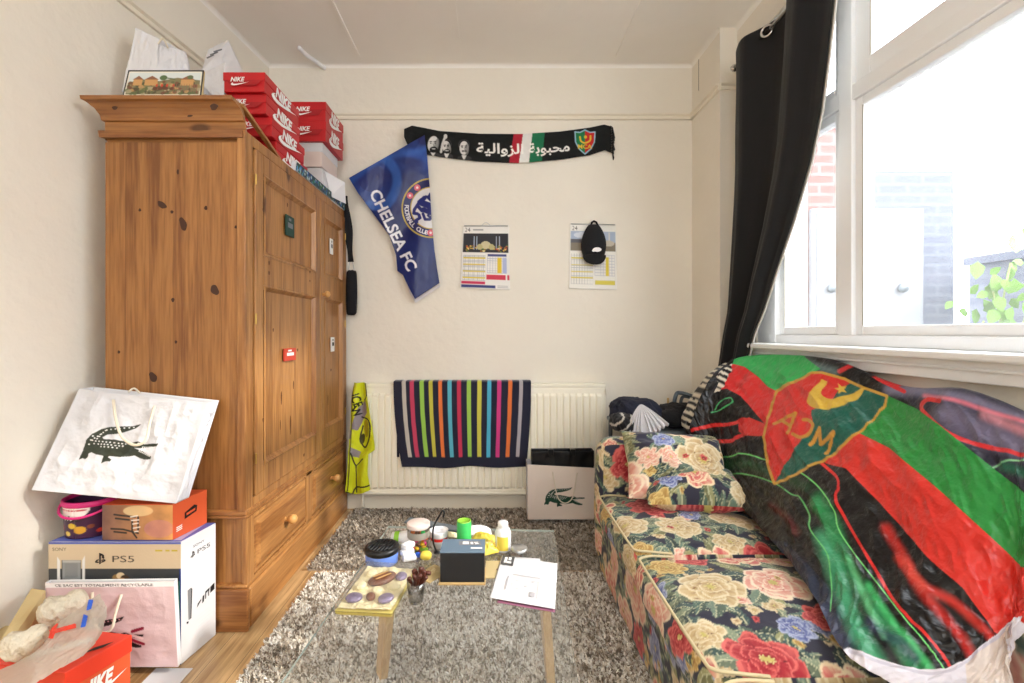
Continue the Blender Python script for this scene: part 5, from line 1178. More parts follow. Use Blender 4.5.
# translucent plastic bag with printed letters
t = thing('plastic_bag', (-1.3, 1.2, .14), 'crumpled translucent plastic bag with a red T and blue marks lying over the orange shoebox', 'bag')
ctrl = [[(-30, 680, 1.26), (14, 664, 1.22), (42, 645, 1.23), (54, 626, 1.29), (82, 607, 1.335), (99, 594, 1.36)],
        [(-30, 690, 1.22), (18, 668, 1.19), (46, 652, 1.21), (64, 640, 1.25), (92, 620, 1.30), (107, 607, 1.34)],
        [(-30, 704, 1.17), (20, 676, 1.16), (48, 662, 1.18), (68, 652, 1.22), (92, 638, 1.265), (104, 626, 1.31)],
        [(-30, 724, 1.12), (22, 692, 1.12), (48, 676, 1.15), (66, 664, 1.19), (84, 654, 1.23), (96, 643, 1.28)]]
def surf(ctrl, nu, nv):
    C = np.array([[PT(*p) for p in r] for r in ctrl]); A = np.array([[ (lambda q: q)(spline(C[i], 12)) ] for i in range(len(C))])[:, 0]
    B = np.stack([spline(A[:, j], 12) for j in range(A.shape[1])], 1)     # (rows, cols, 3)
    def rs(M_, n, ax):
        k = np.linspace(0, M_.shape[ax] - 1, n); i = np.minimum(k.astype(int), M_.shape[ax] - 2); f = (k - i)
        a_ = np.take(M_, i, ax); b_ = np.take(M_, i + 1, ax); sh = [1, 1, 1]; sh[ax] = n; f = f.reshape(sh); return a_ * (1 - f) + b_ * f
    return rs(rs(B, nu, 0), nv, 1)
P = surf(ctrl, 150, 220); u, v = np.meshgrid(np.linspace(0, 1, 150), np.linspace(0, 1, 220), indexing='ij')
P[..., 2] += (ridge(u * 4, v * 5, 31) - .6) * .012; P[..., 1] += (fbm(u * 5, v * 6, 32) - .5) * .015
sheet('plastic_film', P, None, 'cloudy_plastic', t, solid=0)
def on(uu, vv): 
    i = int(np.clip(uu, 0, .999) * 149); j_ = int(np.clip(vv, 0, .999) * 219); return P[i, j_] + np.array([.0, -.003, .0035])
pq = np.stack([(P[..., 0]) / P[..., 1] * S + PX, PY - (P[..., 2] - CH) / P[..., 1] * S], 2)
def stamp(mb, pts, mi):      # a printed patch that follows the film
    pts = np.asarray(pts, float); idx = np.argwhere(inside(pq[..., 0], pq[..., 1], pts))
    Q = P + np.array([-.000, -.0030, .0025]); S_ = set(map(tuple, idx)); n_ = P.shape[1]
    vs, fs, mp = [], [], {}
    def gid(a_):
        if a_ not in mp: mp[a_] = len(vs); vs.append(Q[a_])
        return mp[a_]
    for (i, j_) in S_:
        if i + 1 < P.shape[0] and j_ + 1 < n_: fs.append([gid((i, j_)), gid((i, j_ + 1)), gid((i + 1, j_ + 1)), gid((i + 1, j_))])
    if fs: mb.add(vs, fs, mi)
g = MB(); stamp(g, [(54, 623), (59, 624), (57, 629), (76, 623.5), (77, 628), (56, 633.5), (53.5, 639), (49, 638.5)], 0)
g.build('red_letter', 'red_print', t)
for q_ in ([(89, 600), (94, 600), (92, 609), (87, 611)], [(84, 614.5), (88.5, 616), (86, 627), (81, 628)]):
    g = MB(); stamp(g, q_, 0); g.build('blue_mark', 'blue_print', t)
# ================================================================ floral cloth
def floral(N=1100, size=1.15, seed=5, bgc=(54, 54, 70)):
    rnd = random.Random(seed); px = N / size; A = np.zeros((N, N, 3)); A[:] = lin(bgc)
    def win(cx, cy, R):
        n = int(R * px) + 2; ii = np.arange(int(cx * px) - n, int(cx * px) + n + 1); jj = np.arange(int(cy * px) - n, int(cy * px) + n + 1)
        X, Y = np.meshgrid(ii / px - cx, jj / px - cy); return ii % N, jj % N, X, Y
    def put(ii, jj, m, c): 
        g = np.ix_(jj, ii); m = m[..., None]; A[g] = A[g] * (1 - m) + c * m
    def leaf(cx, cy, L, w, ang, c):
        ii, jj, X, Y = win(cx, cy, L * .6); ca, sa = math.cos(ang), math.sin(ang)
        s_ = (X * ca + Y * sa) / L + .5; v = (-X * sa + Y * ca)
        ed = w * np.sin(np.pi * np.clip(s_, 0, 1)) ** .8 * (.8 + .2 * np.abs(np.sin(s_ * 26)))
        m = ((s_ > 0) & (s_ < 1) & (np.abs(v) < ed)).astype(float)
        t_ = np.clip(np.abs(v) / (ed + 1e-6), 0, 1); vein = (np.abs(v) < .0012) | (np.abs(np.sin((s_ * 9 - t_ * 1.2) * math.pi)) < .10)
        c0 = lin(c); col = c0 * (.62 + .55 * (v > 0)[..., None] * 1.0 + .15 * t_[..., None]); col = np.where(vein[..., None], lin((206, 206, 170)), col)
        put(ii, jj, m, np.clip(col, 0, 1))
    def flower(cx, cy, R, pal, n, layers=4):
        ii, jj, X, Y = win(cx, cy, R * 1.15); r = np.hypot(X, Y); th = np.arctan2(Y, X); sd = rnd.randint(0, 999)
        for k in range(layers):
            Rk = R * (1 - .225 * k); ph = rnd.uniform(0, 6.28); nn = max(3, n - k)
            lobe = np.abs(np.cos(nn * (th + ph) / 2)) ** .55
            ed = Rk * (.70 + .30 * lobe + .16 * (vnoise(th * 2.2 + 10 * k + 20, r * 30, sd + k) - .5))
            t_ = r / ed; m = np.clip((1 - t_) * Rk * px * .8 + .5, 0, 1)
            st = vnoise(th * 9 + k * 3 + 40, t_ * 2.2, sd + 7 + k)
            q = np.clip(1.15 - t_ + .45 * (st - .5), 0, 1)[..., None]
            out, mid, inn = [lin(p) for p in pal]
            col = np.where(q < .45, out * (1 - q / .45) + mid * (q / .45), mid * (1 - (q - .45) / .55) + inn * ((q - .45) / .55))
            col = np.where((t_ > .90)[..., None], out * 1.08, col)
            col = np.where(((lobe < .16) & (t_ > .45))[..., None], inn * .55, col)
            put(ii, jj, m, np.clip(col, 0, 1))
        ii, jj, X, Y = win(cx, cy, R * .2); put(ii, jj, (np.hypot(X, Y) < R * .12).astype(float), lin((206, 190, 110)))
        for k in range(9): a = k * .7; ii, jj, X, Y = win(cx + math.cos(a) * R * .15, cy + math.sin(a) * R * .15, R * .06); put(ii, jj, (np.hypot(X, Y) < R * .03).astype(float), lin((230, 214, 150)))
    cream = [(232, 218, 182), (212, 184, 136), (126, 78, 54)]; rose = [(244, 222, 186), (222, 118, 112), (158, 30, 46)]; red = [(222, 110, 104), (176, 48, 58), (104, 20, 34)]
    blue = [(176, 184, 210), (98, 108, 164), (44, 48, 100)]; pink = [(246, 226, 200), (234, 166, 148), (196, 82, 84)]; tan = [(226, 200, 130), (190, 150, 86), (120, 76, 40)]
    greens = [(108, 128, 112), (78, 102, 92), (128, 140, 116), (64, 84, 82), (146, 146, 104)]
    for k in range(330): leaf(rnd.random() * size, rnd.random() * size, rnd.uniform(.06, .13), rnd.uniform(.012, .026), rnd.uniform(0, 6.28), rnd.choice(greens))
    for k in range(60): flower(rnd.random() * size, rnd.random() * size, rnd.uniform(.018, .034), rnd.choice([cream, tan, pink, cream, blue]), 5, 3)
    pts = []; tries = 0
    while len(pts) < 56 and tries < 16000:
        tries += 1; x, y = rnd.random() * size, rnd.random() * size; R = rnd.choice([.045, .055, .065, .08, .09]) if len(pts) > 6 else .105
        ok = all(math.hypot(min(abs(x - a), size - abs(x - a)), min(abs(y - b), size - abs(y - b))) > (R + r_) * .86 for a, b, r_ in pts)
        if ok: pts.append((x, y, R))
    for x, y, R in pts:
        for q in range(5): a = rnd.uniform(0, 6.28); leaf((x + math.cos(a) * R * 1.0) % size, (y + math.sin(a) * R * 1.0) % size, R * 1.2, R * .26, a, rnd.choice(greens))
    for i, (x, y, R) in enumerate(pts):
        pal = [rose, cream, blue, cream, pink, tan, red, blue][i % 8] if R < .08 else [rose, cream, pink, cream, red][i % 5]
        flower(x, y, R, pal, rnd.choice([5, 6, 7]), 5 if R > .06 else 4)
    for k in range(110): flower(rnd.random() * size, rnd.random() * size, rnd.uniform(.008, .015), rnd.choice([cream, pink, tan, red]), 5, 2)
    yy, xx = np.meshgrid(np.arange(N) / N * 2 * math.pi, np.arange(N) / N * 2 * math.pi, indexing='ij'); w = .0042 * px
    dx = w * (np.sin(5 * yy + 1) + .8 * np.sin(11 * yy + 3 * xx) + .5 * np.sin(23 * yy - 9 * xx + 2) + .35 * np.sin(41 * xx + 17 * yy)); dy = w * (np.sin(6 * xx + 2) + .8 * np.sin(9 * xx - 4 * yy + 1) + .5 * np.sin(21 * xx + 12 * yy) + .35 * np.sin(37 * yy - 15 * xx))
    I = (np.arange(N)[:, None] + dy).round().astype(int) % N; J = (np.arange(N)[None, :] + dx).round().astype(int) % N
    return A[I, J] * .86, size, px
FLA, FLS, FLP = floral()
def fl_at(u, v):
    N = FLA.shape[0]; x = (np.asarray(u) * FLP) % N; y = (np.asarray(v) * FLP) % N; i = x.astype(int); j = y.astype(int); a = (x - i)[..., None]; b = (y - j)[..., None]; i1 = (i + 1) % N; j1 = (j + 1) % N; i %= N; j %= N
    return (FLA[j, i] * (1 - a) + FLA[j, i1] * a) * (1 - b) + (FLA[j1, i] * (1 - a) + FLA[j1, i1] * a) * b
def floral_block(name, box, r, step, parent=None, loc=None, bulge=(0, 0, 0), off=(0, 0), wr=.004, seed=0, xf=None, faces='xXyYzZ'):
    V, F, Nn = rbox(*box, r, step, bulge, faces)
    s_ = (ridge(V[:, 0] * 5 + V[:, 2] * 3, V[:, 1] * 5 + V[:, 2] * 2, seed) - .62) * wr * 2 + (fbm(V[:, 0] * 14, V[:, 1] * 14 + V[:, 2] * 9, seed + 2) - .5) * wr
    V2 = V + Nn * s_[:, None]
    ax, ay, az = np.abs(Nn).T; x, y, z = V.T
    # the cloth wraps: unrolled coordinates over the top edge
    u = y + off[0]; v = x + off[1]
    front = (ax > az) & (ax >= ay); side = (ay > az) & (ay > ax)
    u = np.where(side, y - z * np.sign(Nn[:, 1]) * -1 + off[0], u); v = np.where(front, x + z * np.sign(Nn[:, 0]) * -1 + off[1], v)
    if xf is not None: V2 = V2 @ np.array(xf.to_3x3()).T + np.array(xf.translation)
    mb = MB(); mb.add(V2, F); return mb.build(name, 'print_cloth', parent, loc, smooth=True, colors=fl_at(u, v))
# ================================================================ sofa
t = thing('sofa', (.86, 1.2, 0), 'floral three-seat sofa with cream piping along the window wall', 'sofa')
floral_block('base', (.485, 1.215, .30, 2.20, .012, .285), .03, .007, t, off=(.2, .55), wr=.006, seed=2)
floral_block('arm', (.475, 1.20, 2.075, 2.215, .05, .615), .06, .006, t, bulge=(.01, .012, .012), off=(.1, .3), wr=.005, seed=3)
floral_block('arm', (.475, 1.20, .20, .34, .05, .615), .06, .012, t, off=(.6, .3), wr=.005, seed=4)
xfb = Matrix.Translation((1.185, 1.2, .565)) @ Matrix.Rotation(.30, 4, 'Y')
floral_block('backrest', (-.062, .06, -.86, .865, -.32, .305), .055, .010, t, bulge=(.006, 0, .0), off=(.35, .9), wr=.008, seed=6, xf=xfb)
for i, (ya, yb, zt) in enumerate(((1.525, 2.072, .402), (.985, 1.52, .398), (.345, .98, .398))):
    o = floral_block('seat_cushion', (.455, 1.03, ya, yb, .265, zt - .018), .045, .0036 if i < 2 else .008, t, bulge=(.014, .006, .030), off=((.15, 0), (.62, .30), (.0, .6))[i], wr=.007, seed=10 + i)
    q = .018; zz_ = zt - .020; X0_, X1_ = .455 + q * .45, 1.02
    loop = spline([(X0_ + .12, ya + .004, zz_ - .004), (X0_ + .05, ya + .008, zz_ + .001), (X0_ + .008, ya + .022, zz_), (X0_, ya + .06, zz_), (X0_ - .004, (ya + yb) / 2, zz_ + .004), (X0_, yb - .06, zz_), (X0_ + .008, yb - .022, zz_), (X0_ + .05, yb - .008, zz_ + .001), (X0_ + .12, yb - .004, zz_ - .004)], 8)
    MB().tube(loop, .0042, 8).build('piping', 'piping_cream', o, smooth=True)
for x, y in ((.53, .33), (1.16, .33), (.53, 2.14), (1.16, 2.14)): MB().lathe([(0, 0), (.02, 0), (.024, .014), (0, .014)], (x, y, 0), n=16).build('foot', 'black_plastic', t)
# pillows against the far arm
def pillow(box, xf, label, seed, off, name='pillow'):
    h = [(box[1] - box[0]) / 2, (box[3] - box[2]) / 2, (box[5] - box[4]) / 2]
    n = 90; U, W = np.meshgrid(np.linspace(-1, 1, n), np.linspace(-1, 1, n), indexing='ij'); mbv = []; fs = []; cols = []
    for sg in (1, -1):
        e = (np.maximum(0, 1 - np.abs(U) ** 2.6) * np.maximum(0, 1 - np.abs(W) ** 2.6)) ** .62
        pin = 1 - .10 * (np.abs(U) ** 2) * (np.abs(W) ** 2) ** .5 * 0 - .0
        x = U * h[0] * (1 - .07 * (1 - np.abs(W)) ** 1 * np.abs(U) ** 3); y = W * h[1] * (1 - .07 * (1 - np.abs(U)) * np.abs(W) ** 3)
        z = sg * h[2] * e * (1 + .5 * (ridge(U * 1.7 + 3, W * 1.7 + sg, seed) - .6))
        P = np.stack([x, y, z], 2) @ np.array(xf.to_3x3()).T + np.array(xf.translation); k = len(mbv) * n * n
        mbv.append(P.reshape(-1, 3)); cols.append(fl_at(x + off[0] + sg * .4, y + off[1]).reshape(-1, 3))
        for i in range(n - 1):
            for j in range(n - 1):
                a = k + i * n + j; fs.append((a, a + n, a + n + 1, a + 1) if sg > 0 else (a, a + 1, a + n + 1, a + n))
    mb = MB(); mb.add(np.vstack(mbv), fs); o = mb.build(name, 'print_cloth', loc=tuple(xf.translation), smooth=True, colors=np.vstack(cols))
    return tag(o, label, 'pillow')
pillow((-.215, .215, -.15, .15, -.105, .105), Matrix.Translation((.765, 1.965, .532)) @ Matrix.Rotation(.10, 4, 'Y') @ Matrix.Rotation(math.radians(50), 4, 'X'), 'plump floral pillow propped against the far arm of the sofa', 3, (.5, .2))
pillow((-.20, .20, -.12, .12, -.075, .075), Matrix.Translation((.80, 1.88, .478)) @ Matrix.Rotation(-.10, 4, 'Z') @ Matrix.Rotation(math.radians(16), 4, 'X'), 'flat floral pillow lying on the far seat cushion below the plump one', 9, (.1, .75))
# zebra striped throw cushion at the top corner of the sofa
t2 = np.linspace(0, 1, 100); U, W = np.meshgrid(np.linspace(0, 2 * math.pi, 110), np.linspace(0, math.pi, 80), indexing='ij')
R3 = np.stack([np.cos(U) * np.sin(W), np.sin(U) * np.sin(W), np.cos(W)], 2); R3 = np.sign(R3) * np.abs(R3) ** .75
P = R3 * np.array([.085, .10, .20]) * (1 + .14 * (ridge(U * 1.3, W * 2, 5)[..., None] - .5)); P = P @ np.array(Matrix.Rotation(.62, 3, 'Y')).T + np.array([1.085, 2.30, .765])
st = np.sin(P[..., 2] * 170 + P[..., 0] * 120 + 5 * fbm(P[..., 0] * 9, P[..., 2] * 9, 4)); P[-1] = P[0]
colz = np.where((st > -.1)[..., None], lin((26, 26, 28)), lin((214, 206, 188)))
colz[-1] = colz[0]
tag(sheet('striped_cushion', P, colz, 'print_cloth', loc=(1.10, 2.30, .63), solid=0), 'black and cream zebra-striped cushion poking out at the far top corner of the sofa', 'cushion')
# ================================================================ big draped flag
cg = Canvas(670, 335, 1075, 715, 3, (16, 14, 16))
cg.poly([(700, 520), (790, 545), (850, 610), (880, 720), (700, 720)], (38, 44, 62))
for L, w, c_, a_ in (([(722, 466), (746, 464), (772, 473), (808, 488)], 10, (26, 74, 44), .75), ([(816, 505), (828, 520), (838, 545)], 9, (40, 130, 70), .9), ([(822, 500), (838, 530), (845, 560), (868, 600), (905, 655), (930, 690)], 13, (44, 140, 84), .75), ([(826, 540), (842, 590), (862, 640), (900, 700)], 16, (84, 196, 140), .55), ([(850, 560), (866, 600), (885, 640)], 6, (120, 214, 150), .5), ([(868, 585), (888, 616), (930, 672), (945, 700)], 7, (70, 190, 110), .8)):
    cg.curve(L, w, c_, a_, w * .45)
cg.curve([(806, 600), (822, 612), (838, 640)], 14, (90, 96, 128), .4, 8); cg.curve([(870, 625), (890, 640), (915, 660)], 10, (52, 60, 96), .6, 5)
for L, w, c_ in (([(715, 456), (729, 457), (744, 454), (766, 460), (790, 467), (816, 484), (836, 511), (846, 541), (891, 601), (942, 669), (960, 690)], 1.3, (120, 214, 120)),
                 ([(717, 476), (744, 474), (774, 483), (792, 494.6), (801, 498), (811, 516), (814, 533), (829, 556), (831, 576), (829, 609)], 1.3, (104, 190, 112)),
                 ([(715, 410), (722, 401), (732, 399), (733, 404), (722, 410), (712, 413)], 1.2, (74, 176, 110))): cg.curve(L, w, c_)
cg.curve([(821, 463), (838, 478), (841, 489), (839, 501), (851, 526), (891, 596), (932, 646), (955, 676)], 3, (216, 44, 42))
cg.curve([(692, 430), (711, 425.5), (730, 424), (745, 420), (768, 428)], 3.6, (216, 46, 46)); cg.curve([(711, 441), (730, 441), (742, 435), (756, 434), (768, 434)], 3.8, (216, 46, 46)); cg.poly([(738, 422), (750, 418), (768, 425), (768, 437), (745, 436), (738, 431)], (212, 48, 46))
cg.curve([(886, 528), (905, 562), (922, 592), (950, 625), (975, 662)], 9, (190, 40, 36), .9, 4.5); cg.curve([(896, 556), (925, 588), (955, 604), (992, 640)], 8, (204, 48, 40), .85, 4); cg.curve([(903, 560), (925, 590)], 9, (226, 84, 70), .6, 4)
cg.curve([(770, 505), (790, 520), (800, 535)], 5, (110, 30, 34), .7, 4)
# upper right: satin highlight painted in as lavender bands, with printed red and pink strokes
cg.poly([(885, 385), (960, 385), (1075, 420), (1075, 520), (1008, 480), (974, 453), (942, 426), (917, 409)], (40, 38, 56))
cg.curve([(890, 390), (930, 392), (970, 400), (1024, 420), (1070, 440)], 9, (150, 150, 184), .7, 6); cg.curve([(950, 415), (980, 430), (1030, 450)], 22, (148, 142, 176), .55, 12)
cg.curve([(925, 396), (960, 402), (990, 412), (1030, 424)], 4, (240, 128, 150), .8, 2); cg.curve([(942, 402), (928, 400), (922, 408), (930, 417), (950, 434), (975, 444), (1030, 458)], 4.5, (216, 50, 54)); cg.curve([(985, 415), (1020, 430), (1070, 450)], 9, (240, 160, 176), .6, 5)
cg.curve([(990, 470), (1008, 463), (1040, 464)], 1.6, (150, 220, 160)); cg.curve([(1005, 468), (1030, 476)], 9, (30, 110, 80), .7, 4)
cg.curve([(810, 352), (850, 362), (900, 372)], 8, (60, 56, 70), .6, 5); cg.curve([(840, 372), (858, 366), (880, 380), (905, 392)], 4, (214, 40, 46)); cg.curve([(786, 352), (815, 366), (835, 372)], 7, (120, 146, 150), .6, 4)
# left piece of the bands
cg.poly([(734, 364), (728, 372), (716, 391), (727, 389), (742, 397), (755, 412), (770, 430), (774, 400), (778, 391), (768, 387), (760, 378), (746, 368)], (214, 44, 46))
cg.poly([(733, 364.6), (736, 355), (770, 352), (802, 355), (822, 370), (797, 384), (778, 392), (768, 387), (760, 378), (746, 368)], (48, 176, 90))
cg.poly([(884, 394), (917, 409), (942, 426), (974, 453), (1008, 480), (1032, 497), (1075, 520), (1075, 600), (1021, 565), (974, 522), (937, 487.5), (892, 450), (860, 434)], (44, 142, 64))
cg.poly([(860, 434), (892, 450), (937, 487.5), (974, 522), (1021, 565), (1075, 600), (1075, 680), (995, 634), (964, 590), (926, 556), (880, 503), (848, 470), (824, 462), (815, 455)], (216, 52, 44))
# shield
sh = [(778, 391), (797, 383), (813, 374), (824, 374), (845, 379), (864, 388), (887, 396), (881.5, 407), (866, 429), (848.6, 442), (829, 455), (807, 469), (790, 478), (775, 484), (770, 470), (766, 455), (765, 438), (769.5, 416), (774, 403)]
cg.poly(sh, (216, 46, 44)); cg.poly([(775, 483), (788, 462), (802, 442), (814, 427), (812, 410), (830, 404), (838, 390), (850, 382), (864, 388), (887, 396), (881.5, 407), (866, 429), (848.6, 442), (829, 455), (807, 469)], (26, 96, 82))
cg.stroke(sh + [sh[0]], 2.6, (206, 160, 66))
cg.poly(list(spline([(823, 380), (811, 394), (807, 403), (818, 409), (833, 409), (853, 400.5), (866, 388)], 6)) + list(spline([(860, 388), (848.6, 394), (833, 399), (824.5, 397), (822, 392), (828, 382)], 6)), (222, 186, 74))
cg.poly([(838, 383), (841, 386), (846, 385), (843, 388.5), (846, 392), (841, 391), (838, 394), (838, 390), (834, 388), (838, 387)], (222, 186, 74))
kq = lambda L: [(730 + a / 4.553, 350 + b / 4.553) for a, b in L]
cg.stroke(kq([(208, 340), (303, 290), (270, 384)]), 3.2, (206, 150, 60)); cg.stroke(kq([(244, 326), (280, 348)]), 3.0, (206, 150, 60))
cg.curve(kq([(335, 318), (362, 322), (380, 345), (362, 382), (330, 402), (292, 386)]), 3.3, (206, 150, 60)); cg.stroke(kq([(366, 432), (412, 358), (405, 425), (482, 380), (430, 466)]), 3.3, (206, 150, 60))
# hem
hem = [(844, 655), (851, 651), (865, 657), (890, 663), (920, 671), (945, 671), (962, 664), (984, 646), (1012, 625), (1075, 600), (1075, 715), (840, 715)]
cg.poly(hem, (222, 218, 228)); cg.curve([(851, 654), (865, 660), (890, 666), (920, 674), (945, 674), (962, 667), (984, 649), (1014, 628)], 3, (176, 172, 190), .6); cg.poly([(965, 667), (984, 650), (1014, 630), (1016, 715), (970, 715)], (222, 206, 190), .7)
ctl = [[(715, 372, 2.27), (703, 392, 2.235), (694, 414, 2.21), (688, 431, 2.19)],
       [(737, 359, 2.27), (722, 400, 2.17), (716, 440, 2.11), (711, 478, 2.06)],
       [(775, 356, 2.05), (762, 410, 1.93), (750, 468, 1.82), (742, 508, 1.75)],
       [(830, 361, 1.72), (815, 430, 1.59), (800, 500, 1.48), (783, 552, 1.41)],
       [(898, 387, 1.43), (883, 460, 1.32), (858, 545, 1.22), (815, 598, 1.16)],
       [(962, 391, 1.22), (955, 500, 1.09), (915, 600, 1.02), (846, 655, .985)],
       [(1026, 416, 1.07), (1020, 540, .965), (995, 640, .915), (905, 690, .905)],
       [(1050, 436, 1.00), (1030, 560, .925), (1010, 655, .885), (965, 712, .865)],
       [(1075, 455, .95), (1040, 575, .905), (1014, 665, .872), (1010, 715, .86)]]
P = surf(ctl, 600, 400); u, v = np.meshgrid(np.linspace(0, 1, 600), np.linspace(0, 1, 400), indexing='ij')
du = np.gradient(P, axis=0); dv_ = np.gradient(P, axis=1); nn = np.cross(du, dv_); nn /= np.linalg.norm(nn, axis=2, keepdims=True); 
nn *= np.sign((nn * np.array([-1, -.3, .6])).sum(2, keepdims=True))
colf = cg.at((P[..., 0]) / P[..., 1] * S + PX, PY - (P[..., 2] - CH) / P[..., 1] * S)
wv = .024 * (ridge(u * 9 + v * 3, v * 3.2 - u * 3, 41, 3) - .62) + .012 * (ridge(u * 22 - v * 7, v * 9, 44, 2) - .6) + .005 * (fbm(u * 45, v * 30, 47) - .5) + .010 * np.sin(u * 24 + v * 5) * (v ** 1.5) * (1 - v * .3)
env = np.minimum(1, 8 * np.minimum(v + .02, 1.12 - v))
P2 = P + nn * (wv * env + .004)[..., None]
t = thing('draped_flag', (1.0, 1.5, .42), 'large red, green and black supporters flag with a gold-edged shield, draped over the sofa', 'flag')
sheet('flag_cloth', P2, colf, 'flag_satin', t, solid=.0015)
# back fall of the flag, behind the ridge
e0 = P2[:, 0]; back = np.stack([e0, e0 + np.array([.012, .003, .004]), e0 + np.array([.024, .006, -.02]), e0 + np.array([.030, .008, -.16])], 1); back[..., 0] = np.minimum(back[..., 0], 1.288)
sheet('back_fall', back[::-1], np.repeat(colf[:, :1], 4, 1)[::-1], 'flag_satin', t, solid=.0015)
# ================================================================ clothes rack / pile behind the sofa arm
t = thing('folding_chair', (.9, 2.62, 0), 'grey tubular metal chair piled with clothes in the corner behind the sofa', 'chair')
for x, y in ((.70, 2.38), (1.12, 2.40), (.70, 2.80), (1.12, 2.80)): MB().tube([(x, y, 0), (x, y, .60)], .012).build('leg', 'tube_metal', t, smooth=True)
MB().box(.68, 1.14, 2.36, 2.82, .575, .60).build('seat', 'grey_metal', t, bevel=.01)
fr = spline([PT(673, 432, 2.60), PT(673.5, 410, 2.60), PT(676, 395, 2.60), PT(681, 393, 2.60), PT(695, 397, 2.55), PT(705, 399, 2.50)], 8); MB().tube(fr, .011).build('back_frame', 'tube_metal', t, smooth=True)
fr = spline([PT(679, 432, 2.62), PT(680, 410, 2.62), PT(682, 398, 2.62), PT(688, 397, 2.6), PT(700, 401, 2.56)], 8); MB().tube(fr, .009).build('back_frame', 'tube_metal', t, smooth=True)
MB().tube([PT(674, 406, 2.6), PT(700, 412, 2.56)], .007).build('cross_bar', 'tube_metal', t, smooth=True)
MB().tube([PT(668, 432, 2.66), PT(668, 398, 2.66)], .006).build('rod', 'tan_card', t, smooth=True)
def lump(name, c, r, seed, material, label, cat='clothing', fr=2.2, amp=.35, pw=.9, colors=None, zmin=None):
    U, W = np.meshgrid(np.linspace(0, 2 * math.pi, 100), np.linspace(0, math.pi, 70), indexing='ij')
    R3 = np.stack([np.cos(U) * np.sin(W), np.sin(U) * np.sin(W), np.cos(W)], 2)
    nz = ridge(R3[..., 0] * fr + 5 + R3[..., 2], R3[..., 1] * fr + 3 - R3[..., 2] * .7, seed, 4)
    P = np.sign(R3) * np.abs(R3) ** pw * (1 + amp * (nz[..., None] - .6)) * np.array(r) + np.array(c); P[-1] = P[0]
    if zmin is not None: P[..., 2] = np.maximum(P[..., 2], zmin)
    return tag(sheet(name, P, colors(P) if colors else None, material, loc=(c[0], c[1], zmin if zmin else c[2] - r[2]), solid=0), label, cat)
lump('dark_jacket', (.75, 2.50, .675), (.125, .13, .075), 3, 'navy_cloth', 'crumpled navy jacket on the clothes-piled chair, left of the white shirt', zmin=.602)
lump('striped_trousers', (.665, 2.40, .635), (.06, .10, .05), 6, 'print_cloth', 'black trousers with a pale side stripe at the left edge of the clothes pile', zmin=.602, colors=lambda P: np.where((np.abs(np.sin(P[..., 2] * 60 - P[..., 0] * 70)) > .95)[..., None], lin((190, 186, 176)), lin((22, 22, 26))))
lump('black_jumper', (1.00, 2.50, .655), (.15, .12, .065), 12, 'black_cloth', 'crumpled black jumper on the clothes-piled chair, right of the white shirt', zmin=.602)
# white shirt, pleated fan falling from a peak
U, V_ = np.meshgrid(np.linspace(0, 1, 120), np.linspace(0, 1, 60), indexing='ij')
apex = PT(640, 404, 2.42); ang = (U - .5) * 2.0
px_ = 641 + (U - .5) * 40 * V_ ** .7 + 2.0 * V_ + 6 * (V_ * (U > .5)); py_ = 405 + V_ * (31 - 13 * np.clip(U - .55, 0, 1) * 2.0) + 1.5 * np.sin(U * 60) * V_
Yd = 2.31 - .02 * V_ - .010 * np.sin(U * 58) * (.25 + V_) + .10 * (U - .5) ** 2 * V_
P = np.stack([(px_ - PX) * Yd / S, Yd, CH - (py_ - PY) * Yd / S], 2)
tag(sheet('white_shirt', P, None, 'white_cloth', loc=(.76, 2.38, .6), solid=.004), 'pale shirt with pleats falling over the clothes pile behind the sofa', 'clothing')
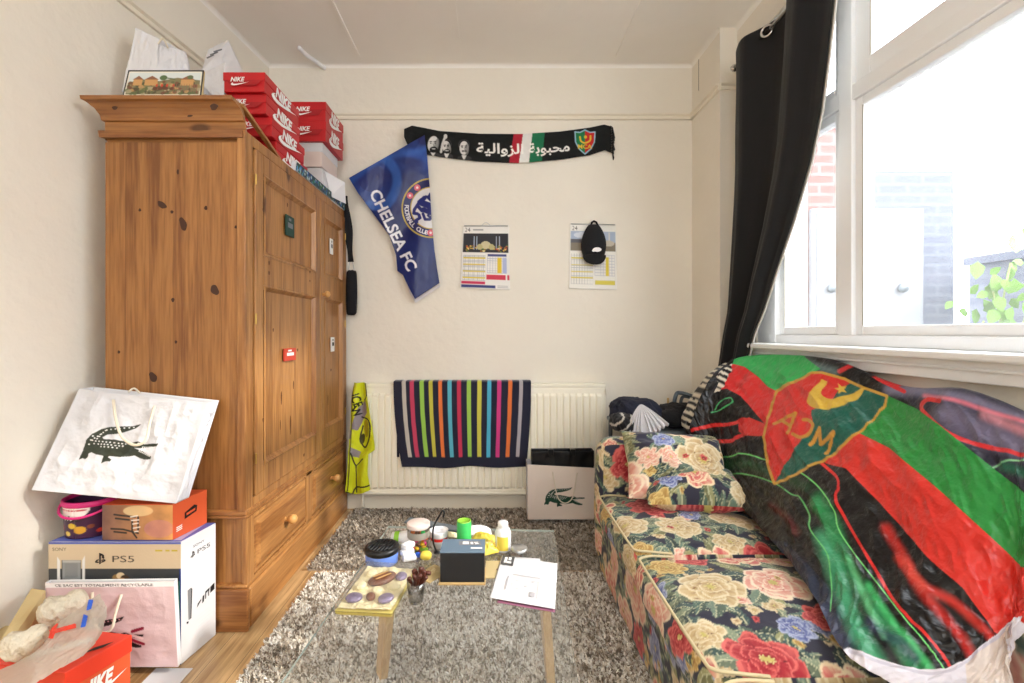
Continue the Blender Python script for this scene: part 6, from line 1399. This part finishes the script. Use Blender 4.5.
# ================================================================ shaggy rugs
matprint('pile', 1.0, 0.2, bump=0, spec=0.1)
def rug(x0, x1, y0, y1, name, label, pal, spacing, seed, hgt):
    t = thing(name, ((x0 + x1) / 2, (y0 + y1) / 2, 0), label, 'rug')
    MB().box(x0, x1, y0, y1, .0005, .006).build('backing', 'rug_base', t)
    rn = np.random.RandomState(seed); nx, ny = int((x1 - x0) / spacing), int((y1 - y0) / spacing)
    gx, gy = np.meshgrid((np.arange(nx) + .5) * spacing + x0, (np.arange(ny) + .5) * spacing + y0); gx = gx.ravel() + rn.uniform(-.5, .5, gx.size) * spacing; gy = gy.ravel() + rn.uniform(-.5, .5, gy.size) * spacing
    n = gx.size; la = fbm(gx * 5, gy * 5, seed) * 6.28 + rn.uniform(-2.4, 2.4, n); ln = rn.uniform(.25, 1.0, n) * hgt * .9; h = hgt * rn.uniform(.55, 1.1, n) * (.85 + .2 * fbm(gx * 30, gy * 30, seed + 1))
    pal = np.array([lin(p) for p in pal]); cl = pal[np.clip((fbm(gx * 60, gy * 60, seed + 4) * 1.0) * len(pal) + rn.uniform(-1.6, 1.6, n), 0, len(pal) - 1).astype(int)]
    V = []; C_ = []
    for b in range(3):
        a = rn.uniform(0, 6.28, n); w = rn.uniform(.0022, .0042, n) * (spacing / .009); ox = rn.uniform(-.3, .3, n) * spacing; oy = rn.uniform(-.3, .3, n) * spacing
        dx, dy = np.cos(a) * w, np.sin(a) * w; l2 = la + rn.uniform(-.8, .8, n); lx, ly = np.cos(l2) * ln, np.sin(l2) * ln; bx, by = gx + ox, gy + oy; hz = h * rn.uniform(.7, 1.1, n)
        z0 = np.full(n, .004)
        q = np.stack([np.stack([bx - dx, by - dy, z0], 1), np.stack([bx + dx, by + dy, z0], 1), np.stack([bx + dx + lx * .4, by + dy + ly * .4, z0 + hz * .7], 1), np.stack([bx - dx + lx * .4, by - dy + ly * .4, z0 + hz * .7], 1), np.stack([bx + lx * .9 + dx * .5, by + ly * .9 + dy * .5, z0 + hz], 1), np.stack([bx + lx * .9 - dx * .5, by + ly * .9 - dy * .5, z0 + hz], 1)], 1)
        V.append(q); cc = np.repeat(cl[:, None], 6, 1) * rn.uniform(.85, 1.15, (n, 1, 1)); C_.append(cc)
    V = np.concatenate(V).reshape(-1, 3); C_ = np.concatenate(C_).reshape(-1, 3); m = len(V) // 6
    V[:, 0] = np.clip(V[:, 0], x0 - .008, x1 + .008); V[:, 1] = np.clip(V[:, 1], y0 - .008, y1 + .008)
    k = np.arange(m) * 6; F = np.concatenate([np.stack([k, k + 1, k + 2, k + 3], 1), np.stack([k + 3, k + 2, k + 4, k + 5], 1)])
    me = bpy.data.meshes.new('pile'); me.vertices.add(len(V)); me.vertices.foreach_set('co', (V - ORG[t.name]).ravel()); me.loops.add(F.size); me.loops.foreach_set('vertex_index', F.ravel().astype(np.int32)); me.polygons.add(len(F)); me.polygons.foreach_set('loop_start', np.arange(len(F), dtype=np.int32) * 4)
    me.update(calc_edges=True); a = me.color_attributes.new('Col', 'FLOAT_COLOR', 'POINT'); c4 = np.ones((len(V), 4)); c4[:, :3] = C_; a.data.foreach_set('color', c4.ravel()); me.materials.append(M['pile'])
    o = bpy.data.objects.new('pile', me); COL.objects.link(o); o.parent = t; o['kind'] = 'stuff'
    return t
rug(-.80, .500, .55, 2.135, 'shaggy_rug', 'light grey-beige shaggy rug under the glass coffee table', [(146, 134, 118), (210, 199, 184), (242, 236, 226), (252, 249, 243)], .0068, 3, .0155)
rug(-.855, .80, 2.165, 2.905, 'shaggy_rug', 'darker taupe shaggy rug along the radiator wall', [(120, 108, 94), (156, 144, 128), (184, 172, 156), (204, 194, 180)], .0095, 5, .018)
# ================================================================ glass coffee table
ZG = .392
def Yg(y): return (CH - ZG) * S / (y - PY)
def G2(px, py, dz=0.0): p = PT(px, py, Yg(py)); return p + np.array([0, 0, dz])
aT = .062; dT = np.array([math.sin(aT), math.cos(aT)]); wT = np.array([math.cos(aT), -math.sin(aT)])
BL = np.array([-.381, 1.716])
t = thing('coffee_table', (-.1, 1.15, 0), 'low coffee table with a clear glass top on tapered oak legs', 'table')
cr_ = [BL, BL + wT * .600, BL + wT * .600 - dT * 1.12, BL - dT * 1.12]
mb = MB(); lo = [(p[0], p[1], ZG - .007) for p in cr_][::-1]; hi = [(p[0], p[1], ZG) for p in cr_][::-1]
mb.add([tuple(p) for p in hi], [(0, 1, 2, 3)])
mb.build('glass_top', 'table_glass', t)
mat('glass_edge', (168, 184, 176), .15)
mb = MB(); mb.add(lo + hi, [(i, (i + 1) % 4, 4 + (i + 1) % 4, 4 + i) for i in range(4)]); mb.build('glass_rim', 'glass_edge', t)
def leg(top, foot, dirv, w1, w0, th):
    d = Vector((dirv[0], dirv[1], 0)).normalized(); n = Vector((-d.y, d.x, 0)); T, F_ = Vector(top), Vector(foot)
    q = lambda c, w: [tuple(c + d * a * w / 2 + n * b * th / 2) for a, b in ((-1, -1), (1, -1), (1, 1), (-1, 1))]
    o = MB().hexa(q(F_, w0), q(T, w1)).build('leg', 'oak_leg', t, bevel=.004, seg=3)
    MB().lathe([(0, 0), (.022, 0), (.022, .004), (0, .004)], (top[0], top[1], ZG - .0125), n=20).build('fixing_disc', 'chrome', o)
leg((-.318, 1.455, .379), (-.352, 1.488, .012), (.50, -.87), .095, .045, .026)
leg((.150, 1.43, .379), (.178, 1.455, .012), (.06, -1), .085, .045, .026)
leg((-.355, .80, .379), (-.39, .77, .012), (.5, .87), .095, .045, .026)
leg((.105, .77, .379), (.14, .74, .012), (.5, -.87), .095, .045, .026)
# --- watch box on a tan tray
t = thing('gift_box', (-.09, 1.36, ZG), 'black-fronted gift box with a slate-blue top on the glass table', 'box')
bq = [G2(441, 584), G2(484.5, 584), G2(486, 565), G2(446, 565)]; yb0 = Yg(585)
x0, x1 = (440 - PX) * 1.316 / S, (484.5 - PX) * 1.316 / S; h = .088
MB().box(x0, x1, 1.318, 1.400, ZG + .006, ZG + h).build('box_body', 'black_plastic', t, bevel=.001)
MB().box(x0 - .001, x1 + .001, 1.317, 1.401, ZG + h, ZG + h + .003).build('lid', 'slate_card', t, bevel=.0008)
MB().box(x0 - .004, x1 + .003, 1.312, 1.404, ZG + .0005, ZG + .006).build('base_tray', 'tan_card', t, bevel=.001)
g = MB(); g.flat([[(.050, .042), (.115, .042), (.110, .068), (.048, .068)]], (x0, 1.318, ZG + h + .003), (1, 0, 0), (0, 1, 0), .0006, 0)
g.flat([[(.060, .047), (.078, .047), (.077, .064), (.060, .064)], [(.084, .047), (.092, .047), (.088, .062), (.082, .060)], [(.096, .046), (.108, .050), (.104, .055), (.096, .052)], [(.092, .056), (.106, .058), (.104, .062), (.092, .060)], [(.085, .018), (.118, .018), (.117, .028), (.085, .028)]], (x0, 1.318, ZG + h + .003), (1, 0, 0), (0, 1, 0), .001, 1)
g.build('print', ['print_grey', 'print_white'], t)
# --- chocolate tray
t = thing('chocolate_box', (-.33, 1.28, ZG), 'clear-lidded box of chocolates in gold straw at the front left of the glass table', 'box')
q0 = [G2(334, 616), G2(392, 619), G2(417, 574), G2(367, 571)]
cen = sum(q0) / 4; up = np.array([0, 0, 1.0])
sc_ = lambda k, dz: [cen + (p - cen) * k + up * dz for p in q0]
MB().hexa(sc_(.96, .0005), sc_(1.0, .013)).build('yellow_tray', 'yellow_tray', t, bevel=.003)
n = 60; u, v = np.meshgrid(np.linspace(0, 1, n), np.linspace(0, 1, n), indexing='ij'); a, b, c, d = sc_(.93, .0135); u3, v3 = u[..., None], v[..., None]
P = (a * (1 - u3) + b * u3) * (1 - v3) + (d * (1 - u3) + c * u3) * v3; P[..., 2] += .007 * ridge(u * 7, v * 7, 3)
tag(sheet('gold_straw', P, None, 'gold_foil', t, solid=0), kind='stuff')
def LP(u_, v_, dz): return (a * (1 - u_) + b * u_) * (1 - v_) + (d * (1 - u_) + c * u_) * v_ + up * dz
def blob(name, u_, v_, rx, ry, rz, m, rot=0, dz=.006, par=None):
    U_, W_ = np.meshgrid(np.linspace(0, 2 * math.pi, 28), np.linspace(0, math.pi, 14), indexing='ij'); V = np.stack([rx * np.cos(U_) * np.sin(W_) ** .7, ry * np.sin(U_) * np.sin(W_) ** .7, rz * np.cos(W_)], 2).reshape(-1, 3)
    F = [(i * 14 + j, i * 14 + j + 1, (i + 1) * 14 + j + 1, (i + 1) * 14 + j) for i in range(27) for j in range(13)]; ca, sa = math.cos(rot), math.sin(rot)
    V = V @ np.array([[ca, sa, 0], [-sa, ca, 0], [0, 0, 1]]) + LP(u_, v_, dz)
    mb = MB(); mb.add(V, F); return mb.build(name, m, par or t, smooth=True)
w_ = blob('wafer', .50, .64, .042, .026, .010, 'choc_brown', .75, .011)
g = MB(); 
for k, (o_, m_) in enumerate(((-.008, 0), (.008, 0))):
    cpos = LP(.50, .64, .0212); ax = Vector((math.cos(.75), math.sin(.75), 0)); ay = Vector((-ax.y, ax.x, 0)); p = Vector(cpos) + ay * o_
    g.add([p - ax * .024 - ay * .003, p + ax * .024 - ay * .003, p + ax * .024 + ay * .003, p - ax * .024 + ay * .003], [(0, 1, 2, 3)], 0)
g.build('stripe', 'tan_card', w_)
for k, (u_, v_, r, m_) in enumerate(((.20, .18, .022, 'violet_foil'), (.80, .20, .021, 'violet_foil'), (.84, .74, .019, 'violet_foil'), (.50, .22, .014, 'choc_brown'), (.55, .36, .017, 'gold_foil'), (.82, .48, .018, 'gold_foil'), (.18, .45, .016, 'gold_foil'), (.20, .78, .018, 'gold_foil'), (.60, .88, .016, 'gold_foil'))):
    blob('chocolate', u_, v_, r, r * .85, .0085, m_, k * .7, .009)
lid = MB(); lq0, lq1, lq2 = sc_(1.0, .013), sc_(.98, .030), sc_(.92, .033)
lid.add(lq0 + lq1 + lq2, [(i, (i + 1) % 4, 4 + (i + 1) % 4, 4 + i) for i in range(4)] + [(4 + i, 4 + (i + 1) % 4, 8 + (i + 1) % 4, 8 + i) for i in range(4)] + [(8, 9, 10, 11)])
lid.build('clear_lid', 'tray_lid', t)
rim = MB(); r0, r1 = sc_(1.0, .012), sc_(1.045, .0135); rim.add(r0 + r1, [(i, (i + 1) % 4, 4 + (i + 1) % 4, 4 + i) for i in range(4)]); rim.build('rim', 'clear_plastic', t, solid=.001)
# --- blue tub with glossy black lid
def cyl(name, mb_prof, px, pybase, mtl, par, n=40):
    c = G2(px, pybase); return MB().lathe(mb_prof, (c[0], c[1], ZG), n=n).build(name, mtl, par, smooth=True)
def at_table(px, py): c = G2(px, py); return (c[0], c[1], ZG)
t = thing('round_tub', at_table(382, 563), 'round blue tub with a glossy black lid beside the chocolate box', 'tub')
cyl('tub_body', [(0, .001), (.046, .001), (.049, .004), (.050, .036), (.048, .038)], 382, 562, 'blue_plastic', t)
cyl('lid', [(.051, .034), (.053, .037), (.053, .046), (.050, .051), (.043, .053), (.036, .049), (.026, .047), (.012, .051), (0, .052)], 382, 562, 'black_plastic', t)
c = G2(382, 562); rb = MB()
for k in range(7): xx = -.033 + k * .011; yy_ = math.sqrt(max(0, .046 ** 2 - xx ** 2)); rb.tube([(c[0] + xx - .3 * .03, c[1] - yy_ * .8, ZG + .050), (c[0] + xx + .3 * .03, c[1] + yy_ * .8, ZG + .050)], .003, 6)
rb.build('lid_ribs', 'black_plastic', t, smooth=True)
# --- sweets jar with white lid
t = thing('sweet_jar', at_table(418.5, 549), 'clear jar of coloured sweets with a ribbed white lid on the glass table', 'jar')
cyl('jar_body', [(0, .001), (.033, .001), (.035, .004), (.035, .074), (.032, .078)], 418.5, 549, 'clear_plastic', t)
cyl('lid', [(.036, .073), (.0375, .075), (.0375, .086), (.035, .088), (0, .0885)], 418.5, 549, 'pink_white_card', t, 60)
c = G2(418.5, 549); random.seed(5)
for k in range(34):
    a_ = random.uniform(0, 6.28); r_ = random.uniform(.014, .026); z = ZG + .010 + (k // 8) * .012
    MB().lathe([(0, -.006), (.006, -.004), (.008, 0), (.006, .004), (0, .006)], (c[0] + r_ * math.cos(a_), c[1] + r_ * math.sin(a_), z), n=10).build('sweet', random.choice(['candy_red', 'candy_yellow', 'candy_orange', 'magenta', 'choc_brown', 'green_can']), t, smooth=True)
MB().lathe([(.0355, .042), (.0358, .043), (.0358, .062), (.0355, .063)], (c[0], c[1], ZG), n=40).build('label', 'cloudy_plastic', t, smooth=True)
# --- second white tub
t = thing('snack_pot', at_table(439, 547), 'short white plastic pot with a red band beside the sweets jar', 'pot')
cyl('pot_body', [(0, .001), (.025, .001), (.030, .050), (.031, .054), (.028, .054), (.024, .006)], 439, 546, 'white_plastic', t)
c = G2(439, 546); MB().lathe([(.0278, .024), (.0288, .034)], (c[0], c[1], ZG), n=40).build('band', 'candy_red', t, smooth=True)
t = thing('yoghurt_cup', at_table(401, 548), 'white and lime-green cup lying behind the black-lidded tub', 'cup')
c = G2(401, 547); MB().lathe([(0, -.030), (.020, -.030), (.026, .028), (.027, .032), (.024, .030), (0, .02)], (c[0], c[1], ZG + .028), 'X').build('cup_body', 'white_plastic', t, smooth=True)
MB().lathe([(.0225, -.020), (.0245, -.004)], (c[0], c[1], ZG + .028), 'X').build('green_band', 'green_plastic', t, smooth=True)
# --- wrapped white blocks
for k, (px, py, dz, lab) in enumerate(((409, 563, 0.0005, 'small wrapped white sweet, lowest of the stack beside the black-lidded tub'), (407, 563, .0175, 'small wrapped white sweet in the middle of the stack beside the black-lidded tub'), (408, 562, .0345, 'small wrapped white sweet on top of the stack beside the black-lidded tub'))):
    c = G2(px, py - 3); V, F, Nn = rbox(-.020, .020, -.013, .013, 0, .0165, .004, .004, (.001, .001, .001)); V = V @ np.array(Matrix.Rotation(-.4 - .3 * k, 3, 'Z')) + np.array([c[0], c[1], ZG + dz])
    t = thing('wrapped_sweet', (c[0], c[1], ZG + dz), lab, 'sweet', 'stack of wrapped white sweets on the glass table'); mb = MB(); mb.add(V, F); mb.build('wrapper', 'white_plastic', t, smooth=True)
    e = Vector((math.cos(.4 + .3 * k), -math.sin(.4 + .3 * k), 0)).xyz; q = Vector((c[0], c[1], ZG + dz + .008))
    MB().add([q + e * .020, q + e * .027 + Vector((0, .008, .004)), q + e * .028 + Vector((0, -.008, .003))], [(0, 1, 2)]).build('twist', 'white_plastic', t, solid=.0006)
c = G2(426, 559); V, F, Nn = rbox(-.016, .016, -.011, .011, 0, .022, .008, .004, (.002, .002, .003)); mb = MB(); mb.add(V + np.array([c[0], c[1], ZG]), F)
tag(mb.build('yellow_sweet', 'yellow_pack', loc=at_table(426, 559), smooth=True), 'bright yellow sweet in front of the sweets jar', 'sweet')
c = G2(424, 551); V, F, Nn = rbox(-.013, .013, -.007, .007, 0, .012, .004, .004, (.001, .001, .001)); mb = MB(); mb.add(V @ np.array(Matrix.Rotation(.5, 3, 'Z')) + np.array([c[0], c[1], ZG]), F)
tag(mb.build('lime_sweet', 'green_plastic', loc=at_table(424, 551), smooth=True), 'lime-green sweet behind the yellow one, before the sweets jar', 'sweet')
c = G2(417, 557); V, F, Nn = rbox(-.007, .007, -.006, .006, 0, .014, .003, .003, (.001, .001, .001)); mb = MB(); mb.add(V + np.array([c[0] + .002, c[1], ZG]), F)
tag(mb.build('blue_sweet', 'blue_print', loc=at_table(417, 557), smooth=True), 'small blue wrapped sweet between the white stack and the yellow sweet', 'sweet')
# --- bent black cable
c = G2(437, 553); pts = [c + np.array([0, 0, .004]), c + np.array([-.008, 0, .02]), c + np.array([-.014, .002, .05]), c + np.array([-.010, .004, .085]), c + np.array([.006, .006, .115]), c + np.array([.017, .008, .132]), c + np.array([.022, .008, .126]), c + np.array([.019, .008, .112])]
MBt = MB().tube(spline(pts, 8), .0030, 8); MBt.lathe([(0, 0), (.010, 0), (.009, .004), (0, .005)], (c[0], c[1], ZG + .0004), n=16)
tag(MBt.build('bent_wire', 'black_plastic', loc=tuple(c), smooth=True), 'thin bent dark wire standing up beside the gift box', 'wire')
# --- grey flat tray strip at back
q = [G2(404, 535), G2(462, 546), G2(466, 541), G2(410, 530)]
kn = np.array([0, 0, .052])
MB_t = MB().hexa([p + up * .040 for p in q], [p + up * .047 for p in q]); MB_t.box(*(lambda c: (c[0] - .012, c[0] + .012, c[1] - .012, c[1] + .012))(sum(q) / 4), ZG + .0005, ZG + .041)
tag(MB_t.build('grey_stand', 'grey_metal', loc=tuple(sum(q) / 4), bevel=.002), 'long flat grey stand lying across the back of the glass table behind the jars', 'stand')
# --- green can
t = thing('drinks_can', at_table(464, 549), 'bright green slim can standing behind the gift box', 'can')
cyl('can_body', [(0, .002), (.018, .002), (.023, .008), (.0235, .012), (.0235, .088), (.022, .092)], 464, 549, 'green_can', t)
cyl('can_top', [(.022, .091), (.0225, .094), (.020, .094), (.019, .090), (0, .090)], 464, 549, 'green_plastic', t)
# --- yellow packets, bottle, dish
def packet(px, py, w, d, rot, m, label, seed, name='snack_packet', hz=.012, stripe=None):
    c = G2(px, py); n = 36; u, v = np.meshgrid(np.linspace(-1, 1, n), np.linspace(-1, 1, n), indexing='ij'); z = hz * (1 - np.abs(u) ** 3) * (1 - np.abs(v) ** 3) * (.6 + .8 * ridge(u * 2, v * 2, seed)); ca, sa = math.cos(rot), math.sin(rot)
    x, y = u * w / 2, v * d / 2; P = np.stack([c[0] + x * ca - y * sa, c[1] + x * sa + y * ca, ZG + .003 + z], 2)
    o = thing(name, (c[0], c[1], ZG), label, 'packet'); sheet('wrapper', P, None, m, o, solid=.002)
    if stripe: sheet('label_band', P[8:-8, 10:-12] + np.array([0, 0, .0012]), None, stripe, o, solid=.0008)
    return o
packet(484, 541, .085, .05, -.15, 'yellow_pack', 'yellow snack packet with a red band between the green can and the white bottle', 3, hz=.02, stripe='candy_orange')
packet(489, 552, .060, .045, .5, 'yellow_pack', 'small crumpled yellow and white packet beside the gift box, in front of the bottle', 7, hz=.022, stripe='white_plastic')
packet(478, 533, .09, .05, .1, 'white_plastic', 'crumpled white packet behind the yellow snack packet', 11, hz=.018)
packet(432, 575, .060, .085, -.6, 'pale_card', 'crumpled pale patterned wrapper between the gift box and the chocolate box', 15, hz=.008, stripe='gold_foil')
packet(448, 536, .07, .03, -.2, 'gold_foil', 'gold and white wrapper behind the snack pot at the back of the table', 19, hz=.014)
t = thing('white_bottle', at_table(503, 551), 'white plastic bottle with a yellow label standing at the back of the glass table', 'bottle')
cyl('bottle_body', [(0, .001), (.024, .001), (.026, .006), (.026, .058), (.022, .070), (.014, .076)], 503, 550, 'white_plastic', t)
cyl('cap', [(.015, .075), (.017, .077), (.0165, .090), (.014, .093), (0, .093)], 503, 550, 'white_plastic', t)
c = G2(503, 550); ar = np.linspace(-2.4, -.9, 16); mb = MB(); mb.add([(c[0] + .0264 * math.cos(a_), c[1] + .0264 * math.sin(a_), ZG + z) for z in (.008, .052) for a_ in ar], [(i, i + 1, 16 + i + 1, 16 + i) for i in range(15)]); mb.build('yellow_label', 'yellow_pack', t, smooth=True)
mb = MB(); ar = np.linspace(-.85, -.2, 8)
for k in range(7): mb.add([(c[0] + .0265 * math.cos(a_), c[1] + .0265 * math.sin(a_), ZG + .010 + k * .006 + z) for z in (0, .002) for a_ in ar], [(i, i + 1, 8 + i + 1, 8 + i) for i in range(7)])
mb.build('small_print', 'print_grey', t)
t = thing('glass_dish', at_table(519.5, 558), 'small round glass pot with a silvery lid right of the white bottle', 'pot')
cyl('glass_body', [(0, .001), (.022, .001), (.024, .004), (.024, .020)], 519.5, 556, 'clear_plastic', t)
cyl('lid', [(.0245, .019), (.026, .021), (.026, .026), (.023, .028), (0, .027)], 519.5, 556, 'aluminium', t)
# --- brown pods in a glass
t = thing('tumbler', at_table(416, 600), 'small glass tumbler standing beside the chocolate box, brown pods in it', 'glass')
cyl('glass_body', [(0, .001), (.017, .001), (.019, .004), (.024, .055), (.0235, .055), (.018, .006), (0, .005)], 416, 602, 'clear_plastic', t)
c = G2(416, 602); random.seed(8)
pods = thing('dried_pods', (c[0], c[1], ZG + .045), 'bunch of curled glossy brown dried pods sticking out of the small tumbler', 'dried pods')
for k in range(11):
    a_ = k * 1.1; r0 = random.uniform(.004, .026); p0 = c + np.array([r0 * math.cos(a_) * .5, r0 * math.sin(a_) * .4, .040]); p1 = c + np.array([.010 + r0 * math.cos(a_) * 1.3, r0 * math.sin(a_), .062 + .018 * random.random()]); p2 = p1 + np.array([random.uniform(-.012, .012), random.uniform(-.006, .006), random.uniform(-.006, .012)])
    MB().tube(spline([p0, (p0 + p1) / 2 + np.array([.003, 0, .002]), p1, p2], 5), [.003] * 5 + [.0045] * 5 + [.006] * 4 + [.005, .003], 8).build('pod', 'brown_pod', pods, smooth=True)
# --- papers
def leaf_paper(qp, z, label, seed, logo=False, cover=None):
    q = [G2(*p, dz=0) for p in qp]; n = 40; u, v = np.meshgrid(np.linspace(0, 1, n), np.linspace(0, 1, n), indexing='ij'); u3, v3 = u[..., None], v[..., None]
    P = (q[0] * (1 - u3) + q[1] * u3) * (1 - v3) + (q[3] * (1 - u3) + q[2] * u3) * v3; P[..., 2] = ZG + z + .0015 * fbm(u * 2, v * 2, seed)
    o = thing('sheet_of_paper' if not cover else 'brochure', tuple(P.mean((0, 1)) * [1, 1, 0] + np.array([0, 0, ZG + z])), label, 'paper'); sheet('page', P, None, cover or 'paper', o, solid=.0006)
    if logo:
        at2 = lambda a_, b_: (q[0] * (1 - a_) + q[1] * a_) * (1 - b_) + (q[3] * (1 - a_) + q[2] * a_) * b_
        g = MB(); z2 = ZG + z + .0028
        def quad(a0, a1, b0, b1, mi, dz=0):
            g.add([np.array([*at2(a, b)[:2], z2 + dz]) for a, b in ((a0, b0), (a1, b0), (a1, b1), (a0, b1))], [(0, 1, 2, 3)], mi)
        quad(.02, .24, .01, .25, 0); quad(.07, .12, .05, .20, 1, .0004); quad(.14, .19, .04, .12, 1, .0004); quad(.10, .20, .15, .20, 1, .0004)
        g.build('logo', ['logo_grey', 'print_white'], o); g = MB()
        quad(.28, .74, .44, .452, 2); quad(.20, .222, .50, .80, 2)
        for (a0, b0) in ((.36, .55), (.60, .52), (.38, .72), (.60, .76), (.50, .64)): quad(a0, a0 + .06, b0, b0 + .03, 3, 0)
        quad(.60, .68, .78, .86, 2)
        for w in ((.30, .31, .50, .90), (.72, .73, .50, .90)): quad(*w, 3)
        g.build('small_print', ['logo_grey', 'print_white', 'faint_grey', 'faint_print'], o)
mat('faint_grey', (176, 174, 180), .6); mat('logo_grey', (74, 72, 74), .6)
leaf_paper([(505, 561), (558, 570), (552, 609), (496, 600)], .001, 'purple-edged brochure under the white papers at the right of the glass table', 3, cover='brochure_purple') if False else None
mat('brochure_purple', (150, 96, 120), .4)
leaf_paper([(506, 560), (556, 568), (555, 613), (497, 603)], .001, 'purple-edged brochure lying under the white papers at the right of the glass table', 3, cover='brochure_purple')
leaf_paper([(504, 557), (540, 560), (545, 603), (496, 598)], .0035, 'white sheet of paper half covered by the printed one on the glass table', 4)
leaf_paper([(502, 557.5), (557.5, 565.5), (555, 611.5), (489.5, 600)], .006, 'white printed sheet with a dark corner square, topmost of the papers on the glass table', 6, logo=True)
# cream flat box beside the papers
t = thing('cream_packet', at_table(494, 573), 'flat cream packet with a brown smudge between the gift box and the papers', 'packet')
q = [G2(484.5, 579), G2(503, 579), G2(506, 562), G2(486, 562)]
MB().hexa([p + up * .0005 for p in q], [p + up * .0045 for p in q]).build('packet_body', 'pale_card', t, bevel=.001)
c = G2(499, 571); MB().lathe([(0, .0052), (.007, .005), (.009, .0042)], (c[0], c[1], ZG), n=16).build('smudge', 'choc_brown', t, smooth=True)
